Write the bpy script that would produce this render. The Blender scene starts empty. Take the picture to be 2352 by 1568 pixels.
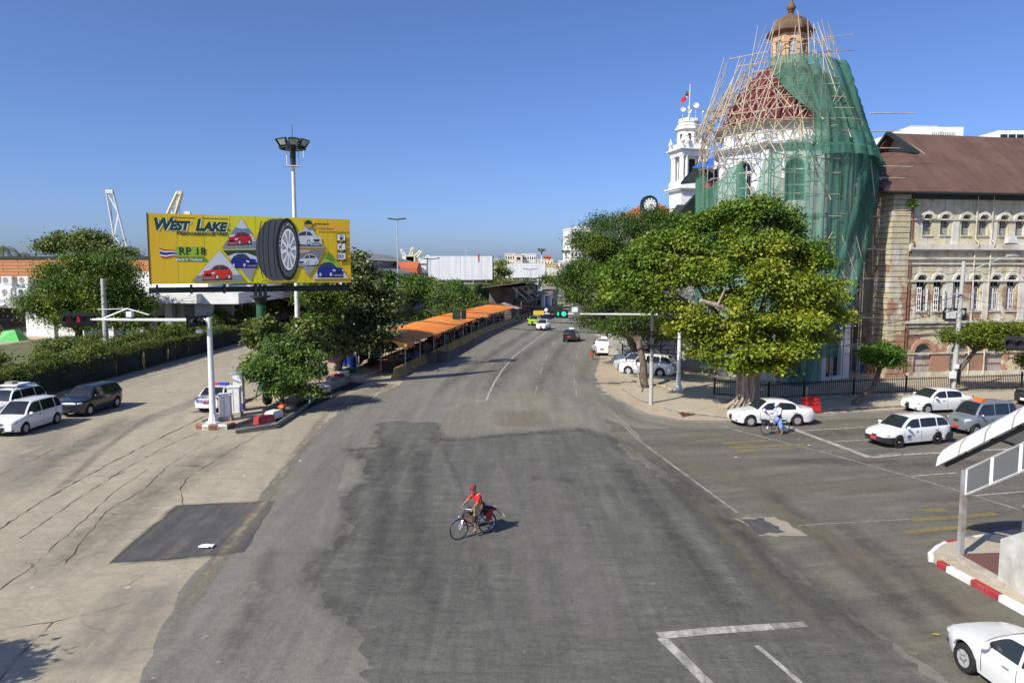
import bpy, bmesh, math, random
import numpy as np
from mathutils import Vector, Matrix
R = math.radians
rnd = random.Random(7)
sc = bpy.context.scene
COL = sc.collection
# ---------------------------------------------------------------- camera, sky, sun, exposure
CAM_H, PITCH, FPX, CX, CY = 9.0, R(5.6), 1700.0, 1176.0, 784.0
cam_d = bpy.data.cameras.new('camera'); cam = bpy.data.objects.new('camera', cam_d); COL.objects.link(cam)
cam.location = (0, 0, CAM_H); cam.rotation_euler = (R(90) - PITCH, 0, 0)
cam_d.sensor_width = 36; cam_d.lens = 36 * FPX / 2352; cam_d.clip_end = 6000
sc.camera = cam
SUN_AZ, SUN_EL = R(42), R(41)          # shadows run towards (cos, sin) of SUN_AZ
world = bpy.data.worlds.new('World'); sc.world = world; world.use_nodes = True
nt = world.node_tree
sky = nt.nodes.new('ShaderNodeTexSky'); sky.sky_type = 'NISHITA'; sky.sun_disc = False
sky.sun_elevation = SUN_EL; sky.sun_rotation = R(180) + (R(90) - SUN_AZ)
sky.air_density = .75; sky.dust_density = 1.3; sky.ozone_density = 7.5; sky.altitude = 0
tint = nt.nodes.new('ShaderNodeMix'); tint.data_type = 'RGBA'; tint.blend_type = 'MULTIPLY'; tint.inputs[0].default_value = 1; tint.inputs[7].default_value = (.93, .92, 1.06, 1)
nt.links.new(sky.outputs[0], tint.inputs[6]); nt.links.new(tint.outputs[2], nt.nodes['Background'].inputs[0]); nt.nodes['Background'].inputs[1].default_value = 0.13
sun_d = bpy.data.lights.new('sun', 'SUN'); sun_d.energy = 5.0; sun_d.angle = R(0.53); sun_d.color = (1, 0.96, 0.82)
sun = bpy.data.objects.new('sun', sun_d); COL.objects.link(sun)
sdir = Vector((math.cos(SUN_AZ) * math.cos(SUN_EL), math.sin(SUN_AZ) * math.cos(SUN_EL), -math.sin(SUN_EL)))
sun.rotation_euler = sdir.to_track_quat('-Z', 'Y').to_euler(); sun.location = (-40, -40, 60)
sc.view_settings.view_transform = 'Standard'; sc.view_settings.look = 'None'
sc.view_settings.exposure = 0.22; sc.view_settings.gamma = 1.0
sc.cycles.use_denoising = True; sc.cycles.max_bounces = 6; sc.cycles.transparent_max_bounces = 24

# ---------------------------------------------------------------- measuring helpers
def ray(x, y):
    a, b = (x - CX) / FPX, -(y - CY) / FPX
    return Vector((a, math.cos(PITCH) + b * math.sin(PITCH), -math.sin(PITCH) + b * math.cos(PITCH)))
def G(x, y, z=0.0):
    r = ray(x, y); t = (z - CAM_H) / r.z
    return Vector((r.x * t, r.y * t, z))
def P(x, y, Y):
    r = ray(x, y); t = Y / r.y
    return Vector((r.x * t, Y, CAM_H + r.z * t))

# ---------------------------------------------------------------- mesh helpers
class MB:
    def __init__(s): s.v = []; s.f = []; s.uv = None
    def add(s, vs, fs):
        n = len(s.v); s.v += [tuple(p) for p in vs]; s.f += [tuple(i + n for i in f) for f in fs]; return s
    def box(s, c, d, rz=0.0, rx=0.0, ry=0.0):
        hx, hy, hz = d[0] / 2, d[1] / 2, d[2] / 2
        m = Matrix.Translation(c) @ Matrix.Rotation(rz, 4, 'Z') @ Matrix.Rotation(ry, 4, 'Y') @ Matrix.Rotation(rx, 4, 'X')
        vs = [m @ Vector((x, y, z)) for x in (-hx, hx) for y in (-hy, hy) for z in (-hz, hz)]
        return s.add(vs, [(0, 1, 3, 2), (4, 6, 7, 5), (0, 4, 5, 1), (2, 3, 7, 6), (0, 2, 6, 4), (1, 5, 7, 3)])
    def b2(s, x0, x1, y0, y1, z0, z1):
        return s.box(((x0 + x1) / 2, (y0 + y1) / 2, (z0 + z1) / 2), (abs(x1 - x0), abs(y1 - y0), abs(z1 - z0)))
    def prism(s, poly, z0, z1):
        n = len(poly)
        vs = [(p[0], p[1], z0) for p in poly] + [(p[0], p[1], z1) for p in poly]
        return s.add(vs, [tuple(range(n))[::-1], tuple(range(n, 2 * n))] + [(i, (i + 1) % n, n + (i + 1) % n, n + i) for i in range(n)])
    def slab(s, poly, axis_pts):
        """polygon of (u, w) in plane x-z, from y=axis_pts[0] to axis_pts[1]"""
        n = len(poly); y0, y1 = axis_pts
        vs = [(p[0], y0, p[1]) for p in poly] + [(p[0], y1, p[1]) for p in poly]
        return s.add(vs, [tuple(range(n)), tuple(range(n, 2 * n))[::-1]] + [(i, n + i, n + (i + 1) % n, (i + 1) % n) for i in range(n)])
    def tube(s, pts, r, n=6, cap=True):
        pts = [Vector(p) for p in pts]; k = len(pts)
        rs = r if isinstance(r, (list, tuple)) else [r] * k
        base = len(s.v); prev = None
        for i, p in enumerate(pts):
            t = (pts[min(i + 1, k - 1)] - pts[max(i - 1, 0)])
            t = t.normalized() if t.length > 1e-9 else Vector((0, 0, 1))
            if prev is None:
                a = t.cross(Vector((0, 0, 1)) if abs(t.z) < .9 else Vector((1, 0, 0))).normalized()
            else:
                a = (prev - t * prev.dot(t)).normalized()
            prev = a; b = t.cross(a)
            for j in range(n):
                an = 2 * math.pi * j / n
                s.v.append(tuple(p + (a * math.cos(an) + b * math.sin(an)) * rs[i]))
        for i in range(k - 1):
            for j in range(n):
                s.f.append((base + i * n + j, base + i * n + (j + 1) % n, base + (i + 1) * n + (j + 1) % n, base + (i + 1) * n + j))
        if cap:
            s.f.append(tuple(base + j for j in range(n))[::-1]); s.f.append(tuple(base + (k - 1) * n + j for j in range(n)))
        return s
    def lathe(s, prof, n=12, c=(0, 0, 0), a0=0.0, axis='Z', cap=True):
        base = len(s.v)
        for r, z in prof:
            for j in range(n):
                an = a0 + 2 * math.pi * j / n; u, w = r * math.cos(an), r * math.sin(an)
                if axis == 'Z': s.v.append((c[0] + u, c[1] + w, c[2] + z))
                elif axis == 'Y': s.v.append((c[0] + u, c[1] + z, c[2] + w))
                else: s.v.append((c[0] + z, c[1] + u, c[2] + w))
        k = len(prof)
        for i in range(k - 1):
            for j in range(n):
                s.f.append((base + i * n + j, base + i * n + (j + 1) % n, base + (i + 1) * n + (j + 1) % n, base + (i + 1) * n + j))
        if cap: s.f.append(tuple(base + j for j in range(n))[::-1]); s.f.append(tuple(base + (k - 1) * n + j for j in range(n)))
        return s
    def grid(s, fn, nu, nv):
        """fn(u,v) -> point, u,v in 0..1"""
        base = len(s.v)
        for i in range(nu + 1):
            for j in range(nv + 1): s.v.append(tuple(fn(i / nu, j / nv)))
        for i in range(nu):
            for j in range(nv):
                a = base + i * (nv + 1) + j; s.f.append((a, a + nv + 1, a + nv + 2, a + 1))
        return s
    def ell(s, c, r, n=10, m=6):
        return s.lathe_e(c, r, n, m)
    def lathe_e(s, c, r, n, m):
        base = len(s.v)
        for i in range(m + 1):
            t = math.pi * i / m
            for j in range(n):
                a = 2 * math.pi * j / n
                s.v.append((c[0] + r[0] * math.sin(t) * math.cos(a), c[1] + r[1] * math.sin(t) * math.sin(a), c[2] - r[2] * math.cos(t)))
        for i in range(m):
            for j in range(n):
                s.f.append((base + i * n + j, base + i * n + (j + 1) % n, base + (i + 1) * n + (j + 1) % n, base + (i + 1) * n + j))
        return s
    def mesh(s, name='m', smooth=None):
        me = bpy.data.meshes.new(name); me.from_pydata(s.v, [], s.f); me.update()
        if s.uv is not None:
            uvl = me.uv_layers.new(name='UVMap')
            for l in me.loops: uvl.data[l.index].uv = s.uv[l.vertex_index]
        if smooth is not None:
            me.polygons.foreach_set('use_smooth', [True] * len(me.polygons))
            if smooth < 180: me.set_sharp_from_angle(angle=R(smooth))
        return me

def O(name, mb, mat, parent=None, loc=(0, 0, 0), rz=0.0, smooth=None):
    me = mb.mesh(name, smooth) if isinstance(mb, MB) else mb
    if mat is not None and len(me.materials) == 0: me.materials.append(mat)
    o = bpy.data.objects.new(name, me); COL.objects.link(o)
    o.location = loc; o.rotation_euler = (0, 0, rz)
    if parent is not None: o.parent = parent
    return o
def tag(o, label=None, cat=None, group=None, kind=None):
    if label: o['label'] = label
    if cat: o['category'] = cat
    if group: o['group'] = group
    if kind: o['kind'] = kind
    return o
def T(name, label, cat, loc=(0, 0, 0), rz=0.0, group=None):
    o = bpy.data.objects.new(name, None); COL.objects.link(o); o.empty_display_size = .3
    o.location = loc; o.rotation_euler = (0, 0, rz)
    return tag(o, label, cat, group)
def S(name, mb, mat, smooth=None, parent=None):
    o = O(name, mb, mat, parent, smooth=smooth)
    if parent is None: o['kind'] = 'structure'
    return o
def nth(k): return f"{k}{'th' if 10 <= k % 100 <= 20 else {1: 'st', 2: 'nd', 3: 'rd'}.get(k % 10, 'th')}"

# ---------------------------------------------------------------- material helpers
def srgb(r, g, b):
    f = lambda c: (c / 255 / 12.92) if c / 255 <= .04045 else ((c / 255 + .055) / 1.055) ** 2.4
    return (f(r), f(g), f(b), 1)
def c4(c): return (c[0], c[1], c[2], 1)
class NT:
    def __init__(s, name):
        s.m = bpy.data.materials.new(name); s.m.use_nodes = True; s.t = s.m.node_tree
        s.b = s.t.nodes['Principled BSDF']; s.out = s.t.nodes['Material Output']
    def n(s, typ, **kw):
        nd = s.t.nodes.new(typ)
        for k, v in kw.items():
            if k.startswith('i_'):
                key = k[2:]; nd.inputs[int(key) if key.isdigit() else key].default_value = v
            else: setattr(nd, k, v)
        return nd
    def l(s, a, b): s.t.links.new(a, b)
    def coord(s, scale=(1, 1, 1), kind='Object', rot=(0, 0, 0)):
        tc = s.n('ShaderNodeTexCoord'); mp = s.n('ShaderNodeMapping'); mp.inputs['Scale'].default_value = scale
        if any(rot): mp.vector_type = 'TEXTURE'; mp.inputs['Scale'].default_value = tuple(1 / q for q in scale)
        mp.inputs['Rotation'].default_value = rot
        s.l(tc.outputs[kind], mp.inputs['Vector']); return mp.outputs[0]
    def noise(s, vec, scale, detail=4, rough=.6, lo=.35, hi=.65):
        nz = s.n('ShaderNodeTexNoise'); nz.inputs['Scale'].default_value = scale
        nz.inputs['Detail'].default_value = detail; nz.inputs['Roughness'].default_value = rough
        s.l(vec, nz.inputs['Vector'])
        mr = s.n('ShaderNodeMapRange'); mr.inputs['From Min'].default_value = lo; mr.inputs['From Max'].default_value = hi
        s.l(nz.outputs['Fac'], mr.inputs['Value']); return mr.outputs[0]
    def mix(s, fac, a, b, mode='MIX'):
        mx = s.n('ShaderNodeMix', data_type='RGBA', blend_type=mode)
        for k, v in ((6, a), (7, b)):
            if isinstance(v, tuple): mx.inputs[k].default_value = v
            else: s.l(v, mx.inputs[k])
        if isinstance(fac, float) or isinstance(fac, int): mx.inputs[0].default_value = fac
        else: s.l(fac, mx.inputs[0])
        return mx.outputs[2]
    def math(s, op, a, b=None):
        m = s.n('ShaderNodeMath', operation=op)
        for k, v in ((0, a), (1, b)):
            if v is None: continue
            if isinstance(v, (int, float)): m.inputs[k].default_value = v
            else: s.l(v, m.inputs[k])
        return m.outputs[0]
    def col(s, c):
        if isinstance(c, tuple): s.b.inputs['Base Color'].default_value = c
        else: s.l(c, s.b.inputs['Base Color'])
    def bump(s, h, strength=.3, dist=.02):
        bp = s.n('ShaderNodeBump'); bp.inputs['Strength'].default_value = strength; bp.inputs['Distance'].default_value = dist
        s.l(h, bp.inputs['Height']); s.l(bp.outputs[0], s.b.inputs['Normal'])
    def set(s, rough=.7, metal=0.0, spec=.4, coat=0.0):
        s.b.inputs['Roughness'].default_value = rough; s.b.inputs['Metallic'].default_value = metal
        s.b.inputs['Specular IOR Level'].default_value = spec; s.b.inputs['Coat Weight'].default_value = coat
        if coat: s.b.inputs['Coat Roughness'].default_value = .05
        return s
def plain(name, c, rough=.6, var=.25, scale=2.0, metal=0.0, spec=.4, coat=0.0, bump=0.0, dirt=None, streak=False):
    """base colour with soft wear: two noises darken and lighten it; optional dirt colour in patches"""
    m = NT(name); m.set(rough, metal, spec, coat); c = c4(c)
    v = m.coord((1, 1, .18) if streak else (1, 1, 1))
    dk = c4([x * (1 - var) for x in c[:3]]); lt = c4([min(1, x * (1 + var * .6)) for x in c[:3]])
    f1 = m.noise(v, scale, 5, .65)
    k = m.mix(f1, dk, lt)
    if dirt is not None:
        f2 = m.noise(v, scale * .45, 6, .7, .5, .72); k = m.mix(f2, k, c4(dirt))
    m.col(k)
    if bump: m.bump(f1, bump, .02)
    return m.m
def emit(name, c, strength):
    m = NT(name); m.col(c4(c)); m.b.inputs['Emission Color'].default_value = c4(c); m.b.inputs['Emission Strength'].default_value = strength
    return m.m
def leafmat(name, cols, trans=.3, rough=.55, scale=.35):
    """cols: dark, mid, light; varied leaf by leaf and clump by clump"""
    m = NT(name); m.set(rough, 0, .35)
    geo = m.n('ShaderNodeNewGeometry'); v = m.coord()
    cr = m.n('ShaderNodeValToRGB'); e = cr.color_ramp.elements
    e[0].position = .1; e[0].color = c4(cols[0]); e[1].position = .95; e[1].color = c4(cols[2])
    x = e.new(.5); x.color = c4(cols[1])
    nz = m.noise(v, scale, 3, .5, .3, .7)
    f = m.math('ADD', m.math('MULTIPLY', geo.outputs['Random Per Island'], .38), m.math('MULTIPLY', nz, .62))
    m.l(f, cr.inputs[0]); m.l(cr.outputs[0], m.b.inputs['Base Color'])
    tr = m.n('ShaderNodeBsdfTranslucent'); m.l(cr.outputs[0], tr.inputs[0])
    mx = m.n('ShaderNodeMixShader'); mx.inputs[0].default_value = trans * .7
    m.l(m.b.outputs[0], mx.inputs[1]); m.l(tr.outputs[0], mx.inputs[2]); m.l(mx.outputs[0], m.out.inputs[0])
    return m.m

# ---------------------------------------------------------------- lettering
def text_mesh(body, size, shear=0.0, offset=0.0, space=1.0, align='LEFT', sx=1.0):
    cu = bpy.data.curves.new('txt', 'FONT'); cu.body = body; cu.size = size; cu.shear = shear; cu.offset = offset
    cu.space_character = space; cu.align_x = align; cu.extrude = 0.004
    ob = bpy.data.objects.new('txt', cu); COL.objects.link(ob)
    dg = bpy.context.evaluated_depsgraph_get(); dg.update()
    me = bpy.data.meshes.new_from_object(ob.evaluated_get(dg))
    bpy.data.objects.remove(ob); me.materials.clear()
    me.transform(Matrix(((sx, 0, 0, 0), (0, 0, -1, 0), (0, 1, 0, 0), (0, 0, 0, 1))))   # stands up in x-z, faces -y
    return me
def text(name, body, size, mat, parent, loc, rz=0.0, **kw):
    return O(name, text_mesh(body, size, **kw), mat, parent, loc, rz)
# ---------------------------------------------------------------- shared materials
M = {}
M['steel'] = plain('galvanised_steel', (.55, .56, .57), .45, .2, 1.5, .6)
M['white_paint'] = plain('white_painted_metal', (.72, .73, .72), .4, .12, 1.2, dirt=(.5, .48, .42))
M['black'] = plain('black_plastic', (.02, .02, .022), .45, .3, 3)
M['black_iron'] = plain('black_iron', (.018, .018, .02), .5, .4, 3)
M['dark_green'] = plain('green_painted_steel', (.03, .10, .05), .42, .25, .8, dirt=(.05, .12, .06))
M['darkmetal'] = plain('dark_green_steel', (.02, .03, .026), .5, .3, 2)
M['concrete'] = plain('weathered_concrete', (.42, .38, .32), .85, .25, 1.6, bump=.3, dirt=(.24, .21, .18))
M['pole_conc'] = plain('pole_concrete', (.45, .44, .41), .85, .2, 1.2, dirt=(.3, .28, .25), streak=True)
M['white_wall'] = plain('white_wall_paint', (.78, .78, .76), .8, .08, .5, dirt=(.6, .58, .54), streak=True)
M['grey_wall'] = plain('grey_wall', (.42, .43, .43), .8, .15, .6)
M['glass'] = plain('dark_glass', (.012, .016, .02), .06, .3, .6, spec=.7)
M['rubber'] = plain('tyre_rubber', (.018, .018, .018), .8, .3, 4)
M['wood'] = plain('old_wood', (.16, .11, .07), .8, .4, 3)
M['bark'] = plain('tree_bark', (.15, .115, .085), .9, .45, 4, bump=.6, streak=True)
M['ficus_bark'] = plain('fig_root_bark', (.36, .29, .23), .9, .45, 5, bump=.8, streak=True)
M['bamboo'] = plain('bamboo', (.50, .41, .28), .55, .3, 1.5)
M['bamboo_grey'] = plain('bamboo_weathered', (.36, .31, .25), .6, .3, 1.5)
M['tin'] = plain('grey_tin_sheet', (.16, .15, .14), .6, .35, 1.0, .2, dirt=(.1, .08, .06))
M['rust'] = plain('rusty_steel', (.24, .10, .05), .8, .4, 4)
M['red_plastic'] = plain('red_plastic', (.62, .03, .03), .4, .1, 2)
M['blue_plastic'] = plain('blue_plastic', (.03, .07, .42), .35, .2, 2)
M['orange_plastic'] = plain('orange_plastic', (.75, .14, .03), .5, .1, 2)
M['skin'] = plain('skin', (.33, .17, .10), .6, .1, 6)
M['chrome'] = plain('bright_metal', (.7, .7, .7), .2, .1, 3, .9)
M['litter'] = plain('white_litter', (.75, .75, .75), .7, .1, 5)

def road_mat(name, a, b, c, fine=.5, streak=.5, rough=.85, bumpy=.25, rot=0.0, dust=(.33, .26, .19), dustamt=.35, crack=0.0, ripple=0.0):
    """aggregate speckle, big tonal patches, wear streaks along the driving direction, dusty film, ripples"""
    m = NT(name); m.set(rough, 0, .3)
    v = m.coord(); vs = m.coord((1, .05, 1), rot=(0, 0, rot)); vm = m.coord((1, .25, 1), rot=(0, 0, rot)); vx = m.coord((.45, 1.6, 1), rot=(0, 0, rot))
    big = m.noise(v, .13, 6, .65, .38, .62); k = m.mix(big, c4(a), c4(b))
    st = m.noise(vs, .8, 5, .65, .44, .62); k = m.mix(m.math('MULTIPLY', st, streak), k, c4(c))
    st2 = m.noise(vs, 2.3, 4, .6, .48, .7); k = m.mix(m.math('MULTIPLY', st2, dustamt * .8), k, c4(dust))
    md = m.noise(vm, .9, 7, .72, .47, .72); k = m.mix(m.math('MULTIPLY', md, dustamt), k, c4(dust))
    bl = m.noise(v, 1.3, 8, .78, .42, .66); k = m.mix(m.math('MULTIPLY', bl, .5), k, c4([x * .5 for x in a[:3]]))
    rp = m.noise(vx, 1.5, 6, .65, .46, .62)
    if ripple: k = m.mix(m.math('MULTIPLY', rp, ripple), k, c4([x * .55 for x in a[:3]]))
    sp = m.noise(v, 24, 3, .8, .3, .7); sp2 = m.noise(v, 6, 5, .8, .36, .64)
    s2 = m.math('MULTIPLY', m.math('ADD', sp, sp2), .5)
    k = m.mix(m.math('MULTIPLY', s2, fine), k, c4([min(1, x * 2.1 + .02) for x in b[:3]]))
    ch = m.noise(v, 2.6, 2, .5, .70, .74); k = m.mix(m.math('MULTIPLY', ch, .5), k, c4([min(1, x * 2.0 + .05) for x in b[:3]]))
    if crack:
        vo = m.n('ShaderNodeTexVoronoi', feature='DISTANCE_TO_EDGE'); vo.inputs['Scale'].default_value = .22
        wv = m.n('ShaderNodeVectorMath', operation='ADD'); nzv = m.n('ShaderNodeTexNoise'); nzv.inputs['Scale'].default_value = .8
        m.l(v, nzv.inputs['Vector']); m.l(v, wv.inputs[0]); m.l(nzv.outputs['Color'], wv.inputs[1]); m.l(wv.outputs[0], vo.inputs['Vector'])
        mr = m.n('ShaderNodeMapRange'); mr.inputs['From Min'].default_value = .0; mr.inputs['From Max'].default_value = .012
        mr.inputs['To Min'].default_value = crack; mr.inputs['To Max'].default_value = 0
        m.l(vo.outputs['Distance'], mr.inputs['Value'])
        k = m.mix(m.math('MULTIPLY', mr.outputs[0], m.noise(v, .3, 2, .5, .5, .6)), k, c4([x * .3 for x in a[:3]]))
    m.col(k); m.bump(m.math('ADD', s2, m.math('MULTIPLY', rp, ripple * 3)), bumpy, .03)
    return m.m
M['asphalt_old'] = road_mat('old_grey_asphalt', (.118, .112, .095), (.165, .154, .131), (.075, .071, .061), .45, .7, dust=(.24, .205, .15), dustamt=.5)
M['asphalt_new'] = road_mat('dark_asphalt_overlay', (.072, .07, .061), (.106, .102, .089), (.048, .047, .041), .45, .55, dust=(.2, .19, .165), dustamt=.65, bumpy=.5, ripple=.5)
M['asphalt_blk'] = road_mat('fresh_black_patch', (.045, .045, .048), (.062, .06, .06), (.10, .09, .08), .4, .5, dust=(.20, .17, .13), dustamt=.7)
M['asphalt_side'] = road_mat('brownish_asphalt', (.08, .075, .062), (.118, .108, .087), (.048, .046, .039), .45, .8, dust=(.22, .185, .13), dustamt=.6, rot=R(-76))
M['conc_road'] = road_mat('concrete_pavement', (.285, .245, .18), (.34, .295, .22), (.2, .175, .135), .3, .5, dust=(.39, .33, .245), dustamt=.45, rot=R(12), crack=.5, ripple=.3)
M['sidewalk'] = road_mat('sidewalk_concrete', (.33, .285, .215), (.40, .35, .27), (.23, .2, .16), .35, .25, dust=(.42, .31, .2), dustamt=.4, crack=.6)
M['earth'] = road_mat('dusty_ground', (.30, .24, .18), (.38, .31, .23), (.22, .18, .13), .4, .2, dust=(.35, .23, .13), dustamt=.4)
M['lot'] = road_mat('far_ground', (.20, .19, .17), (.25, .23, .2), (.16, .15, .13), .3, .2)

def film(name, c, amt=.6, scale=1.3, sharp=(.35, .65), edge=.5, rough=.85):
    """thin worn layer on the road: holes by noise, soft towards the strip's sides (uv.x 0..1)"""
    m = NT(name); m.set(rough, 0, .3); v = m.coord(); vs = m.coord((1, .12, 1))
    k = m.mix(m.noise(v, 6, 4, .7), c4([x * .75 for x in c[:3]]), c4(c)); m.col(k)
    tc = m.n('ShaderNodeTexCoord'); sx = m.n('ShaderNodeSeparateXYZ'); m.l(tc.outputs['UV'], sx.inputs[0])
    d = m.math('MULTIPLY', m.math('MINIMUM', sx.outputs[0], m.math('SUBTRACT', 1.0, sx.outputs[0])), 2.0)
    ed = m.n('ShaderNodeMapRange', interpolation_type='SMOOTHSTEP'); ed.inputs['From Max'].default_value = max(edge, .001); m.l(d, ed.inputs['Value'])
    dy = m.math('MULTIPLY', m.math('MINIMUM', sx.outputs[1], m.math('SUBTRACT', 1.0, sx.outputs[1])), 2.0)
    ey = m.n('ShaderNodeMapRange', interpolation_type='SMOOTHSTEP'); ey.inputs['From Max'].default_value = max(edge * .4, .001); m.l(dy, ey.inputs['Value'])
    nz = m.math('MULTIPLY', m.math('ADD', m.noise(v, scale, 6, .7, *sharp), m.noise(vs, scale * 2, 5, .7, *sharp)), .5)
    a = m.math('MULTIPLY', m.math('MULTIPLY', ed.outputs[0], ey.outputs[0]), m.math('MULTIPLY', nz, amt))
    m.l(m.math('MINIMUM', a, 1.0), m.b.inputs['Alpha'])
    return m.m
M['paint_line'] = film('worn_white_road_paint', (.5, .48, .43), 1.05, 2.6, (.3, .6), .02)
M['paint_faint'] = film('faded_white_road_paint', (.48, .45, .39), .8, 2.2, (.35, .6), .05)
M['paint_yellow'] = film('worn_yellow_road_paint', (.40, .30, .10), .6, 2.0, (.3, .55), .02)
M['tyre_mark'] = film('dark_tyre_band', (.045, .044, .04), .42, 1.3, (.3, .7), 1.0)
M['dust_film'] = film('pale_dust_band', (.25, .215, .16), .75, 1.1, (.32, .7), 1.0)
M['dust_grey'] = film('pale_grey_wear', (.27, .25, .23), .65, .9, (.35, .7), .8)
M['crackdark'] = plain('crack_tar_trench_shade', (.035, .03, .026), .95, .3, 3)  # near black: tar in the cracks, painted shade in the trench

# ---------------------------------------------------------------- ground, roads
def sheet(name, poly, z, mat, parent=None):
    mb = MB(); mb.add([(p[0], p[1], z) for p in poly], [tuple(range(len(poly)))])
    return S(name, mb, mat, parent=parent)
def ragged(pts, amp, step, seed, closed=True):
    if amp > .09: pts = ragged0(pts, amp * 1.6, step * 3.4, seed + 100, closed)
    return ragged0(pts, amp, step, seed, closed)
def ragged0(pts, amp, step, seed, closed=True):
    """resample a polyline and roughen it"""
    r = random.Random(seed); out = []; n = len(pts)
    for i in range(n if closed else n - 1):
        a, b = Vector(pts[i]).to_2d(), Vector(pts[(i + 1) % n]).to_2d(); L = (b - a).length; k = max(1, int(L / step))
        nrm = Vector((-(b - a).y, (b - a).x)) / max(L, 1e-6)
        for j in range(k):
            t = j / k; p = a.lerp(b, t)
            if j: p = p + nrm * r.uniform(-amp, amp)
            out.append((p.x, p.y))
    if not closed: out.append(tuple(Vector(pts[-1]).to_2d()))
    return out
def strip(name, pts, width, z, mat, parent=None, step=1.0):
    """flat ribbon with uv: u across, v along"""
    P2 = [Vector(p).to_2d() for p in pts]
    res = [P2[0]]
    for a, b in zip(P2, P2[1:]):
        k = max(1, int((b - a).length / step))
        for j in range(1, k + 1): res.append(a.lerp(b, j / k))
    mb = MB(); mb.uv = []; n = len(res)
    for i, p in enumerate(res):
        t = (res[min(i + 1, n - 1)] - res[max(i - 1, 0)]).normalized(); q = Vector((-t.y, t.x)); w = width(i / (n - 1)) if callable(width) else width
        for u, sgn in ((0, .5), (.5, 0), (1, -.5)):
            mb.v.append((p.x + q.x * w * sgn, p.y + q.y * w * sgn, z)); mb.uv.append((u, i / (n - 1)))
    for i in range(n - 1):
        for j in range(2): mb.f.append((3 * i + j, 3 * i + j + 1, 3 * i + j + 4, 3 * i + j + 3))
    return S(name, mb, mat, parent=parent)
g2 = lambda *pp: [G(*p) for p in pp]

sheet('ground', [(-3000, -200), (3000, -200), (3000, 4000), (-3000, 4000)], -.004, M['lot'])
conc = sheet('concrete_road', ragged([(-34, -20), (6, -20), (6, 60), (-9, 62), (-8, 72), (-4.7, 97), (0, 125), (7, 157), (17, 190), (10, 260), (-22, 260), (-22, 190), (-29, 130), (-33, 97), (-33, 40)], .02, 5, 1), .0, M['conc_road'])
asph = sheet('asphalt_road', ragged([(-6.6, -10), (-7.6, 8), (-8.15, 15.4), (-9.4, 20.5), (-9.6, 24), (-9.9, 28), (-10.5, 35), (-11.0, 42), (-11.0, 48.5), (-9.3, 54), (-8.7, 58), (-9.2, 61), (-8, 72), (-4.7, 97), (0, 125), (7, 157), (17, 190), (62, 300), (82, 300), (38, 190), (24, 150), (15, 115), (11, 90), (9, 75), (7, 62), (6.5, 56),
        (6.9, 51.9), (8, 45.5), (9.9, 43.2), (13.2, 42.9), (18.3, 44.9), (34.4, 48.7), (60, 54.6), (82, 60), (82, -10)], .10, .45, 2), .004, M['asphalt_old'])
dark = sheet('asphalt_overlay', ragged(g2((870, 970), (1000, 968), (1008, 1012), (1200, 996), (1335, 985), (1400, 1005), (1480, 1065), (1600, 1150), (1760, 1280), (1950, 1420), (2160, 1568), (2250, 1640), (840, 1680), (838, 1560), (828, 1480), (800, 1420), (700, 1335), (735, 1268), (770, 1262), (800, 1200), (800, 1130), (850, 1105), (842, 1062), (800, 1032), (868, 1028)), .22, .25, 3), .008, M['asphalt_new'], asph)
side = sheet('side_street_asphalt', ragged(g2((1380, 960), (1480, 985), (1640, 985), (1860, 968), (2351, 938)) + [Vector((60, 53)), Vector((82, 58)), Vector((82, -10)), Vector((13, -10))] + g2((2330, 1660), (2180, 1568), (1965, 1415), (1775, 1275), (1615, 1145), (1495, 1060), (1410, 1000)), .15, .6, 4), .006, M['asphalt_side'], asph)
sheet('black_patch', ragged(g2((250, 1293), (330, 1225), (406, 1161), (520, 1155), (633, 1150), (600, 1205), (560, 1268), (470, 1276), (400, 1284)), .05, .5, 5), .0085, M['asphalt_blk'], conc)
sheet('lighter_slab', ragged(g2((1090, 905), (1290, 900), (1335, 975), (1200, 985), (1020, 1000), (1030, 940)), .25, .5, 6), .007, road_mat('pale_worn_asphalt', (.14, .128, .103), (.18, .165, .132), (.10, .094, .08), .4, .5), asph)
M['join'] = film('feathered_overlay_join', (.108, .103, .091), .7, 1.1, (.36, .66), 1.0); M['join2'] = film('feathered_dust_join', (.27, .23, .17), 1.2, 1.4, (.42, .6), .9)
for i, (pp, w, mt) in enumerate((((( 868, 972), (868, 1028), (800, 1032), (842, 1062), (850, 1105), (800, 1130), (800, 1200), (770, 1262), (735, 1268), (700, 1335), (800, 1420), (828, 1480), (838, 1568)), 1.3, 'join'), (((1000, 970), (1008, 1012), (1200, 996), (1335, 985), (1400, 1005), (1480, 1065)), 1.6, 'join'), (((1480, 1065), (1600, 1150), (1760, 1280), (1950, 1420), (2160, 1568)), 2.2, 'join'), (((760, 935), (730, 975), (680, 1045), (633, 1110), (600, 1160), (500, 1290), (420, 1400), (330, 1560)), .8, 'join2'), (((250, 1293), (330, 1225), (406, 1161), (633, 1150)), .5, 'join'), (((250, 1293), (400, 1284), (560, 1268)), .5, 'join'))):
    strip('road_join', g2(*pp), w, .0100 + i * .0003, M[mt], asph, .4)
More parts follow.
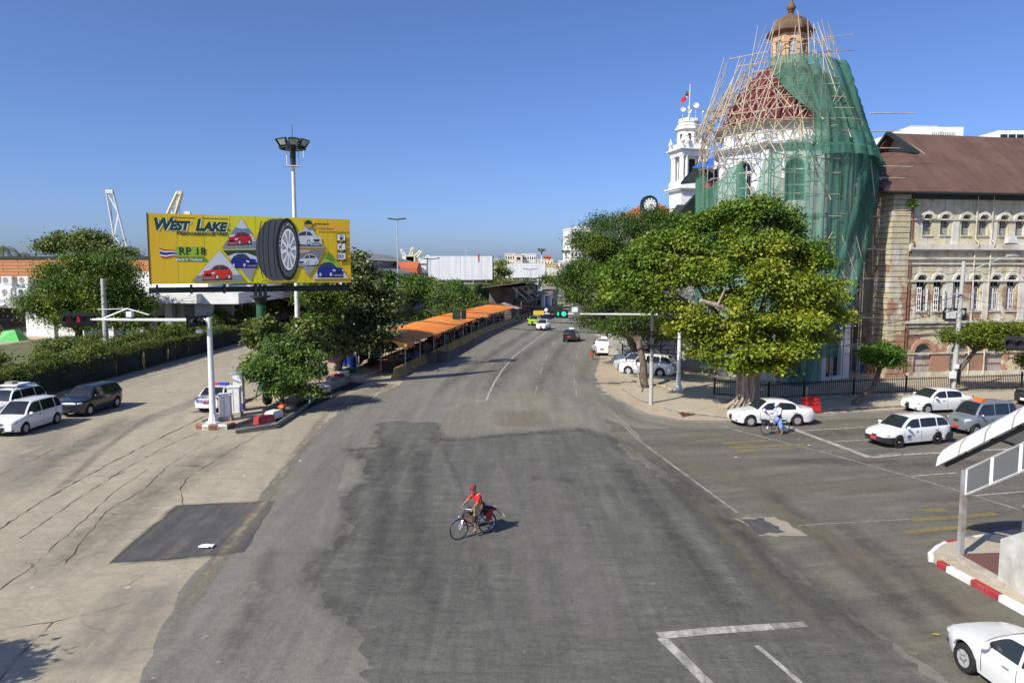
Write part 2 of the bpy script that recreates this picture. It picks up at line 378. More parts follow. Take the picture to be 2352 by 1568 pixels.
# wear bands and tyre tracks, along the lanes
for i, (pp, w, mt) in enumerate([
    (((1450, 1015), (1560, 1100), (1700, 1240), (1860, 1440), (1960, 1568)), 1.5, 'tyre_mark'),
    (((1400, 1040), (1470, 1130), (1600, 1290), (1760, 1500)), 1.0, 'tyre_mark'),
    (((1560, 1110), (1660, 1215), (1840, 1410), (1960, 1540)), .8, 'dust_film'),
    (((1690, 1060), (1790, 1165), (1980, 1290), (2120, 1400)), 1.0, 'dust_film'),
    (((1730, 1100), (1900, 1240), (2080, 1400), (2200, 1540)), .9, 'tyre_mark'),
    (((1900, 1180), (2100, 1330), (2300, 1500)), .9, 'tyre_mark'),
    (((1200, 1050), (1270, 1200), (1350, 1400), (1400, 1568)), 1.2, 'dust_grey'),
    (((1010, 1010), (1060, 1130), (1110, 1330), (1190, 1568)), .35, 'tyre_mark'),
    (((1005, 1020), (1070, 1180), (1140, 1400), (1200, 1560)), .5, 'dust_grey'),
    (((1050, 1090), (1130, 1180), (1200, 1290)), .5, 'dust_grey'),
    (((640, 1240), (580, 1400), (500, 1568)), .8, 'tyre_mark'),
    (((780, 1000), (700, 1200), (650, 1400), (620, 1568)), .9, 'dust_grey'),
    (((810, 980), (770, 1110), (740, 1250), (690, 1420), (650, 1568)), .3, 'dust_grey'),
    (((1215, 1100), (1260, 1095), (1330, 1110)), .9, 'tyre_mark'),
    (((1240, 1145), (1270, 1150), (1320, 1155)), .9, 'dust_film'),
    (((1100, 940), (1160, 850), (1230, 800), (1300, 755)), 2.2, 'tyre_mark'),
    (((1230, 930), (1250, 860), (1290, 800), (1330, 760)), 1.3, 'tyre_mark'),
    (((960, 940), (1060, 860), (1160, 795), (1260, 735)), 1.4, 'tyre_mark'),
    (((1040, 925), (1110, 860), (1190, 800), (1270, 745)), .9, 'dust_grey'),
    (((1290, 960), (1270, 900), (1290, 830), (1340, 770)), .8, 'dust_grey'),
    (((1700, 995), (1850, 1000), (2060, 985), (2350, 965)), 1.6, 'tyre_mark'),
    (((1720, 1060), (1900, 1060), (2100, 1065), (2350, 1060)), 1.4, 'tyre_mark'),
    (((1800, 1110), (1950, 1120), (2150, 1115)), 1.5, 'dust_film'),
    (((300, 950), (200, 1010), (60, 1110)), 1.6, 'tyre_mark'),
    (((380, 940), (330, 965), (240, 1030), (90, 1160)), .5, 'tyre_mark'),
    (((560, 880), (450, 920), (250, 1000), (20, 1090)), 1.2, 'dust_grey'),
    (((1345, 900), (1400, 930), (1460, 965), (1560, 985), (1700, 985)), .9, 'dust_film'),
    (((2090, 1290), (2150, 1345), (2240, 1400), (2352, 1465)), .9, 'dust_film'),
    (((930, 875), (1000, 840), (1100, 787), (1250, 722)), 1.5, 'dust_film'),
    (((1330, 890), (1345, 840), (1370, 790)), 1.0, 'dust_film'),
    (((760, 945), (830, 905), (905, 880)), 2.4, 'dust_film'), (((1480, 1030), (1700, 1110), (1900, 1130)), 1.6, 'dust_film'), (((1690, 1150), (1850, 1200), (2000, 1330)), 1.0, 'dust_film'), (((900, 1000), (880, 1200), (860, 1450)), 1.1, 'tyre_mark'), (((960, 1000), (960, 1200), (980, 1500)), 1.1, 'tyre_mark'), (((1120, 1020), (1200, 1250), (1300, 1540)), 1.0, 'dust_grey'), (((1230, 1020), (1330, 1250), (1480, 1540)), .9, 'dust_grey'), (((1200, 940), (1210, 985)), 3.0, 'dust_film'), (((550, 1010), (420, 1090), (250, 1200), (60, 1370)), 2.2, 'tyre_mark'), (((130, 960), (60, 1060), (20, 1150)), 2.4, 'dust_grey'), (((360, 1330), (250, 1480), (150, 1568)), 2.0, 'dust_grey')]):
    strip('wear_band', g2(*pp), w * 1.5, .0125 + i * .0003, M[mt], asph)
# painted markings
def mark(pp, w, mt='paint_line', z=.024): return strip('road_marking', g2(*pp), w, z, M[mt], asph, .5)
mark(((1116, 922), (1123, 905), (1135, 880), (1153, 851), (1179, 820), (1206, 799), (1258, 760), (1312, 728), (1360, 705)), .17)
mark(((1092, 921), (1117, 922)), .2)
mark(((870, 921), (950, 922)), .12, 'paint_faint'); mark(((960, 921), (1085, 921)), .1, 'paint_faint')
for a in (((1240, 859), (1246, 845)), ((1229, 906), (1234, 888)), ((1252, 828), (1258, 815)), ((1266, 800), (1275, 788)), ((1320, 888), (1319, 868)), ((1325, 912), (1323, 896)), ((1318, 850), (1319, 838)), ((1331, 800), (1333, 790)), ((1324, 825), (1326, 815))):
    mark(a, .13, 'paint_faint')
mark(((1790, 974), (1890, 1011), (1997, 1051)), .36, z=.026)
mark(((1998, 1051), (2090, 1044), (2352, 1030)), .24)
for a in (((1845, 990), (1996, 981)), ((1916, 1015), (1996, 1010)), ((2094, 1094), (2201, 1086)), ((2238, 1139), (2352, 1129)), ((2190, 1000), (2260, 996))): mark(a, .13)
mark(((1631, 973), (1766, 1008), (1898, 1041), (2060, 1087), (2213, 1131), (2352, 1175)), .13, 'paint_faint')
mark(((1385, 952), (1430, 975), (1471, 1014), (1556, 1077), (1698, 1181)), .12, 'paint_faint')
mark(((1350, 935), (1410, 950), (1470, 1005)), .1, 'paint_faint')
mark(((1815, 1209), (1960, 1200), (2090, 1193)), .07, 'paint_faint')
for a in (((1678, 1029), (1848, 1021)), ((1662, 1019), (1763, 1013)), ((1695, 1038), (1735, 1035)), ((2096, 1197), (2290, 1180)), ((2078, 1223), (2270, 1206)), ((2120, 1175), (2170, 1172))): mark(a, .32, 'paint_yellow')
mark(((1512, 1461), (1640, 1449), (1775, 1440)), .34); mark(((1775, 1440), (1850, 1434)), .3, 'paint_faint')
mark(((1520, 1466), (1570, 1514), (1640, 1585)), .26, z=.027); mark(((1737, 1483), (1790, 1527), (1850, 1580)), .13)
for a in (((1368, 888), (1409, 891)), ((1382, 898), (1417, 899)), ((1383, 905), (1423, 907))): mark(a, .45, 'paint_line')
mark(((851, 920), (864, 908), (874, 899)), .14); mark(((845, 910), (860, 909)), .16); mark(((2015, 1047), (2060, 1042)), .18, 'paint_faint'); mark(((2060, 1042), (2080, 1048)), .3, 'paint_faint')
# concrete joints and cracks (dark seams)
for pp, w in ((((0, 1214), (97, 1149), (211, 1086), (324, 1027), (400, 990), (478, 952)), .11),
              (((45, 1236), (100, 1199), (182, 1143), (284, 1078), (380, 1025), (454, 993)), .05),
              (((150, 1293), (243, 1175), (333, 1122), (389, 1066), (503, 1001)), .045),
              (((422, 1159), (414, 1122), (434, 1094), (503, 1052), (556, 1019), (610, 990)), .05),
              (((0, 1090), (122, 1033), (284, 976), (400, 935)), .05),
              (((0, 1354), (73, 1301), (170, 1214), (260, 1131), (340, 1078)), .05),
              (((0, 1447), (118, 1429), (292, 1386)), .045), (((0, 1560), (60, 1490), (120, 1430)), .04),
              (((216, 1093), (255, 1096), (290, 1082)), .05), (((400, 1068), (470, 1072)), .05), (((505, 1053), (560, 1050)), .04),
              (((220, 893), (400, 850), (560, 805)), .10), (((225, 900), (420, 855), (570, 812)), .05)):
    mb = MB(); q = ragged([Vector(g).to_2d() for g in g2(*pp)], .05, .35, hash(pp) % 999, False)
    up, dn = [], []
    for i, p in enumerate(q):
        a, b = Vector(q[max(0, i - 1)]), Vector(q[min(len(q) - 1, i + 1)]); t = (b - a).normalized(); ww = w * .7 * rnd.choice((.2, .5, .8, 1)) / 2
        up.append((p[0] - t.y * ww, p[1] + t.x * ww, .009)); dn.append((p[0] + t.y * ww, p[1] - t.x * ww, .009))
    n = len(q); mb.v = up + dn; mb.f = [(i, i + 1, n + i + 1, n + i) for i in range(n - 1)]
    S('crack', mb, M['crackdark'], parent=conc)
# manhole frame set in the side street
mh = sheet('repair_frame', ragged(g2((1684, 1191), (1777, 1186), (1815, 1206), (1858, 1232), (1745, 1232)), .12, .25, 8), .0205, road_mat('repair_concrete', (.2, .175, .135), (.27, .235, .18), (.12, .11, .1), .4, .5), asph)
sheet('repair_patch', ragged(g2((1694, 1193), (1756, 1190), (1806, 1222), (1748, 1229)), .12, .2, 9), .0225, M['asphalt_blk'], asph)

# ---------------------------------------------------------------- kerbs, pavements, islands
def inset(poly, d):
    n = len(poly); out = []
    for i in range(n):
        p0, p1, p2 = Vector(poly[i - 1]), Vector(poly[i]), Vector(poly[(i + 1) % n])
        a, b = (p1 - p0).normalized(), (p2 - p1).normalized(); na, nb = Vector((-a.y, a.x)), Vector((-b.y, b.x))
        m = (na + nb); m = m / max(m.length_squared, .3) * 2; out.append(tuple(p1 + m * d * .5 * 1.0))
    return out
walk = [(9.2, 62), (8.2, 55), (8.6, 50.5), (10.2, 46.2), (12.2, 44.4), (14, 43.8), (18.3, 45.9), (34.4, 49.9), (60, 55.8), (80, 60), (80, 100), (30, 100), (13, 100)]
kw = S('pavement', MB().prism(walk, 0, .13), M['sidewalk'])
apron = sheet('corner_apron', ragged([(7.0, 62), (6.8, 55), (7.2, 51.4), (8.4, 45.6), (10.1, 43.5), (13.2, 43.2), (18.3, 45.2), (34.4, 49.0), (60, 54.9), (80, 59), (80, 66), (30, 66), (11, 100), (20, 118), (14.5, 112), (11.2, 90), (9, 75)], .08, .6, 11), .02, M['earth'])
kb = MB()
near = [tuple(G(*p).to_2d()) for p in ((2128, 1285), (2150, 1300), (2250, 1356), (2352, 1415), (2480, 1490))]
island = near + [(24, 8), (30, 26.5)] + [tuple(G(*p).to_2d()) for p in ((2352, 1222), (2300, 1229), (2230, 1240), (2165, 1252), (2138, 1268))]
S('corner_pavement', MB().prism([(p[0], p[1]) for p in inset(island, .16)], 0, .15), M['sidewalk'])
M['kerb_red'] = plain('red_kerb_paint', (.36, .035, .04), .6, .2, 3, dirt=(.3, .12, .1))
M['kerb_white'] = plain('white_kerb_paint', (.74, .73, .71), .6, .12, 3, dirt=(.5, .46, .4))
M['kerb_grey'] = plain('grey_kerb', (.36, .32, .27), .85, .3, 3)
def kerb_stone(name, a, b, w, h, mat, parent, label=None):
    a, b = Vector(a).to_2d(), Vector(b).to_2d(); t = (b - a).normalized(); q = Vector((-t.y, t.x)); g = .012
    a, b = a + t * g, b - t * g
    pr = [(0, 0), (0, h - .03), (.03, h), (w, h), (w, 0)]
    mb = MB(); vs = []
    for e in (a, b):
        for u, z in pr: vs.append((e.x + q.x * u, e.y + q.y * u, z))
    n = len(pr); mb.add(vs, [tuple(range(n)), tuple(range(n, 2 * n))[::-1]] + [(i, n + i, n + (i + 1) % n, (i + 1) % n) for i in range(n)])
    return O(name, mb, mat, parent)
kk = T('painted_kerb', 'red and white striped kerb along the stair corner pavement', 'kerb')
pix = [(2150, 1300), (2172, 1313), (2228, 1344), (2260, 1362), (2292, 1380), (2352, 1414), (2420, 1453)]
for i, (a, b) in enumerate(zip(pix, pix[1:])):
    kerb_stone('kerb_stone', G(*a), G(*b), .17, .19, M[('kerb_red', 'kerb_white', 'kerb_red', 'kerb_red', 'kerb_white', 'kerb_white')[i]], kk)
pix = [(2352, 1222), (2300, 1229), (2268, 1234), (2230, 1240), (2198, 1246), (2166, 1252), (2147, 1262), (2130, 1278), (2133, 1290)]
for i, (a, b) in enumerate(zip(pix, pix[1:])):
    kerb_stone('kerb_stone', G(*a), G(*b), .15, .165, M[('kerb_grey', 'kerb_grey', 'kerb_white', 'kerb_grey', 'kerb_red', 'kerb_white', 'kerb_white', 'kerb_white')[i]], kk)
tag(O('broken_slab', MB().prism([tuple(G(*p).to_2d()) for p in ((2158, 1290), (2175, 1298), (2207, 1297), (2196, 1284), (2170, 1281))], .153, .22), M['sidewalk']), 'loose broken concrete slab lying on the stair corner pavement', 'slab')
# kerb of the far pavement: stones
kr = T('street_kerb', 'grey kerb stones along the pavement by the scaffolded building', 'kerb')
for i in range(2, 9):
    a, b = Vector(walk[i - 1]), Vector(walk[i]); L = (b - a).length; n = max(1, int(L / 1.6))
    for j in range(n): kerb_stone('kerb_stone', a.lerp(b, j / n), a.lerp(b, (j + 1) / n), .16, .15, M['kerb_grey'], kr)
# ---------------------------------------------------------------- stair of the footbridge (right edge)
AX = Vector((.08, -1, 0)).normalized(); AQ = Vector((1, .08, 0)).normalized(); SL = .62
st = T('covered_stair', 'covered footbridge stair with white curved roof and steel mesh railing', 'stair', (0, 0, 0))
V0 = Vector((14.85, 22.75, 2.95))
M['roof_white'] = plain('white_roof_sheet', (.74, .75, .76), .45, .08, .8, dirt=(.62, .6, .57))
def vault(s, a, off=0.0):
    an = math.pi * a; return V0 + AX * s + Vector((0, 0, SL * s)) - AQ * (1.42 + off) * math.cos(an) + Vector((0, 0, (.85 + off) * math.sin(an) ** .8))
n_sheet = 7
for i in range(n_sheet):
    s0, s1 = i * 1.02 - .25, i * 1.02 + .765
    mb = MB(); mb.grid(lambda u, v: vault(s0 + (s1 - s0) * u, v, .03), 2, 12); mb.grid(lambda u, v: vault(s0 + (s1 - s0) * u, 1 - v, -.01), 2, 12)
    O('roof_sheet', mb, M['roof_white'], st, smooth=40)
    mb = MB(); mb.grid(lambda u, v: vault(s1 - .02 + .05 * u, v, .05), 1, 12); O('roof_seam', mb, plain('seam_rust', (.45, .36, .33), .6, .2) if i == 0 else bpy.data.materials['seam_rust'], st, smooth=40)
mb = MB()
for i in range(8): mb.tube([vault(i * 1.02 - .1, v / 8, -.06) for v in range(9)], .03, 5)
O('roof_rib', mb, M['darkmetal'], st)
for sgn, nm in ((-1, 'beam'), (1, 'beam')):
    a = V0 + AQ * sgn * 1.22; O(nm, MB().tube([a + Vector((0, 0, -.08)) - AX * .1, a + AX * 7 + Vector((0, 0, SL * 7 - .08))], .07, 4), M['darkmetal'], st)
M['post_rusty'] = plain('rusty_grey_post', (.42, .43, .44), .5, .2, 1.2, .3, dirt=(.26, .15, .08))
pb = V0 - AQ * 1.05 + AX * .55; pb.z = .15
O('post', MB().box((pb.x, pb.y, 1.5), (.15, .15, 2.75), R(5)), M['post_rusty'], st)
pb2 = V0 + AQ * 1.05 + AX * .55; O('post', MB().box((pb2.x, pb2.y, 1.5), (.15, .15, 2.75), R(5)), M['post_rusty'], st)
M['mesh_panel'] = NT('mesh_panel').m
def mesh_panel_mat():
    m = NT('perforated_panel'); m.set(.5, .3); m.col(c4((.22, .23, .235)))
    m.b.inputs['Alpha'].default_value = .6
    return m.m
M['mesh_panel'] = mesh_panel_mat()
for i in range(6):
    s0, s1 = .62 + i * 1.05, .62 + (i + 1) * 1.05 - .06
    for sgn in (-1, 1):
        a0 = V0 + AQ * sgn * 1.05 + AX * s0; a1 = V0 + AQ * sgn * 1.05 + AX * s1
        z = lambda s, h: SL * s + h
        pts = [Vector((a0.x, a0.y, z(s0, 1.75))), Vector((a1.x, a1.y, z(s1, 1.75))), Vector((a1.x, a1.y, z(s1, 2.55))), Vector((a0.x, a0.y, z(s0, 2.55)))]
        mb = MB(); mb.add(pts + [p + AQ * .02 for p in pts], [(0, 1, 2, 3), (7, 6, 5, 4)]); pn = O('railing_panel', mb, M['mesh_panel'], st)
        O('panel_frame', MB().tube(pts + [pts[0]], .035, 4), M['white_paint'], pn)
wl = V0 - AQ * 1.05
def stairwall(sgn):
    c = V0 + AQ * sgn * 1.12; mb = MB(); pr = [(2.35, .15), (2.35, 1.4), (7.5, 1.4 + 5.15 * SL), (7.5, .15)]
    vs = []
    for o_ in (-.09, .09):
        for s, z in pr: q = c + AX * s + AQ * o_; vs.append((q.x, q.y, z))
    mb.add(vs, [(0, 1, 2, 3), (7, 6, 5, 4)] + [(i, i + 4, (i + 1) % 4 + 4, (i + 1) % 4) for i in range(4)]); return mb
M['old_plaster'] = plain('old_grey_plaster', (.52, .51, .47), .85, .2, 1.8, dirt=(.34, .3, .25))
for sgn in (-1, 1): O('side_wall', stairwall(sgn), M['old_plaster'], st)
for i in range(14):
    c = V0 + AX * (2.5 + i * .29); O('step', MB().box((c.x, c.y, .15 + (i + 1) * .085), (2.06, .29, (i + 1) * .17), math.atan2(AQ.y, AQ.x)), M['concrete'], st)
c = V0 + AX * 1.5; O('floor_slab', MB().box((c.x, c.y, .19), (2.55, 2.3, .08), math.atan2(AQ.y, AQ.x)), M['concrete'], st)
M['tile'] = plain('brown_floor_tile', (.16, .075, .06), .6, .2, 2)
tm = MB().box((0, 0, 0), (.29, .29, .03)).mesh('tile')
for i in range(7):
    for j in range(6):
        c = V0 + AX * (.7 + j * .3) + AQ * (-.9 + i * .3); O('tile', tm, M['tile'], st, (c.x, c.y, .236), math.atan2(AQ.y, AQ.x))

# ---------------------------------------------------------------- old plastered building (right)
from mathutils.geometry import tessellate_polygon
def holed_wall(outer, holes, depth=.35):
    """outer/holes: lists of (x, z); face at y=0, reveals go back to y=depth"""
    mb = MB(); loops = [outer] + holes; flat = [p for l in loops for p in l]
    tris = tessellate_polygon([[Vector((p[0], p[1], 0)) for p in l] for l in loops])
    fs = []
    for t in tris:
        a, b, c = (Vector(flat[i]) for i in t); cr = (b - a).cross(c - a)
        fs.append(tuple(t) if cr > 0 else tuple(t)[::-1])
    mb.add([(p[0], 0, p[1]) for p in flat], fs)
    for h in holes:
        n = len(h); mb.add([(p[0], 0, p[1]) for p in h] + [(p[0], depth, p[1]) for p in h], [(i, (i + 1) % n, n + (i + 1) % n, n + i) for i in range(n)])
    return mb
def archp(cx, w, z0, zs, n=10, top=None):
    """arched opening: sill z0, springing zs, half circle above (or flatter)"""
    r = w / 2; rise = r if top is None else top
    return [(cx - r, z0), (cx + r, z0)] + [(cx + r * math.cos(math.pi * i / n), zs + rise * math.sin(math.pi * i / n)) for i in range(n + 1)]
def facade_mat(name, base, brick_amt, stain=.7):
    m = NT(name); m.set(.9, 0, .25); v = m.coord(); vz = m.coord((1, 1, .15))
    k = m.mix(m.noise(v, .7, 6, .7, .38, .62), c4(base), c4((.56, .49, .31)))
    k = m.mix(m.noise(v, .45, 5, .65, .52, .62), k, c4((.68, .65, .60)))
    bk = m.n('ShaderNodeTexBrick'); bk.inputs['Scale'].default_value = 1.0
    for kk_, vv in (('Color1', (.40, .17, .10, 1)), ('Color2', (.30, .13, .08, 1)), ('Mortar', (.40, .32, .25, 1))): bk.inputs[kk_].default_value = vv
    bk.inputs['Brick Width'].default_value = .24; bk.inputs['Row Height'].default_value = .085; bk.inputs['Mortar Size'].default_value = .012
    sw = m.n('ShaderNodeSeparateXYZ'); m.l(m.coord(), sw.inputs[0]); cb = m.n('ShaderNodeCombineXYZ')
    m.l(m.math('ADD', sw.outputs[0], sw.outputs[1]), cb.inputs[0]); m.l(sw.outputs[2], cb.inputs[1]); m.l(cb.outputs[0], bk.inputs['Vector'])
    zr = m.n('ShaderNodeMapRange'); zr.inputs['From Min'].default_value = 2; zr.inputs['From Max'].default_value = 13; zr.inputs['To Min'].default_value = brick_amt; zr.inputs['To Max'].default_value = -.12
    m.l(sw.outputs[2], zr.inputs['Value'])
    bf = m.n('ShaderNodeMapRange'); bf.inputs['From Min'].default_value = .50; bf.inputs['From Max'].default_value = .54
    nb = m.n('ShaderNodeTexNoise'); nb.inputs['Scale'].default_value = .38; nb.inputs['Detail'].default_value = 7; nb.inputs['Roughness'].default_value = .62; m.l(v, nb.inputs['Vector'])
    m.l(m.math('ADD', nb.outputs[0], zr.outputs[0]), bf.inputs['Value']); k = m.mix(bf.outputs[0], k, bk.outputs[0])
    k = m.mix(m.math('MULTIPLY', m.noise(vz, 1.4, 6, .7, .48, .72), stain), k, c4((.10, .09, .075)))
    k = m.mix(m.math('MULTIPLY', m.noise(v, 3.2, 5, .75, .5, .8), .5), k, c4((.22, .17, .12)))
    m.col(k); m.bump(m.math('ADD', nb.outputs[0], m.noise(v, 8, 4, .7)), .4, .04)
    return m.m
M['facade'] = facade_mat('peeling_cream_plaster', (.60, .55, .41), .04)
M['pier'] = facade_mat('rusticated_pier_plaster', (.52, .45, .35), .06, .6)
M['trimst'] = plain('stained_plaster_trim', (.56, .51, .42), .9, .2, 1.5, dirt=(.2, .175, .14), bump=.3)
M['trim_lt'] = plain('pale_plaster_trim', (.62, .59, .52), .9, .15, 1.2, dirt=(.38, .33, .26))
M['shutter'] = plain('grey_shutter_paint', (.30, .29, .27), .7, .25, 2)
M['shutter_w'] = plain('white_shutter_paint', (.68, .68, .68), .6, .15, 2)
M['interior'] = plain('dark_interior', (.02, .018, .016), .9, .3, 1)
BR = R(9); BC = Vector((30.55, 60.2, 0))
bld = T('plaster_building', 'three storey old plastered building with arched windows and brown sheet roof', 'building', BC, BR)
px0 = 1.55
def fx(x): # display column -> local facade x
    r = ray(x, 650); d = Vector((math.cos(BR), math.sin(BR)))
    # intersect ray from the camera with facade line
    t_ = (BC.x * d.y - BC.y * d.x) / (r.x * d.y - r.y * d.x); p = Vector((r.x * t_, r.y * t_)); return (p - BC.to_2d()).dot(d)
up = [fx(x) for x in (2123, 2163, 2211, 2251, 2297, 2334)]; up += [up[-1] + 1.9, up[-1] + 3.4]
md = [fx(x) for x in (2117, 2156, 2204, 2242, 2287, 2324)]; md += [md[-1] + 1.9, md[-1] + 3.4]
gd = [fx(2128), fx(2212), fx(2296)]; gd.append(gd[-1] + 3.3)
WX = 19.0
holes = [archp(x, .82, 11.75, 13.0) for x in up] + [archp(x, .92, 5.55, 8.05) for x in md] + [archp(x, 1.6, .15, 2.05, 12) for x in gd]
O('wall', holed_wall([(px0, 0), (WX, 0), (WX, 15.6), (px0, 15.6)], holes, .4), M['facade'], bld)
bk = MB(); bk.b2(px0, WX, .55, .75, 0, 15.5); bk.b2(WX - .3, WX, 0, 9, 0, 15.5); bk.b2(.2, WX, 9, 9.3, 0, 15.5); O('rear_wall', bk, M['interior'], bld)
def band(nm, z0, z1, out, mat, x0=px0 - .05, x1=WX): return O(nm, MB().b2(x0, x1, -out, .05, z0, z1), mat, bld)
band('cornice', 10.55, 11.0, .45, M['trim_lt']); band('cornice', 10.42, 10.55, .3, M['trimst']); band('string_course', 9.75, 9.95, .2, M['trimst']); band('string_course', 9.35, 9.47, .12, M['trim_lt'])
band('string_course', 12.92, 13.05, .14, M['trimst']); band('string_course', 7.95, 8.1, .14, M['trim_lt'])
band('cornice', 4.55, 4.75, .28, M['trimst']); band('string_course', 4.25, 4.4, .14, M['trimst']); band('string_course', 3.62, 3.74, .1, M['trimst']); band('string_course', 2.0, 2.12, .1, M['trimst'])
band('eave_board', 14.6, 15.6, .18, plain('dark_green_eave', (.03, .05, .045), .7, .3)); band('plinth', 0, .5, .12, M['trimst'])
def arch_ring(cx, w, zs, t, out, n=12, rise=None):
    mb = MB(); r0 = w / 2; r1 = r0 + t; vs = []
    for i in range(n + 1):
        a = math.pi * i / n
        for r_, y in ((r0, -out), (r1, -out), (r1, .02), (r0, .02)): vs.append((cx + r_ * math.cos(a), y, zs + r_ * math.sin(a)))
    fs = []
    for i in range(n):
        for j in range(4): fs.append((4 * i + j, 4 * i + (j + 1) % 4, 4 * i + 4 + (j + 1) % 4, 4 * i + 4 + j))
    fs += [(0, 3, 2, 1), (4 * n, 4 * n + 1, 4 * n + 2, 4 * n + 3)]
    mb.add(vs, fs); return mb
def shutter_window(cx, w, z0, zs, parent, white, open_=False):
    dp = .26; r = w / 2; wn = O('window', MB().add([(x, dp + .06, z) for x, z in archp(cx, w - .02, z0, zs)], [tuple(range(13))]), M['interior'], parent)
    mt = M['shutter_w'] if white else M['shutter']; h = zs - z0
    fr = MB(); fr.b2(cx - r, cx - r + .05, dp - .05, dp + .05, z0, zs); fr.b2(cx + r - .05, cx + r, dp - .05, dp + .05, z0, zs); fr.b2(cx - r, cx + r, dp - .06, dp + .05, zs - .06, zs + .04)
    if h > 2: fr.b2(cx - r, cx + r, dp - .05, dp + .05, zs - .55, zs - .49); fr.b2(cx - .025, cx + .025, dp - .03, dp + .03, zs - .5, zs)
    fr.b2(cx - .16, cx - .12, dp - .03, dp + .03, zs, zs + r * .9); fr.b2(cx + .12, cx + .16, dp - .03, dp + .03, zs, zs + r * .9); fr.b2(cx - r * .8, cx + r * .8, dp - .03, dp + .03, zs + r * .45, zs + r * .52)
    O('frame', fr, mt if not white else M['shutter'], wn)
    top = zs - .06 if h < 2 else zs - .56
    for sg in (-1, 1):
        lf = MB(); lw = r - .06
        def leaf(x, y, dx): lf.b2(x, x + dx, y - .02, y + .02, z0 + .02, top)
        lf.b2(0, .06, -.02, .02, z0 + .03, top); lf.b2(lw - .06, lw, -.02, .02, z0 + .03, top); lf.b2(0, lw, -.02, .02, z0 + .03, z0 + .12); lf.b2(0, lw, -.02, .02, top - .08, top)
        nb = 4 if white else 3
        for i in range(1, nb): zz = z0 + (top - z0) * i / nb; lf.b2(0, lw, -.018, .018, zz - .03, zz + .03)
        lf.b2(lw / 2 - .02, lw / 2 + .02, -.018, .018, z0, top)
        if not white: lf.b2(.02, lw - .02, .0, .012, z0 + .05, z0 + (top - z0) * .48)
        ang = (R(70) if open_ else 0); m = Matrix.Translation((cx + sg * (r - .05), dp - .02 if not open_ else -.02, 0)) @ Matrix.Rotation((math.pi if sg > 0 else 0) + (ang * sg if sg > 0 else -ang), 4, 'Z')
        lf.v = [tuple(m @ Vector(p)) for p in lf.v]; O('shutter', lf, mt, wn)
    sl = MB().b2(cx - r - .1, cx + r + .1, -.1, .1, z0 - .12, z0 - .005); O('sill', sl, M['trimst'], wn)
    O('arch_moulding', arch_ring(cx, w + .06, zs, .22, .14), M['trim_lt'], wn); O('keystone', MB().slab([(cx - .09, zs + r - .02), (cx + .09, zs + r - .02), (cx + .14, zs + r + .3), (cx - .14, zs + r + .3)], (-.16, 0)).b2(cx - .22, cx + .22, -.2, 0, zs + r + .3, zs + r + .38), M['trim_lt'], wn)
for x in up: shutter_window(x, .82, 11.75, 13.0, bld, False)
for i, x in enumerate(md): shutter_window(x, .92, 5.55, 8.05, bld, True, i < 2)
for a, b in zip(up[1::2], up[2::2]): O('pilaster', MB().b2((a + b) / 2 - .3, (a + b) / 2 + .3, -.08, .02, 11.0, 12.9), M['trim_lt'], bld)
for a, b in zip(md[1::2], md[2::2]): O('pilaster', MB().b2((a + b) / 2 - .3, (a + b) / 2 + .3, -.08, .02, 4.76, 7.93), M['trim_lt'], bld)
M['roller'] = plain('ribbed_metal_door', (.46, .42, .42), .6, .15, 2, .2, dirt=(.3, .24, .2))
for i, x in enumerate(gd):
    d = O('door', MB().b2(x - .78, x + .78, .24, .3, .15, 2.0), M['roller'], bld)
    rb = MB()
    for k in range(11): rb.b2(x - .74 + k * .148 - .03, x - .74 + k * .148 + .03, .2, .24, .16, 2.0)
    O('door_rib', rb, M['roller'], d); O('door_rail', MB().b2(x - .78, x + .78, .17, .2, 1.05, 1.11), M['rust'], d)
    lv = MB()
    for k in range(8):
        zz = 2.14 + k * .09; hw = math.sqrt(max(.01, .78 ** 2 - (zz - 2.05) ** 2)); lv.box((x, .26, zz), (2 * hw, .08, .03), 0, R(35))
    O('louvre', lv, M['shutter'], d); O('arch_moulding', arch_ring(x, 1.66, 2.12, .32, .12, 14), M['trimst'] if i else plain('brick_arch', (.42, .24, .17), .9, .3, 3), d)
# rusticated corner pier, one block per course
n_c = 35; ch = 15.4 / n_c
cm2 = MB().prism([(-.02, -.18), (1.46, -.18), (1.46, .4), (.35, 1.86), (-.02, 1.86)], 0, 15.4).mesh('core')
O('pier_core', cm2, M['interior'], bld)
for i in range(n_c): j_ = rnd.uniform(-.02, .02); O('stone_course', MB().prism([(-.05 + j_, -.22 + j_), (1.5, -.22 + j_), (1.5, .4), (.35, 1.9), (-.05 + j_, 1.9)], i * ch + .03, (i + 1) * ch - .02), M['pier'], bld)
# side face towards the tower
sw_ = MB(); sw_.b2(.1, .3, 1.9, 9.2, 0, 16.5); O('side_wall', sw_, M['facade'], bld)
for z0, z1, o_, mt in ((10.5, 10.95, .4, 'trimst'), (9.6, 9.9, .2, 'trimst'), (14.9, 15.1, .15, 'trim_lt'), (4.5, 4.75, .25, 'trimst'), (2.0, 2.2, .12, 'trim_lt')):
    O('string_course', MB().b2(.1 - o_, .12, 1.92, 9.2, z0, z1), M[mt], bld)
O('blue_door', MB().b2(.02, .1, 2.9, 4.2, .2, 2.6), plain('blue_door_paint', (.06, .18, .5), .6, .2), bld)
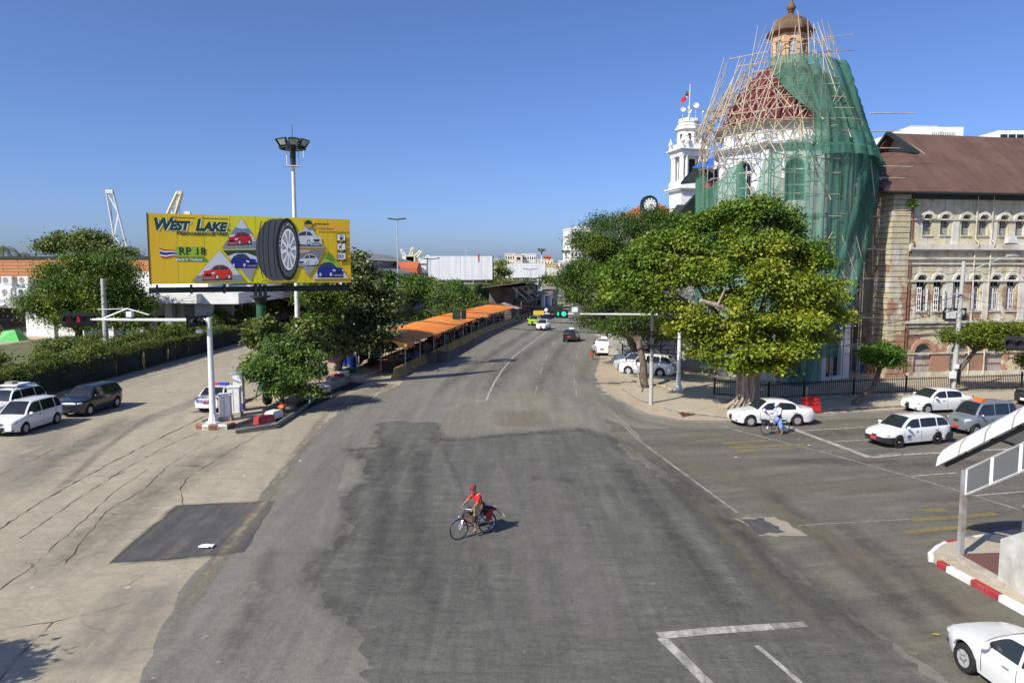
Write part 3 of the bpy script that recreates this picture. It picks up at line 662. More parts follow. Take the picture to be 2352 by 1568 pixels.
# roof
def roof_mat():
    m = NT('brown_roof_sheet'); m.set(.7, 0, .3); v = m.coord()
    k = m.mix(m.noise(v, .5, 6, .65), c4((.11, .062, .048)), c4((.15, .088, .068)))
    k = m.mix(m.noise(v, 2.2, 6, .75, .6, .75), k, c4((.24, .13, .09)))
    k = m.mix(m.math('MULTIPLY', m.noise(m.coord((1, .12, .12)), 2.0, 4, .6, .5, .7), .6), k, c4((.075, .045, .04)))
    m.col(k); wv = m.n('ShaderNodeTexWave'); wv.inputs['Scale'].default_value = 1.6; m.l(m.coord(rot=(0, 0, -BR)), wv.inputs['Vector']); m.bump(wv.outputs[1], .5, .05)
    return m.m
M['roofbrown'] = roof_mat()
def poly3(pts, th, mat, name, parent, smooth=None):
    inv = parent.matrix_basis.inverted() if parent else Matrix(); n = len(pts)
    tp = [inv @ Vector(p) for p in pts]; bt = [p - Vector((0, 0, th)) for p in tp]
    return O(name, MB().add(tp + bt, [tuple(range(n)), tuple(range(n, 2 * n))[::-1]] + [(i, n + i, n + (i + 1) % n, (i + 1) % n) for i in range(n)]), mat, parent)
rA = P(2035, 437, 59.2); rN = P(2110, 352, 65.2); rAp = P(2046, 306, 67.8); rF = P(2013, 349, 70.6); rL = P(1962, 398, 66)
e1 = Vector((math.cos(BR), math.sin(BR), 0)); rB = rA + e1 * 20; rR = rAp + e1 * 18 + Vector((0, 0, -.1))
poly3([rA, rB, rR, rAp, rN], .1, M['roofbrown'], 'roof', bld); poly3([rA + Vector((-.01, 0, -.01)), rN + Vector((-.02, 0, -.01)), rF, rL], .1, M['roofbrown'], 'roof_hip', bld)
poly3([rAp + Vector((-.4, -.1, .1)), rN + Vector((-.3, -.2, .12)), rN + Vector((.1, .0, .12)), rAp + Vector((.1, .1, .12))], .25, M['darkmetal'], 'barge_board', bld)
poly3([rAp + Vector((-.4, .1, .12)), rAp + Vector((.1, .1, .11)), rF + Vector((.1, .3, .1)), rF + Vector((-.3, .2, .1))], .25, M['darkmetal'], 'barge_board', bld)
poly3([rN + Vector((.5, 0, 0)), rAp + Vector((.6, 0, -.1)), rF + Vector((.5, 0, 0))], .05, M['grey_wall'], 'gablet', bld)
poly3([rAp, rR, rR + Vector((-1.5, 8.5, -6)), rAp + Vector((-1.5, 8.5, -6))], .1, M['roofbrown'], 'roof', bld)
O('gutter', MB().tube([bld.matrix_basis.inverted() @ (rA + Vector((0, -.1, -.15))), bld.matrix_basis.inverted() @ (rB + Vector((0, -.1, -.15)))], .09, 6), M['darkmetal'], bld)
poly3([rA + Vector((0, .05, -.22)), rB + Vector((0, .05, -.22)), rB + Vector((0, 1.2, -.0)), rA + Vector((.2, 1.6, -.0))], .06, M['darkmetal'], 'soffit', bld)
# notice board with lettering
sg = T('notice_board', 'black board with white lettering hung on the plastered building', 'sign', bld.matrix_basis @ Vector((fx(2190), -.35, 4.9)), BR)
O('board', MB().b2(-1.07, 1.07, 0, .06, -.05, .9), plain('black_sign', (.012, .012, .014), .5, .2), sg)
text('lettering', 'မြို့နယ်တရားရုံး', .30, M['litter'], sg, (0, -.012, .5), align='CENTER', offset=.008); text('lettering', 'ဒေါပုံမြို့နယ်', .28, M['litter'], sg, (0, -.012, .09), align='CENTER', offset=.008)
for x in (1.75, fx(2232), fx(2268)): O('downpipe', MB().tube([(x, -.14, .2), (x, -.14, 10.3), (x, -.5, 10.9), (x, -.5, 11.1), (x, -.14, 11.4), (x, -.14, 15.2)], .06, 6), M['rust'] if x < 2 else M['trimst'], bld)
for k, z in enumerate((4.1, 3.95, 9.2)): O('wall_cable', MB().tube([(1.5 + j * 1.1, -.34, z - .12 * math.sin(j * 1.9 + k)) for j in range(16)], .018, 4), M['black'], bld)
for x, z in ((fx(2180), 4.95), (fx(2308), 11.1)): O('air_unit', MB().b2(x - .4, x + .4, -.5, -.12, z, z + .55), M['white_paint'], bld)
# ---------------------------------------------------------------- domed corner tower under scaffold
TC = Vector((22.95, 63.2, 0)); tc = Vector((-TC.x, -TC.y, 0)).normalized(); tr_ = Vector((-tc.y, tc.x, 0))
if tr_.x < 0: tr_ = -tr_
TA = math.atan2(tc.y, tc.x)
tw = T('domed_tower', 'octagonal white corner tower with dark red dome and rust brown lantern', 'tower', TC, 0)
M['tower_white'] = plain('tower_limewash', (.74, .75, .74), .85, .1, .8, dirt=(.52, .5, .46), bump=.2)
M['tower_trim'] = plain('tower_trim', (.70, .71, .70), .85, .12, 1.2, dirt=(.4, .38, .34))
def dome_mat():
    m = NT('dark_red_dome_sheet'); m.set(.5, 0, .4); v = m.coord()
    k = m.mix(m.noise(v, 1.2, 5, .6), c4((.13, .02, .022)), c4((.19, .035, .035)))
    br = m.n('ShaderNodeTexBrick'); br.inputs['Scale'].default_value = 1; br.inputs['Brick Width'].default_value = 1.1; br.inputs['Row Height'].default_value = .5; br.inputs['Mortar Size'].default_value = .025
    sx = m.n('ShaderNodeSeparateXYZ'); m.l(v, sx.inputs[0]); cb = m.n('ShaderNodeCombineXYZ'); m.l(m.math('ADD', sx.outputs[0], m.math('MULTIPLY', sx.outputs[1], -.5)), cb.inputs[0]); m.l(sx.outputs[2], cb.inputs[1]); m.l(cb.outputs[0], br.inputs['Vector'])
    k = m.mix(m.math('MULTIPLY', br.outputs['Fac'], .6), k, c4((.07, .012, .014))); m.col(k); return m.m
RO = 5.6; A8 = TA + R(22.5 + 8)
fw = 2 * RO * math.sin(R(22.5)); ap = RO * math.cos(R(22.5))
for i in range(8):
    an = A8 + R(22.5) + i * R(45); d = Vector((math.cos(an), math.sin(an), 0))
    hs = []
    if d.dot(tc) > -.3:
        hs = [archp(0, 1.5, 14.3, 16.7), archp(0, 1.9, 8.6, 11.8), archp(0, 2.0, .4, 4.6)]
    w = O('wall', holed_wall([(-fw / 2, 0), (fw / 2, 0), (fw / 2, 20.3), (-fw / 2, 20.3)], hs, .35), M['tower_white'], tw, tuple(d * ap), an + R(90))
    if hs:
        for (wd, z0, zs) in ((1.5, 14.3, 16.7), (1.9, 8.6, 11.8), (2.0, .4, 4.6)):
            wn = O('window', MB().add([(x, .34, z) for x, z in archp(0, wd, z0, zs)], [tuple(range(13))]), M['glass'], tw, tuple(d * ap), an + R(90))
            fr = MB().b2(-.04, .04, .26, .33, z0, zs + wd / 2); fr.b2(-wd / 2, wd / 2, .26, .33, zs - .05, zs + .05); fr.b2(-wd / 2, wd / 2, .26, .33, (z0 + zs) / 2 - .04, (z0 + zs) / 2 + .04)
            O('frame', fr, M['tower_trim'], wn); O('arch_moulding', arch_ring(0, wd + .1, zs, .28, .14), M['tower_trim'], wn)
        for sg_ in (-1, 1): O('pilaster', MB().b2(sg_ * fw / 2 - .28, sg_ * fw / 2 + .28, -.16, .05, 7.5, 18.2), M['tower_trim'], tw, tuple(d * ap), an + R(90))
def ring8(nm, prof, mat): return O(nm, MB().lathe(prof, 8, (0, 0, 0), A8), mat, tw)
ring8('cornice', [(5.5, 18.2), (5.95, 18.35), (6.2, 18.6), (6.2, 18.75), (5.6, 18.9), (5.5, 18.9)], M['tower_trim'])
ring8('cornice', [(5.5, 12.9), (5.85, 13.0), (6.0, 13.25), (5.6, 13.35), (5.5, 13.35)], M['tower_trim'])
ring8('cornice', [(5.5, 6.9), (5.85, 7.0), (6.1, 7.3), (5.6, 7.45), (5.5, 7.45)], M['tower_trim'])
ring8('eave', [(5.5, 20.0), (6.1, 20.15), (6.25, 20.35), (5.7, 20.5), (5.5, 20.5)], plain('dome_gutter', (.46, .40, .28), .7, .2))
ring8('dome', [(5.95, 20.42), (5.65, 21.0), (5.25, 21.9), (4.65, 22.9), (3.9, 23.9), (3.0, 24.75), (2.1, 25.4), (1.7, 25.6)], dome_mat())
M['rusty_cream'] = plain('rust_streaked_cream', (.60, .42, .25), .8, .25, 1.6, dirt=(.24, .09, .04), streak=True)
M['lead'] = plain('brown_lead_dome', (.15, .09, .05), .6, .3, 1.5, dirt=(.09, .06, .04))

for i in range(8):
    an = A8 + R(22.5) + i * R(45); d = Vector((math.cos(an), math.sin(an), 0)); lw = 2 * 1.5 * math.sin(R(22.5)); la = 1.5 * math.cos(R(22.5))
    w = O('lantern_wall', holed_wall([(-lw / 2, 25.4), (lw / 2, 25.4), (lw / 2, 28.2), (-lw / 2, 28.2)], [archp(0, .56, 25.8, 27.25, 8)], .16), M['rusty_cream'], tw, tuple(d * la), an + R(90))
    O('pane', MB().add([(x, .15, z) for x, z in archp(0, .56, 25.8, 27.25, 8)], [tuple(range(11))]), plain('pale_lantern_pane', (.35, .38, .42), .3, .2) if i == 0 else bpy.data.materials['pale_lantern_pane'], w)
    O('arch_moulding', arch_ring(0, .6, 27.25, .08, .05, 8), M['rusty_cream'], w)
ring8('lantern_eave', [(1.5, 28.0), (1.62, 28.05), (1.95, 28.2), (1.97, 28.3), (1.6, 28.35), (1.5, 28.35)], M['lead'])
ring8('lantern_dome', [(1.72, 28.3), (1.66, 28.6), (1.45, 29.0), (1.05, 29.4), (.55, 29.65), (.3, 29.72)], M['lead'])
ring8('lantern_base', [(1.75, 25.3), (1.9, 25.35), (1.9, 25.5), (1.55, 25.6)], M['rusty_cream'])
O('finial', MB().lathe([(.3, 29.7), (.3, 29.8), (.18, 29.84), (.16, 29.92), (.26, 29.96), (.26, 30.0), (.17, 30.04), (.34, 30.2), (.38, 30.32), (.3, 30.5), (.18, 30.68), (.11, 30.85), (.05, 31.05), (.012, 31.1)], 12), M['lead'], tw, smooth=50)
O('finial_rod', MB().tube([(0, 0, 31.05), (-.05, 0, 31.4)], .015, 4), M['darkmetal'], tw)

# ---------------------------------------------------------------- bamboo scaffold: poles one by one
scf = T('bamboo_scaffold', 'bamboo pole scaffold lashed round the domed tower', 'scaffold', TC, 0)
def tp(phi, r, z):
    p = tc * (math.cos(R(phi)) * r) + tr_ * (math.sin(R(phi)) * r); return Vector((p.x, p.y, z))
pole_me = MB().tube([(0, 0, 0), (0, 0, .5), (0, 0, 1)], [.040, .034, .026], 6).mesh('bamboo_pole'); pole_me.materials.append(M['bamboo'])
pole_me2 = pole_me.copy(); pole_me2.materials.clear(); pole_me2.materials.append(M['bamboo_grey'])
n_pole = [0]; extra = MB()
def pole(a, b, over=.3):
    a, b = Vector(a), Vector(b); d = b - a; L = d.length
    a = a - d / L * over * rnd.random(); d = b - a; L = d.length + over * rnd.random() * 2
    if n_pole[0] >= 300: extra.tube([a, a + d.normalized() * L], [.05, .034], 5); return
    n_pole[0] += 1; o = bpy.data.objects.new('bamboo_pole', pole_me if rnd.random() < .65 else pole_me2); COL.objects.link(o); o.parent = scf
    o.location = a; o.rotation_mode = 'QUATERNION'; o.rotation_quaternion = Vector((0, 0, 1)).rotation_difference(d.normalized()); o.scale = (1, 1, L)
def dome_r(z):
    pr = [(6.9, 17.5), (6.9, 18.8), (6.75, 20.4), (6.3, 21.3), (5.7, 22.4), (5.0, 23.4), (4.1, 24.4), (3.1, 25.3), (2.5, 26.2), (2.3, 28)]
    for (r0, z0), (r1, z1) in zip(pr, pr[1:]):
        if z0 <= z <= z1: return r0 + (r1 - r0) * (z - z0) / (z1 - z0)
    return 6.9 if z < 17.5 else 2.2
# criss-cross lattice over the visible left half of the dome
rnd.seed(11)
for k in range(34):
    f0 = -95 + k * 3.4 + rnd.uniform(-2, 2); s_ = 1 if k % 2 else -1; z0 = 18.0 + rnd.uniform(-.6, 1.2); z1 = z0 + rnd.uniform(2.6, 4.2); f1 = f0 + s_ * rnd.uniform(14, 26)
    pole(tp(f0, dome_r(z0) + rnd.uniform(0, .25), z0), tp(f1, dome_r(z1) + rnd.uniform(.05, .3), z1), .5)
for k in range(30):
    f0 = -100 + k * 4.2 + rnd.uniform(-2, 2); s_ = 1 if k % 2 else -1; z0 = 20.9 + rnd.uniform(-.6, .8); z1 = z0 + rnd.uniform(2.6, 3.8); f1 = f0 + s_ * rnd.uniform(12, 24)
    pole(tp(f0, dome_r(z0) + .1, z0), tp(f1, dome_r(z1) + rnd.uniform(.1, .35), z1), .6)
# rafters running up the dome
for k in range(15):
    f = -92 + k * 9.5 + rnd.uniform(-3, 3); z0 = 19.2; pole(tp(f, dome_r(z0) + .15, z0), tp(f + rnd.uniform(-4, 8), dome_r(24.2) + .35, 24.2 + rnd.uniform(-.6, .8)), .8)
# hoops
for z, n in ((19.3, 9), (20.2, 9), (21.1, 9), (22.0, 8), (22.9, 8), (23.8, 7), (24.6, 6)):
    for k in range(n):
        f0 = -110 + k * 140 / n; r_ = dome_r(z) + .12; dz = rnd.uniform(-.18, .18)
        pole(tp(f0, r_, z + dz), tp(f0 + 140 / n + 5, r_, z + rnd.uniform(-.18, .22)), .7)
# free tops reaching into the sky: left fan and round the lantern
for k in range(20):
    f = -104 + k * 4.6 + rnd.uniform(-2, 2); z0 = rnd.uniform(19, 22); z1 = rnd.uniform(24.2, 26.6) - max(0, (-60 - f)) * .05; r0 = dome_r(z0) + .5
    pole(tp(f, r0 + .2, z0), tp(f + rnd.uniform(-2, 10), max(2.6, r0 - 1.6 + rnd.uniform(-.4, .3)), z1), .3)
for k in range(20):
    f = -70 + k * 9.5 + rnd.uniform(-4, 4); z0 = rnd.uniform(24.3, 25.6); z1 = rnd.uniform(26.9, 29.0); pole(tp(f, 3.5, z0), tp(f + rnd.uniform(-10, 14), 2.3 + rnd.uniform(-.2, .6), z1), .3)
for a, b in ((( -75, 4.6, 26.4), (60, 3.4, 27.1)), ((-60, 4.4, 25.5), (50, 3.8, 25.7)), ((-40, 2.4, 27.2), (80, 4.4, 27.5)), ((20, 2.6, 26.0), (95, 4.9, 26.6)), ((-100, 3.6, 25.8), (-20, 2.6, 26.2))): pole(tp(*a), tp(*b), .4)
# steep poles over the net, right front
for a, b in (((8, 7.3, 18.6), (12, 2.6, 25.6)), ((24, 7.0, 19.5), (46, 3.3, 26.8)), ((30, 6.8, 20), (60, 3.8, 26)), ((15, 7.2, 19.2), (30, 3.4, 25.9)), ((52, 6.3, 20), (44, 4.2, 25)), ((75, 5.4, 22), (66, 3.2, 27.5)), ((88, 4.8, 23.4), (80, 3.0, 28)), ((100, 4.6, 24), (84, 2.9, 28.6))): pole(tp(*a), tp(*b), .5)
# walls: standards, ledgers
for k in range(21):
    f = -104 + k * 10.2 + rnd.uniform(-1.5, 1.5); rr_ = 6.75 if f < 20 else 6.3; pole(tp(f, rr_, .1), tp(f + rnd.uniform(-1, 1), rr_, 18.6 + rnd.uniform(-.3, 1.8)), 0)
for z in (16.2, 17.3, 18.5, 14.6, 13.0, 11.2, 9.4, 7.4, 5.2, 3.0):
    n = 8
    for k in range(n): f0 = -104 + k * 208 / n; rr_ = 6.85 if k < 5 else 6.35; pole(tp(f0, rr_, z + rnd.uniform(-.12, .12)), tp(f0 + 208 / n, rr_, z + rnd.uniform(-.12, .12)), .6)
for k in range(18):
    f = -104 + k * 12; z = 7 + rnd.random() * 8; pole(tp(f, 6.95, z), tp(f + rnd.choice((-14, 14)), 6.95, z + 3), .2)
# ends sticking out to the right, towards the roof of the neighbour
for z, L in ((21.3, 3.6), (19.9, 2.6), (18.6, 2.5), (17.2, 3.6), (16.3, 3.2), (15.0, 2.6), (13.2, 3.0), (10.6, 3.2), (8.2, 3.0), (5.0, 3.0)):
    a = tp(84, 6.3, z); pole(a, a + Vector((L, .5, rnd.uniform(-.1, .15))), .3)
for z, L in ((20.9, 2.2), (20.3, 1.4), (22.6, 1.2)):
    a = tp(-92, 6.6, z); pole(a, a + Vector((-L, -.3, .1)), .3)
if extra.v: tag(O('bamboo_pole_bundle', extra, M['bamboo'], scf), kind='stuff')

# ---------------------------------------------------------------- green safety nets
def net_mat(name, c, lo, hi):
    m = NT(name); m.set(.8, 0, .15); v = m.coord((1, 1, .14)); v2 = m.coord()
    f = m.noise(v, 1.5, 5, .6, .3, .7); k = m.mix(f, c4(c), c4([x * 1.7 + .01 for x in c[:3]])); m.col(k)
    tl = m.n('ShaderNodeBsdfTranslucent'); m.l(k, tl.inputs[0]); tp_ = m.n('ShaderNodeBsdfTransparent')
    m1 = m.n('ShaderNodeMixShader'); m1.inputs[0].default_value = .3; m.l(m.b.outputs[0], m1.inputs[1]); m.l(tl.outputs[0], m1.inputs[2])
    mr = m.n('ShaderNodeMapRange'); mr.inputs['To Min'].default_value = lo; mr.inputs['To Max'].default_value = hi
    m.l(m.math('MULTIPLY', m.math('ADD', f, m.noise(v2, .35, 4, .6, .35, .65)), .5), mr.inputs['Value'])
    m2 = m.n('ShaderNodeMixShader'); m.l(mr.outputs[0], m2.inputs[0]); m.l(tp_.outputs[0], m2.inputs[1]); m.l(m1.outputs[0], m2.inputs[2]); m.l(m2.outputs[0], m.out.inputs[0])
    return m.m
M['net'] = net_mat('green_debris_net', (.07, .185, .13), .42, .82); M['net_d'] = net_mat('dense_green_net', (.06, .17, .12), .46, .84)
from mathutils import noise as mn
def wr(f, z, a): return a * (mn.noise(Vector((f * .11, z * .12, 3))) + .7 * mn.noise(Vector((f * .35, z * .18, 9))) + .35 * mn.noise(Vector((f * .9, z * .5, 5))))
nets = T('safety_net', 'translucent green netting draped over the bamboo scaffold', 'net', TC, 0)
def upper(u, v):
    z = 25.75 - 8.6 * v; fl = -26 + 40 * min(1, v / .62) ; fr_ = 118; f = fl + (fr_ - fl) * u
    hang = max(0, v - .55) * (1.0 + .8 * math.sin(R(f * 3)))
    zz = z + (.45 * math.sin(R(f * 2.1)) if v > .9 else 0) - (max(0, f - 70) * .012 * v)
    w_ = min(1, max(0, (f - 10) / 50)); r_ = (dome_r(max(17.6, min(27, z))) + .5) * (1 - w_) + (3.95 + (25.75 - z) * .40) * w_ + wr(f, z, .38)
    if v < .04: r_ = 3.4
    return tp(f, r_, zz)
O('net_sheet', MB().grid(upper, 90, 44), M['net_d'], nets, smooth=180)
def topz(f):
    if f < -82: return 16.4
    if f < -62: return 16.9 - .5 * abs(math.sin(R((f + 82) * 9)))
    if f < -40: return 16.0 + .5 * math.sin(R(f * 8))
    if f < -27: return 16.3 + 1.0 * (f + 40) / 13
    if f < -12: return 17.3 - 3.2 * math.sin(R((f + 27) * 12)) ** 1.5 if math.sin(R((f + 27) * 12)) > 0 else 17.3
    if f < 0: return 17.3 + 1.2 * (f + 12) / 12
    return 18.6 + .25 * math.sin(R(f * 5))
def lower(f0, f1, z0, z1=None):
    def fn(u, v):
        f = f0 + (f1 - f0) * u; zt = topz(f); zb_ = z0 if z1 is None else z0 + (z1 - z0) * u ** .7; z = zt + (zb_ - zt) * v
        return tp(f, (7.1 if f < 20 else 7.1 - .5 * min(1, (f - 20) / 40)) + wr(f, z * .6, .42) + (1 - v) * .05, z)
    return fn
O('net_sheet', MB().grid(lower(-108, -3, 1.0), 120, 30), M['net'], nets, smooth=180)
O('net_sheet', MB().grid(lower(-1, 26, .2), 44, 30), M['net'], nets, smooth=180)
O('net_sheet', MB().grid(lower(26, 82, 5.5, 14), 70, 26), M['net'], nets, smooth=180)
def curtain(u, v):
    f = 56 + 40 * u * (1 - .45 * v) - 38 * v; z = 18.7 - 16.5 * v; return tp(f, 6.75 + .25 * math.sin(u * 9 + v * 2) + wr(f, z, .3), z)
O('net_curtain', MB().grid(curtain, 30, 26), M['net_d'], nets, smooth=180)
def flap(u, v):
    a = P(1990, 330, 60.5) - TC; b = P(2025, 384, 60.5) - TC; c_ = P(1975, 345, 59.5) - TC; d_ = P(1962, 440, 59.8) - TC
    p = (a.lerp(b, u)).lerp(c_.lerp(d_, u), v); p.y += .25 * math.sin(u * 7 + v * 3); return p
O('net_sheet', MB().grid(flap, 10, 8), M['net_d'], nets, smooth=180)
def swag(u, v):
    x = 1800 + 70 * u; y = 845 + 70 * (1 - (2 * u - 1) ** 2) - 60 * v; p = P(x, y, 55.6); return p - TC
O('net_swag', MB().grid(swag, 14, 5), M['net_d'], nets, smooth=180)
# ---------------------------------------------------------------- white tower with columns, brick house, clock house
M['bright_white'] = plain('white_limewash', (.80, .80, .79), .8, .06, .8, dirt=(.58, .56, .52))
wt = T('column_tower', 'white classical tower with columns, urns, satellite dishes and flag', 'tower', (24.5, 105, 6.3), R(14)); wt.scale = (.78, .78, .72)
def wbox(nm, hw, z0, z1, mat='bright_white'): return O(nm, MB().b2(-hw, hw, -hw, hw, z0, z1), M[mat], wt)
wbox('shaft', 2.35, -9, 18.6); wbox('cornice', 2.85, 18.6, 18.9, 'tower_trim'); wbox('cornice', 3.05, 18.9, 19.15); wbox('base_block', 2.45, 19.15, 20.4); wbox('core', 1.5, 20.4, 25.3, 'tower_trim')
wbox('entablature', 2.35, 25.2, 26.1); wbox('cornice', 2.7, 26.1, 26.3, 'tower_trim'); wbox('cornice', 2.9, 26.3, 26.5)
cmesh = MB().lathe([(.36, 20.4), (.36, 20.6), (.27, 20.7), (.25, 24.6), (.24, 24.8), (.34, 24.95), (.34, 25.2)], 10).mesh('column', 40)
for sx in (-1, 1):
    for sy in (-1, 1):
        for dx, dy in ((2.0, 2.0), (2.0, 1.25), (1.25, 2.0)): O('column', cmesh, M['bright_white'], wt, (sx * dx, sy * dy, 0))
for k in range(4):
    an = R(90 * k); d = Vector((math.sin(an), -math.cos(an), 0)); O('opening', MB().box((0, 0, 22.7), (1.1, .1, 3.8), 0), M['interior'], wt, tuple(d * 1.5), an)
    O('parapet', MB().box((0, 0, 27.0), (2.6, .25, 1.0)), M['bright_white'], wt, tuple(d * 2.2), an)
um = MB().lathe([(.34, 26.5), (.34, 27.1), (.2, 27.2), (.42, 27.6), (.45, 27.9), (.3, 28.1), (.14, 28.3), (.18, 28.5), (.05, 28.9)], 10).mesh('urn', 40)
for dx, dy in ((-2.3, -2.3), (2.3, -2.3), (-2.3, 2.3), (2.3, 2.3), (-1.3, -2.45), (1.3, -2.45)): O('urn', um, M['tower_trim'], wt, (dx, dy, 0))
for k in range(8):
    an = R(22.5 + 45 * k); d = Vector((math.cos(an), math.sin(an), 0)); lw = 2 * 1.95 * math.tan(R(22.5))
    w = O('lantern_wall', holed_wall([(-lw / 2, 26.5), (lw / 2, 26.5), (lw / 2, 30.1), (-lw / 2, 30.1)], [archp(0, .62, 27.9, 29.1, 8)], .3), M['bright_white'], wt, tuple(d * 1.95), an + R(90))
    O('opening', MB().add([(x, .3, z) for x, z in archp(0, .62, 27.9, 29.1, 8)], [tuple(range(11))]), M['interior'], w)
O('top_cornice', MB().lathe([(2.1, 30.0), (2.6, 30.2), (2.6, 30.45), (2.3, 30.5), (2.3, 30.8), (2.4, 30.9), (1.9, 31.2), (1.9, 31.5), (2.05, 31.6), (2.05, 31.75), (1.6, 31.8)], 8, (0, 0, 0), R(0)), M['tower_trim'], wt)
for k in range(8): an = R(45 * k); O('baluster', MB().b2(-.5, .5, -.1, .1, 31.75, 32.3), M['bright_white'], wt, (1.6 * math.cos(an), 1.6 * math.sin(an), 0), an + R(90))
for x, z, r_ in ((-1.6, 33.9, .45), (.9, 34.8, .5), (-.6, 34.4, .22), (2.2, 33.8, .22)):
    d = O('dish', MB().lathe([(.02, 0), (r_ * .5, -.05), (r_, -.2), (r_ * .98, -.24), (.02, -.06)], 14, (0, 0, 0), 0, 'Y'), M['bright_white'], wt, (x, -.8, z), R(-20), 50); O('mount', MB().tube([(0, .1, 0), (0, .15, 32 - z)], .06, 5), M['steel'], d)
O('lattice', MB().tube([(-.6, 0, 32), (.5, 0, 34.2)], .05, 4).tube([(.6, 0, 32), (-.5, 0, 34.2)], .05, 4).tube([(-.7, 0, 33.2), (.8, 0, 33.2)], .05, 4), M['steel'], wt)
O('flagpole', MB().tube([(0, 0, 32), (.1, 0, 38.9)], [.09, .06], 6), M['bright_white'], wt)
def flag_mat():
    m = NT('striped_flag'); m.set(.8); v = m.coord(); sx = m.n('ShaderNodeSeparateXYZ'); m.l(v, sx.inputs[0])
    cr = m.n('ShaderNodeValToRGB'); cr.color_ramp.interpolation = 'CONSTANT'; e = cr.color_ramp.elements
    e[0].color = (.5, .02, .03, 1); e[1].position = .34; e[1].color = (.05, .28, .05, 1); x = e.new(.67); x.color = (.7, .5, .03, 1)
    m.l(m.math('ADD', m.math('MULTIPLY', sx.outputs[2], .5), m.math('MULTIPLY', sx.outputs[0], -.18)), cr.inputs[0]); m.col(cr.outputs[0]); return m.m
fl = MB().grid(lambda u, v: (-1.6 * u, .3 * math.sin(u * 7), v * 1.1 - 1.2 * u + .3 * math.sin(u * 6)), 8, 4); fo = O('flag', fl, flag_mat(), wt, (.1, 0, 36.6), 0, 180)
st_ = [(-.8 + .3 * (1 if k % 2 else .42) * math.sin(R(36 * k)), -.2 + .3 * (1 if k % 2 else .42) * -math.cos(R(36 * k)) * -1) for k in range(10)]
O('flag_star', MB().slab(st_, (-.3, -.29)), M['litter'], fo)

M['brick_red'] = plain('red_brick', (.26, .06, .04), .85, .25, 2.5, bump=.3, dirt=(.4, .25, .2))
rb = T('brick_house', 'red brick house with white trim, dark gable roof and blue tarpaulin', 'building', (24.0, 84, 0), R(10))
O('wall', MB().b2(-.6, 5, 0, 6, 0, 20.2), M['brick_red'], rb)
for z0, z1, o_ in ((19.2, 19.5, .35), (17.8, 18.0, .1), (20.2, 21.2, .2), (14.0, 14.5, .3)): O('white_band', MB().b2(-.6 - o_, 5, -o_, 6, z0, z1), M['bright_white'], rb)
for x, z in ((1.2, 16.0), (4.0, 16.0)):
    w = O('window', MB().b2(x - .35, x + .35, -.06, .02, z, z + 2.4), M['bright_white'], rb); O('pane', MB().b2(x - .2, x + .2, -.09, -.05, z + .2, z + 2.2), M['interior'], w); O('mullion', MB().b2(x - .2, x + .2, -.11, -.085, z + 1.1, z + 1.2), M['bright_white'], w)
for y in (1.2, 3.4, 5.6):
    w = O('shutter', MB().b2(-.68, -.58, y, y + .9, 15.6, 18.0), M['bright_white'], rb)
inv = rb.matrix_basis.inverted
rp = [P(1563, 420, 83), P(1603, 372, 85), P(1640, 372, 85), P(1640, 410, 83)]
poly3([rp[0], rp[3] + Vector((1, 0, 0)), rp[2] + Vector((2, 3, 0)), rp[1]], .18, M['darkmetal'], 'roof', rb)
poly3([P(1590, 385, 82.6), P(1640, 384, 82.4), P(1640, 360, 84), P(1612, 372, 84.4)], .06, plain('blue_tarp', (.03, .12, .45), .6, .15), 'tarpaulin', rb)
O('drain_pipe', MB().tube([inv() @ Vector((P(1607, 480, 82).x, 82, 12)), inv() @ Vector((P(1607, 480, 82).x, 82, 20))], .18, 6), M['dark_green'], rb)
lr = T('lean_to_house', 'low house with dark sloping roof beside the brick house', 'building', (18.5, 80, 0), R(10))
O('wall', MB().b2(1.0, 6, 0, 24, 0, 11.6), M['old_plaster'], lr)
poly3([P(1537, 508, 79), P(1606, 434, 78), P(1640, 434, 78), P(1640, 500, 78.6)], .25, M['darkmetal'], 'roof', lr)
poly3([P(1500, 545, 92), P(1555, 470, 92), P(1575, 470, 91), P(1560, 520, 91)], .2, M['darkmetal'], 'eave', lr)
O('white_panel', MB().b2(3.2, 4.6, -.1, 0, 10.0, 12.3), M['bright_white'], lr)
ck = T('clock_house', 'cream building with orange tiled roof and a large round clock', 'building', (23.0, 140, -2.3), R(8))
M['orange_tile'] = plain('orange_roof_tile', (.45, .12, .05), .8, .25, 3)
O('wall', MB().b2(-1.2, 9, 0, 6, 0, 20.5), M['old_plaster'], ck); O('cornice', MB().b2(-1.6, 9, -.4, 6, 20.5, 21.1), M['trimst'], ck)
O('roof', MB().add([(-1.6, -.4, 21.1), (9, -.4, 21.1), (6, 3, 23.6), (2.2, 3, 23.6), (-1.6, 6.4, 21.1), (9, 6.4, 21.1)], [(0, 1, 2, 3), (0, 3, 4), (1, 5, 2), (3, 2, 5, 4)]), M['orange_tile'], ck)
O('clock_gable', MB().slab([(1.0, 20.8), (4.2, 20.8), (4.2, 23.3)] + [(2.6 + 1.6 * math.cos(R(a)), 23.3 + 1.6 * math.sin(R(a))) for a in range(15, 180, 15)] + [(1.0, 23.3)], (-.7, .3)), M['darkmetal'], ck)
cf = O('clock_face', MB().lathe([(1.28, -.78), (1.28, -.70)], 28, (2.6, 0, 23.2), 0, 'Y'), M['bright_white'], ck)
O('clock_rim', MB().tube([(2.6 + 1.3 * math.cos(R(a)), -.78, 23.2 + 1.3 * math.sin(R(a))) for a in range(0, 361, 12)], .09, 5), M['black'], ck)
nm = MB()
for k in range(12):
    a = R(30 * k); nm.box((2.6 + 1.0 * math.sin(a), -.8, 23.2 + 1.0 * math.cos(a)), (.12, .03, .34), 0, 0, a)
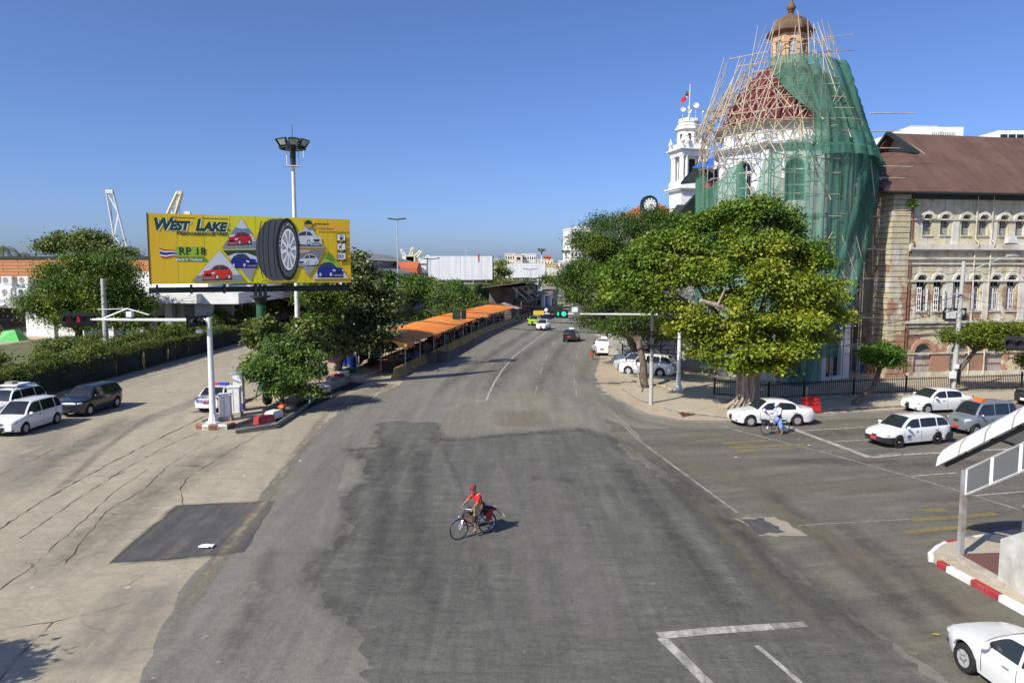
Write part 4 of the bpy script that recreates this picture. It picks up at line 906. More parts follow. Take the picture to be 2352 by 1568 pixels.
O('numeral', nm, M['black'], ck); O('clock_hand', MB().box((2.95, -.84, 23.1), (.85, .03, .1), 0, 0, R(18)).box((2.75, -.84, 22.9), (.1, .03, .7), 0, 0, R(-20)), M['black'], ck)
for x in (0, 2.6, 5): w = O('window', MB().b2(x - .5, x + .5, -.08, 0, 16.5, 19), M['glass'], ck); O('frame', MB().b2(x - .65, x + .65, -.05, -.01, 19.0, 19.2), M['bright_white'], w)
ht = T('hotel_block', 'far white hotel block behind the brown sheet roof', 'building', (0, 0, 0))
p0 = P(2085, 320, 250); p1 = P(2212, 320, 250)
O('wall', MB().b2(p0.x, p1.x, 250, 275, 0, P(2212, 292, 250).z), M['bright_white'], ht); O('upper_roof', MB().b2(p0.x + 1.5, p1.x - 8, 251, 270, P(0, 292, 250).z, P(0, 287, 250).z), M['grey_wall'], ht)
pl = P(2140, 311, 249.6); text('lettering', 'pullman', 2.2, M['shutter'], ht, (pl.x, 249.7, pl.z), offset=.0, sx=1.15)
p0 = P(2293, 320, 240)
hb = T('office_block', 'far white flat roofed office block at the picture edge behind the brown roof', 'building', (0, 0, 0)); zt = P(0, 300, 240).z
O('wall', MB().b2(p0.x, p0.x + 30, 240, 260, 0, zt), M['bright_white'], hb)
for k in range(6): O('window', MB().b2(p0.x + .6 + k * 2.6, p0.x + 2.8 + k * 2.6, 239.9, 240.05, zt - 2.6, zt - 1.2), M['glass'], hb)

# ---------------------------------------------------------------- iron fence, gate, street furniture on the right
fpix = [(1640, 915), (1700, 921), (1765, 927), (1846, 920), (1960, 915), (2080, 910), (2200, 906), (2345, 900), (2470, 894)]
fpts = [G(*p) for p in fpix]; fn_ = T('iron_fence', 'black iron railing fence with spear tops round the scaffolded building', 'fence', (0, 0, 0))
barm = MB().box((0, 0, .62), (.028, .028, 1.1)).lathe([(.03, 1.17), (.012, 1.27)], 4).mesh('bar'); nb_ = 0; bx = MB()
plinth = MB()
for a, b in zip(fpts, fpts[1:]):
    L = (b - a).length; an = math.atan2((b - a).y, (b - a).x); d = (b - a) / L; z = .13
    plinth.box(((a.x + b.x) / 2, (a.y + b.y) / 2, z + .06), (L, .22, .12), an)
    O('rail', MB().tube([a + Vector((0, 0, z + .25)), b + Vector((0, 0, z + .25))], .03, 4).tube([a + Vector((0, 0, z + 1.12)), b + Vector((0, 0, z + 1.12))], .03, 4), M['black_iron'], fn_)
    O('post', MB().box((a.x, a.y, z + .68), (.09, .09, 1.36), an), M['black_iron'], fn_)
    n = int(L / .15)
    for k in range(n):
        p = a + d * (k + .5) * L / n
        if nb_ < 290: O('bar', barm, M['black_iron'], fn_, (p.x, p.y, z), an); nb_ += 1
        else: bx.box((p.x, p.y, z + .62), (.028, .028, 1.1), an)
if bx.v: tag(O('far_bars', bx, M['black_iron'], fn_), kind='stuff')
O('plinth', plinth, M['concrete'], fn_)
def pole_thing(nm, label, cat, base, h, r0, r1, mat, lean=(0, 0)):
    t = T(nm, label, cat, base); O('pole', MB().tube([(0, 0, 0), (lean[0] * .5, lean[1] * .5, h * .5), (lean[0], lean[1], h)], [r0, (r0 + r1) / 2, r1], 8), mat, t, smooth=60); return t
b = G(1495, 930); b.z = .02
lp = pole_thing('utility_pole', 'grey square utility pole on the corner with coiled cables', 'pole', b, 7.6, .14, .11, M['pole_conc'])
cl = MB()
for k in range(9):
    r_ = rnd.uniform(.35, .62); cx_ = rnd.uniform(-.35, .35); cz = 4.35 + rnd.uniform(-.2, .2); y_ = -.22 - k * .025
    cl.tube([(cx_ + r_ * math.cos(R(a)) * rnd.uniform(.95, 1.05), y_, cz + r_ * .9 * math.sin(R(a))) for a in range(0, 361, 24)], .018, 4)
O('cable_coil', cl, M['black'], lp); O('cross_arm', MB().box((0, -.2, 6.2), (1.5, .1, .1)), M['wood'], lp)
b = G(1558, 900); b.z = .13
tp_ = pole_thing('signal_mast', 'white traffic signal mast with long arm over the carriageway', 'traffic signal', b, 6.2, .17, .11, M['white_paint'])
O('base_plate', MB().box((0, 0, .03), (.6, .6, .06)).lathe([(.3, 0), (.2, .5)], 8), M['white_paint'], tp_)
O('arm', MB().tube([(0, 0, 5.55), (-5, -.3, 5.6), (-9.7, -.5, 5.65)], [.09, .07, .05], 8), M['white_paint'], tp_, smooth=60)
O('control_box', MB().box((.3, -.1, 2.6), (.22, .2, .45)), M['white_paint'], tp_)
M['lens_red_off'] = plain('dark_red_lens', (.12, .01, .015), .3, .2); M['lens_off'] = plain('dark_lens', (.02, .025, .03), .3, .2)
M['lens_red'] = emit('red_signal_light', (.8, .02, .05), .35); M['lens_green'] = emit('green_signal_light', (.02, .85, .32), 1.6)
def head(par, loc, rz, cols, digit=None, dmat=None, horiz=True):
    """three round lamps in a row with hoods; faces local -y"""
    hd = O('signal_head', MB().b2(-.62, .62, 0, .22, -.23, .23), M['black'], par, loc, rz)
    O('back_plate', MB().b2(-.72, .72, .1, .13, -.3, .3), M['black'], hd)
    for i, c in enumerate(cols):
        x = -.41 + i * .41
        O('lamp', MB().lathe([(.165, -.03), (.16, -.001)], 14, (x, 0, 0), 0, 'Y'), M[c], hd)
        hood = MB(); n = 8; vs = []
        for k in range(n + 1):
            a = R(-20 + 220 * k / n)
            for r_, y in ((.19, -.28 + .1 * abs(k / n - .5)), (.19, 0), (.175, 0), (.175, -.28 + .1 * abs(k / n - .5))): vs.append((x + r_ * math.cos(a), y, r_ * math.sin(a)))
        hood.add(vs, [(4 * k + j, 4 * k + (j + 1) % 4, 4 * k + 4 + (j + 1) % 4, 4 * k + 4 + j) for k in range(n) for j in range(4)]); O('hood', hood, M['black'], hd)
    if digit: text('count_digit', digit, .30, M[dmat], hd, (0, -.045, -.10), align='CENTER', offset=.012)
    return hd
head(tp_, (-8.9, -.5, 5.65), R(-6), ('lens_off', 'lens_off', 'lens_green'), '3', 'lens_green')
O('camera_box', MB().box((-7.7, -.45, 5.95), (.4, .3, .34)).tube([(-7.7, -.45, 5.65), (-7.7, -.45, 5.85)], .05, 5), M['white_paint'], tp_)
O('camera_dome', MB().ell((-9.75, -.5, 5.9), (.14, .14, .16), 8, 6).tube([(-9.75, -.5, 5.65), (-9.75, -.5, 5.8)], .04, 5), M['white_paint'], tp_)
O('amber_box', MB().box((-10.3, -.5, 5.72), (.75, .2, .3)), plain('amber_box', (.7, .45, .05), .5, .1), tp_); O('arm_end', MB().tube([(-9.7, -.5, 5.65), (-10.6, -.5, 5.66)], .05, 6), M['white_paint'], tp_)
# signal seen edge-on at the picture's right side
b = Vector((27.5, 30.5, .15)); ts = pole_thing('signal_mast', 'signal arm with black three lamp head reaching in from the picture edge', 'traffic signal', b, 6.4, .17, .11, M['white_paint'])
O('arm', MB().tube([(0, 0, 5.9), (-4.6, 1.5, 6.0)], [.1, .06], 8), M['white_paint'], ts)
pp = P(2349, 790, 32); head(ts, (pp.x - b.x, pp.y - b.y, pp.z - b.z), R(-50), ('lens_off',) * 3)
# blue street name sign
b = G(1777, 925); b.z = .13; ss = pole_thing('street_sign', 'blue street name plate on a thin grey post in front of the fence', 'sign', b, 3.1, .035, .035, M['steel'])
sb = O('sign_plate', MB().b2(.05, .95, -.03, 0, 2.0, 2.38), plain('blue_sign', (.02, .14, .45), .4, .1), ss)
text('lettering', 'ပန်းဆိုးတန်းလမ်း', .13, M['litter'], sb, (.5, -.045, 2.22), align='CENTER'); text('lettering', 'Pansodan St.', .12, M['litter'], sb, (.5, -.045, 2.06), align='CENTER')
sb2 = O('sign_plate', MB().b2(-.02, .02, -.5, .3, 2.45, 2.75), bpy.data.materials['blue_sign'], ss)
# utility pole in front of the plastered building, with lamp
b = G(2188, 906); b.z = .13
up_ = pole_thing('utility_pole', 'concrete utility pole with street lamp arm before the plastered building', 'pole', b, 9.4, .2, .13, M['pole_conc'], (.25, 0))
O('lamp_arm', MB().tube([(.25, -.1, 8.5), (1.6, -.25, 9.2), (3.0, -.4, 9.7)], .035, 5), M['steel'], up_); O('lamp_head', MB().ell((3.4, -.4, 9.78), (.5, .17, .11), 10, 6), M['steel'], up_)
O('cross_arm', MB().box((.2, -.15, 7.1), (1.6, .09, .09)), M['steel'], up_); O('meter_box', MB().box((-.25, -.28, 1.35), (.42, .2, .5)).box((0, -.28, 1.95), (.28, .14, .32)), M['white_paint'], up_)
# red water barrier
b = G(1862, 949); b.z = .13; rbz = T('water_barrier', 'bright red plastic water barrier on the pavement behind the white sedan', 'barrier', b, R(12))
O('body', MB().slab([(-.6, 0), (.6, 0), (.6, .12), (.5, .42), (.5, .9), (-.5, .9), (-.5, .42), (-.6, .12)], (-.2, .2)), M['red_plastic'], rbz)
O('ridge', MB().b2(-.5, .5, -.24, .24, .72, .8), M['red_plastic'], rbz)
for k in (-.28, 0, .28): O('slot', MB().b2(k - .08, k + .08, -.23, -.19, .46, .52), plain('dark_red', (.25, .01, .01), .5, .1) if k < 0 else bpy.data.materials['dark_red'], rbz)
b = G(1851, 945); b.z = .13; tag(O('wooden_stake', MB().tube([(0, 0, 0), (.02, 0, 1.5)], .03, 5), M['bamboo'], None, b), 'thin bamboo stake standing behind the red barrier', 'stake')
# drain grate
gp = [G(*p) for p in ((1543, 932), (1571, 931), (1598, 953), (1568, 958))]; gr = T('drain_grate', 'rusty slatted drain grate in the corner pavement', 'grate', (0, 0, 0))
O('grate_frame', MB().prism([(p.x, p.y) for p in gp], .021, .03), M['interior'], gr)
for k in range(9):
    a = gp[0].lerp(gp[3], (k + .5) / 9); c_ = gp[1].lerp(gp[2], (k + .5) / 9); O('slat', MB().tube([(a.x, a.y, .06), (c_.x, c_.y, .06)], .045, 4), M['rust'], gr)
# bamboo props lying at the corner tree
for i, (a, b_, la) in enumerate((((1455, 880), (1530, 893), 'pale bamboo pole lying behind the grey corner pole'), ((1460, 871), (1472, 905), 'short bamboo pole leaning on the slim corner tree'), ((1508, 888), (1545, 902), 'bamboo pole end lying beside the white signal mast'))):
    p, q = G(*a), G(*b_); p.z = .2 if i != 1 else 1.6; q.z = .2; tag(O('bamboo_prop', MB().tube([p, q], .045, 6), M['bamboo']), la, 'pole', 'bamboo poles by the corner tree')
gt = T('rail_gate', 'black rail gate in the shade behind the parked cars', 'gate', (10.6, 70.5, .13), R(8))
for z in (.3, .7, 1.1, 1.5): O('rail', MB().b2(0, 9.5, -.03, .03, z - .03, z + .03), M['black_iron'], gt)
for k in range(6): O('post', MB().b2(k * 1.9 - .05, k * 1.9 + .05, -.05, .05, 0, 1.7), M['black_iron'], gt)
yw = T('yard_wall', 'old low wall in deep shade behind the rail gate', 'wall', (10.0, 76, .13), R(8)); O('wall', MB().b2(0, 12, 0, .3, 0, 2.3), M['old_plaster'], yw); O('coping', MB().b2(-.05, 12.05, -.05, .35, 2.3, 2.42), M['trimst'], yw)
# ---------------------------------------------------------------- big yellow tyre billboard
bL, bR = P(342, 570, 48.8), P(805, 580, 55.3); BW = (bR - bL).to_2d().length; BH = 4.62
ba = math.atan2(bR.y - bL.y, bR.x - bL.x)
bb = T('tyre_billboard', 'large yellow tyre advertisement billboard on a green steel column', 'billboard', (bL.x, bL.y, 0), ba); Z0 = 8.0
def flat(name, c, rough=.55): return plain(name, c, rough, .03, 1)
def yellow_mat():
    m = NT('yellow_vinyl'); m.set(.5, 0, .3); v = m.coord(); sx = m.n('ShaderNodeSeparateXYZ'); m.l(v, sx.inputs[0])
    cr = m.n('ShaderNodeValToRGB'); e = cr.color_ramp.elements; e[0].color = (.80, .49, .03, 1); e[1].color = (.80, .48, .02, 1); e[1].position = 1
    for p, c in ((.3, (.80, .62, .03, 1)), (.42, (.74, .70, .03, 1)), (.6, (.78, .70, .02, 1)), (.8, (.80, .55, .02, 1))): x = e.new(p); x.color = c
    m.l(m.math('DIVIDE', sx.outputs[0], BW), cr.inputs[0]); m.l(m.mix(m.math('MULTIPLY', m.noise(v, .8, 3, .5), .12), cr.outputs[0], c4((.5, .4, .02))), m.b.inputs['Base Color'])
    wv = m.noise(m.coord((1.2, 1, .2)), 1.5, 3, .5); m.bump(wv, .12, .03); return m.m
O('panel', MB().b2(0, BW, 0, .28, Z0, Z0 + BH), yellow_mat(), bb)
O('panel_edge', MB().b2(-.05, -.001, -.02, .3, Z0 - .02, Z0 + BH + .02), M['black'], bb)
fr = MB().b2(0, BW, .3, .5, Z0 + .1, Z0 + .25).b2(0, BW, .3, .5, Z0 + BH - .25, Z0 + BH - .1)
for k in range(9): fr.b2(k * BW / 8.2, k * BW / 8.2 + .12, .3, .45, Z0, Z0 + BH)
O('back_frame', fr, M['darkmetal'], bb)
O('girder', MB().tube([(-.1, .35, Z0 - .42), (BW - .1, .35, Z0 - .42)], .2, 10), M['darkmetal'], bb, smooth=50)
for k in range(7): x = .4 + k * (BW - .9) / 6; O('girder_clamp', MB().b2(x - .06, x + .06, .08, .62, Z0 - .68, Z0 - .06), M['darkmetal'], bb)
pxl = 7.0; O('column', MB().lathe([(.34, 0), (.32, 6.5)], 20, (pxl, .45, 0)), M['dark_green'], bb, smooth=40)
O('column_head', MB().lathe([(.32, 6.45), (.48, 6.95), (.72, 7.0), (.72, 7.1), (.3, 7.1)], 16, (pxl, .45, 0)).b2(pxl - .4, pxl - .28, .1, .8, 7.1, 7.9).b2(pxl + .28, pxl + .4, .1, .8, 7.1, 7.9).b2(pxl - .06, pxl + .06, .1, .8, 7.1, 7.9), M['darkmetal'], bb)
FT = (110, 2175, 105, 825)     # advert as measured in a zoomed view: x0, x1, top, bottom
def bx_(u): return (u - 98) / (2178 - 98) * BW
def bz_(u, v):
    t = (u - 90) / 2085; top = 103 + t * 102; bot = 815 + t * 15; return Z0 + BH * (bot - v) / (bot - top)
LV = [0]
def pr(name, pts, mat, parent=None, lift=None):
    """printed shape on the front of the panel"""
    LV[0] += 1; d = -.006 - (LV[0] * .0004 if lift is None else lift)
    tris = tessellate_polygon([[Vector((bx_(u), bz_(u, v), 0)) for u, v in pts]])
    vs = [(bx_(u), d, bz_(u, v)) for u, v in pts]
    return O(name, MB().add(vs, [tuple(t) for t in tris]), mat, parent or bb)
def elp(cx, cy, rx, ry, n=28, a0=0, a1=360): return [(cx + rx * math.cos(R(a0 + (a1 - a0) * i / n)), cy + ry * math.sin(R(a0 + (a1 - a0) * i / n))) for i in range(n + (0 if a1 - a0 == 360 else 1))]
K = {k: flat('print_' + k, c) for k, c in dict(green=(.012, .06, .045), white=(.8, .8, .8), red=(.55, .02, .03), navy=(.02, .04, .22), sky=(.62, .66, .72), grey=(.30, .32, .33), road=(.22, .27, .29), black=(.015, .016, .018), rubber=(.085, .095, .105), silver=(.6, .62, .66), dsilver=(.2, .21, .24), leaf=(.10, .28, .02), lime=(.33, .50, .04), brightred=(.68, .04, .02), blue=(.015, .025, .26), steelblue=(.16, .26, .38), tree=(.03, .07, .03), pink=(.75, .35, .3), gold=(.55, .36, .03), darkwin=(.04, .055, .07)).items()}
for k in range(1, 8): u_ = 98 + 2080 * k / 8; pr('vinyl_seam', [(u_, 103 + 102 * k / 8), (u_ + 3, 103 + 102 * k / 8), (u_ + 3, 815 + 15 * k / 8), (u_, 815 + 15 * k / 8)], K['gold'])
# lettering
def bt(body, u, v, size, mat, sx=1.0, **kw): LV[0] += 1; return O('lettering', text_mesh(body, size, sx=sx, **kw), K[mat], bb, (bx_(u), -.012 - LV[0] * .0004, bz_(u, v)))
for dx, mt in ((10, 'white'), (0, 'green')):
    bt('W', 138 + dx, 268 + dx * .4, 1.08, mt, .94, shear=.25, offset=.05); bt('EST', 298 + dx, 272 + dx * .4, .80, mt, .92, shear=.25, offset=.05, space=.97)
    bt('L', 540 + dx, 282 + dx * .4, 1.06, mt, .92, shear=.25, offset=.05); bt('AKE', 618 + dx, 287 + dx * .4, .80, mt, .98, shear=.25, offset=.05, space=.97)
pr('letter_bar', [(310, 146), (546, 157), (545, 163), (309, 152)], K['green']); pr('letter_bar', [(608, 160), (864, 173), (863, 179), (607, 166)], K['green'])
bt('®', 852, 291, .2, 'green'); bt('P', 358, 322, .34, 'green', 1.15, shear=.2, offset=.01); bt('ERFORMANCE', 394, 325, .26, 'green', 1.22, shear=.2, space=1.08, offset=.01); bt('TYRES', 708, 334, .26, 'green', 1.25, shear=.2, space=1.05, offset=.01)
pr('label_ground', [(345, 440), (610, 448), (612, 545), (340, 540)], K['lime']); pr('ribbon', [(335, 548), (620, 552), (655, 597), (365, 590)], K['leaf'])
def serif_text(body, u, v, size, mat, sx=1.0, space=1.05):
    bt(body, u, v, size, mat, sx, offset=.012, space=space)
serif_text('RP 18', 372, 520, .66, 'black', .98, 1.1)
for a in ((372, 400), (446, 480), (530, 562)):
    pr('serif', [(a[0] - 6, 519), (a[1] + 2, 519), (a[1] + 2, 525), (a[0] - 6, 525)], K['black'])
for a in ((366, 392), (440, 466)): pr('serif', [(a[0], 457), (a[1], 457), (a[1], 463), (a[0], 463)], K['black'])
bt('Made In Thailand', 345, 583, .235, 'white', 1.0, offset=.006)
for i, (c, a, b_) in enumerate((('red', 0, 1), ('white', .17, .83), ('navy', .34, .66))):
    up_e = [(190 + 160 * t, 450 + 8 * math.sin(t * 6) + 42 * t) for t in [k / 8 for k in range(9)]]; h = 98
    top = [(u + a * 14, v + h * a - (h * a * t * .42)) for (u, v), t in zip(up_e, [k / 8 for k in range(9)])]; bot = [(u + b_ * 14, v + h * b_ - (h * b_ * t * .42)) for (u, v), t in zip(up_e, [k / 8 for k in range(9)])]
    pr('flag_stripe', top + bot[::-1], K[c])
# car pictures
def car_pic(cx, cy, s, body, flip=1, win='darkwin'):
    f = lambda pts: [(cx + flip * x * s, cy + y * s) for x, y in pts]
    pr('car_shadow', f([(-1.02, .42), (1.0, .36), (.95, .47), (-.95, .52)]), K['black'])
    pr('car_body', f([(-1, .1), (-.96, -.06), (-.8, -.14), (-.45, -.2), (-.2, -.46), (.05, -.54), (.45, -.52), (.75, -.36), (.92, -.12), (1, .06), (.98, .26), (.9, .34), (.1, .42), (-.75, .46), (-.96, .4)]), K[body])
    pr('car_window', f([(-.36, -.2), (-.16, -.42), (.06, -.49), (.12, -.2)]), K[win]); pr('car_window', f([(.18, -.2), (.13, -.48), (.42, -.47), (.68, -.34), (.74, -.2)]), K[win])
    pr('car_grille', f([(-.86, .06), (-.38, .06), (-.44, .22), (-.8, .22)]), K['black']); pr('car_bumper', f([(-.92, .28), (-.2, .28), (-.26, .39), (-.86, .41)]), K['dsilver'])
    pr('car_lamp', f([(-.97, -.01), (-.86, -.03), (-.88, .06), (-.97, .07)]), K['white']); pr('car_lamp', f([(-.38, -.02), (-.12, -.06), (-.22, .06), (-.37, .08)]), K['white'])
    for wx, r_ in ((-.02, .19), (.76, .17)):
        pr('car_tyre', [(cx + flip * (wx + .7 * r_ * math.cos(R(a))) * s, cy + (.27 + r_ * math.sin(R(a))) * s) for a in range(0, 360, 24)], K['black'])
        pr('car_rim', [(cx + flip * (wx + .45 * r_ * math.cos(R(a))) * s, cy + (.27 + .7 * r_ * math.sin(R(a))) * s) for a in range(0, 360, 24)], K['silver'])
def tri(name, pts, sky_, road, split):
    pr('picture_edge', [(u + (u - sum(p[0] for p in pts) / 3) * .03, v + (v - sum(p[1] for p in pts) / 3) * .03) for u, v in pts], K['gold'])
    pr(name, pts, K[sky_])
    # ground strip clipped against the triangle
    out = []; n = len(pts)
    for i in range(n):
        a, b_ = pts[i], pts[(i + 1) % n]
        if a[1] >= split: out.append(a)
        if (a[1] - split) * (b_[1] - split) < 0: t = (split - a[1]) / (b_[1] - a[1]); out.append((a[0] + t * (b_[0] - a[0]), split))
    if len(out) > 2: pr(name, out, K[road])
tri('picture', [(1000, 168), (795, 463), (1180, 468)], 'sky', 'road', 400); pr('hills', [(935, 258), (1000, 275), (1068, 270), (1110, 330), (880, 330)], K['steelblue']); car_pic(975, 375, 128, 'red')
tri('picture', [(798, 478), (1200, 478), (1075, 800)], 'sky', 'grey', 665); pr('trees', [(800, 485), (1150, 485), (1150, 560), (1050, 520), (920, 520), (850, 545)], K['tree']); car_pic(1010, 600, 140, 'blue', -1)
tri('picture', [(768, 485), (488, 795), (1018, 797)], 'sky', 'road', 735); car_pic(738, 712, 152, 'brightred')
tri('picture', [(1690, 215), (1545, 480), (1888, 482)], 'silver', 'grey', 440); car_pic(1700, 385, 150, 'silver', -1)
tri('picture', [(1545, 497), (1893, 497), (1690, 768)], 'dsilver', 'grey', 640); pr('banner', [(1550, 497), (1710, 497), (1705, 520), (1560, 530)], K['pink']); car_pic(1690, 605, 118, 'silver')
tri('picture', [(1925, 515), (1730, 788), (2148, 790)], 'lime', 'silver', 690); pr('trees', [(1925, 520), (1880, 585), (2000, 640), (1985, 590)], K['leaf']); car_pic(1940, 705, 152, 'blue', -1)
# the tyre
pr('tyre_shadow', elp(1370, 800, 190, 18), K['gold'])
pr('tyre_tread', elp(1330, 492, 195, 310, 40), K['rubber']); 
pr('tyre_tread', [(1300, 186), (1420, 182), (1500, 215), (1560, 330), (1582, 490), (1565, 650), (1510, 770), (1400, 800), (1300, 800)], K['rubber'])
for k, (x0, w) in enumerate(((1165, 8), (1205, 9), (1258, 10), (1318, 10))):
    cxo = x0 + 30; pts = [(cxo + 20 + (1 - math.cos(R(a))) * -0 - 62 * math.cos(R(a - 180)) * -1 * 0 + (-50 * math.cos(R(a))), 492 + 300 * math.sin(R(a))) for a in range(-74, 75, 8)]
    pr('tyre_groove', pts + [(u + w, v) for u, v in pts[::-1]], K['black'])
pr('tyre_sidewall', elp(1470, 490, 128, 312, 40), K['black']); pr('tyre_sidewall', elp(1476, 490, 104, 275, 40), K['rubber'])
pr('tyre_bead', elp(1480, 490, 92, 222, 36), K['black']); pr('tyre_rim', elp(1480, 490, 84, 208, 36), K['white'])
for k in range(10):
    a = R(36 * k + 12); da = R(9); q = lambda r_, t: (1482 + 78 * r_ * math.cos(t), 492 + 192 * r_ * math.sin(t))
    pr('rim_gap', [q(.28, a), q(.62, a - da), q(.97, a - da * 1.1), q(.97, a + da * 1.1), q(.62, a + da)], K['dsilver'])
    pr('rim_spoke', [q(.5, a), q(.9, a - da * .3), q(.9, a + da * .3)], K['silver'])
pr('rim_hub', elp(1484, 494, 16, 38, 18), K['silver']); pr('rim_cap', elp(1484, 494, 8, 20, 14), K['black'])
for i, ch in enumerate('RADIAL RP18'):
    a = R(190 + i * 10.5); p = (1476 + 98 * math.cos(a), 490 + 252 * math.sin(a)); bt(ch, p[0], p[1] + 10, .17, 'white')
pr('emblem', elp(1705, 244, 43, 43), K['green']); pr('emblem', elp(1705, 244, 39, 39, 16, 0, 180), K['gold'])
bt('DISTRIBUTED BY', 1765, 249, .15, 'black', 1.0, shear=.2, offset=.008); bt('UNITED TYRE GROUP (UTG) CO.,LTD', 1765, 284, .165, 'pink', .95, offset=.006)
for i, y in enumerate((345, 438, 532)):
    q = lambda a, b_, c_, d_: [(2020 + a, y + b_), (2020 + c_, y + b_), (2020 + c_, y + d_), (2020 + a, y + d_)]
    pr('icon', q(0, 0, 100, 86), K['black']); pr('icon', q(5, 5, 95, 66), K['white']); pr('icon', q(30, 71, 70, 80), K['gold'])
    if i == 0: pr('icon', q(36, 12, 64, 60), K['black']); pr('icon', q(42, 18, 58, 32), K['white']); pr('icon', q(68, 22, 76, 58), K['black'])
    elif i == 1: pr('icon', [(2045, y + 28), (2058, y + 28), (2072, y + 12), (2072, y + 58), (2058, y + 44), (2045, y + 44)], K['black']); pr('icon', [(2040, y + 56), (2046, y + 60), (2082, y + 12), (2076, y + 10)], K['black'])
    else:
        for cx_ in (2040, 2076): pr('icon', elp(cx_, y + 36, 20, 20, 18), K['black']); pr('icon', elp(cx_, y + 36, 13, 13, 16), K['silver']); pr('icon', elp(cx_, y + 36, 5, 5, 10), K['black'])

# ---------------------------------------------------------------- high mast light and other masts
def high_mast(label, base, h, s=1.0, nlamp=8):
    t = T('high_mast_light', label, 'lamp post', base, R(20), 'high mast lights')
    O('mast', MB().lathe([(.30 * s, 0), (.30 * s, .4), (.22 * s, .45), (.13 * s, h)], 12), M['white_paint'], t, smooth=40)
    O('head_ring', MB().tube([(.95 * s * math.cos(R(a)), .95 * s * math.sin(R(a)), h - .1) for a in range(0, 361, 30)], .07 * s, 5).box((0, 0, h - .1), (1.9 * s, .08, .08)).box((0, 0, h - .1), (.08, 1.9 * s, .08)), M['darkmetal'], t)
    O('cage', MB().b2(-.5 * s, .5 * s, -.3 * s, .3 * s, h - 1.45, h - 1.38).tube([(-.45 * s, 0, h - 1.4), (-.45 * s, 0, h - .1)], .03, 4).tube([(.45 * s, 0, h - 1.4), (.45 * s, 0, h - .1)], .03, 4).tube([(.8 * s, 0, h - .9), (.8 * s, 0, h - .1)], .03, 4), M['white_paint'], t)
    O('drum', MB().lathe([(.2 * s, h - 1.4), (.24 * s, h - .2), (.3 * s, h + .15), (.1, h + .6)], 10), M['darkmetal'], t)
    O('rod', MB().tube([(0, 0, h), (0, 0, h + 1.7)], .02, 4), M['darkmetal'], t)
    lm = MB().add([(.0, -.32, -.28), (.0, .32, -.28), (.0, .42, .3), (.0, -.42, .3), (-.4, -.2, -.15), (-.4, .2, -.15), (-.4, .2, .2), (-.4, -.2, .2)], [(0, 1, 2, 3), (7, 6, 5, 4), (0, 4, 5, 1), (1, 5, 6, 2), (2, 6, 7, 3), (3, 7, 4, 0)]).mesh('floodlight')
    gm = MB().add([(.012, -.26, -.22), (.012, .26, -.22), (.012, .34, .24), (.012, -.34, .24)], [(0, 1, 2, 3)]).mesh('flood_glass'); lm.materials.append(M['darkmetal']); gm.materials.append(M['glass_pale'])
    for k in range(nlamp):
        a = 2 * math.pi * k / nlamp; f = O('floodlight', lm, None, t, (1.15 * s * math.cos(a), 1.15 * s * math.sin(a), h + .25 * s)); f.rotation_euler = (0, R(32), a); f.scale = (s, s, s)
        g_ = O('flood_glass', gm, None, f)
    return t
M['glass_pale'] = plain('flood_lens', (.35, .40, .36), .15, .3, 3)
high_mast('tall white high mast with floodlight ring behind the yellow billboard', Vector((-16.9, 58.2, 0)), 18.3)
for x, yt, Y, la in ((1300, 580, 300, 'slim high mast with floodlights by the tall apartment block'), (1244, 576, 330, 'distant high mast standing between the pale billboards')):
    p = P(x, yt, Y); high_mast(la, Vector((p.x, Y, 0)), p.z, 1.5, 6)
def lamp_mast(label, x, yt, Y, arm=1.2, r_=.13, both=True):
    p = P(x, yt, Y); t = T('lamp_post', label, 'lamp post', (p.x, Y, 0), 0, 'street lamps behind the stalls')
    O('pole', MB().tube([(0, 0, 0), (0, 0, p.z)], [r_, r_ * .6], 8), M['steel'], t)
    for s_ in ((-1, 1) if both else (-1,)): O('lamp_head', MB().box((s_ * arm * .55, 0, p.z), (arm, .35, .16), 0, 0, R(-6 * s_)), M['darkmetal'], t)
lamp_mast('tall thin lamp mast between the trees and the orange canopy', 912, 503, 104)
lamp_mast('lamp post in front of the plain white billboard', 988, 594, 132, 1.6, .1); lamp_mast('lamp post in front of the second pale billboard', 1218, 618, 190, 1.8, .12)

# ---------------------------------------------------------------- plain white billboards further down the road
def blank_mat(name, c):
    m = NT(name); m.set(.7, 0, .3); v = m.coord((1, 1, .08)); v2 = m.coord()
    k = m.mix(m.noise(v, 1.2, 4, .6, .4, .6), c4(c), c4([x * .86 for x in c])); k = m.mix(m.noise(v2, .5, 6, .7, .55, .75), k, c4([x * .75 for x in c])); m.col(k); return m.m
def blank(label, x0, x1, yt, yb, Y, mat, edge=True, seams=6):
    a, b_ = P(x0, yb, Y), P(x1, yb, Y); zt_ = P(x0, yt, Y).z; w = b_.x - a.x; t = T('blank_billboard', label, 'billboard', (a.x, Y, 0), R(1), 'blank billboards')
    O('panel', MB().b2(0, w, 0, .5, a.z, zt_), mat, t)
    if edge: O('side_face', MB().b2(w + .01, w + .2, -.02, 2.2, a.z - .1, zt_ + .05), M['black'], t)
    for k in range(1, seams): O('seam', MB().b2(k * w / seams - .03, k * w / seams + .03, -.02, -.002, a.z, zt_), M['grey_wall'] if k % 2 else mat, t)
    O('girder', MB().tube([(0, .4, a.z - .35), (w, .4, a.z - .35)], .22, 6), M['darkmetal'], t)
    O('column', MB().tube([(w * .5, .6, 0), (w * .5, .6, a.z - .2)], .5, 10), M['dark_green'], t)
    for k in range(5): O('bracket', MB().b2(w * (k + .5) / 5 - .06, w * (k + .5) / 5 + .06, .1, .6, a.z - .6, a.z), M['steel'], t)
    return t
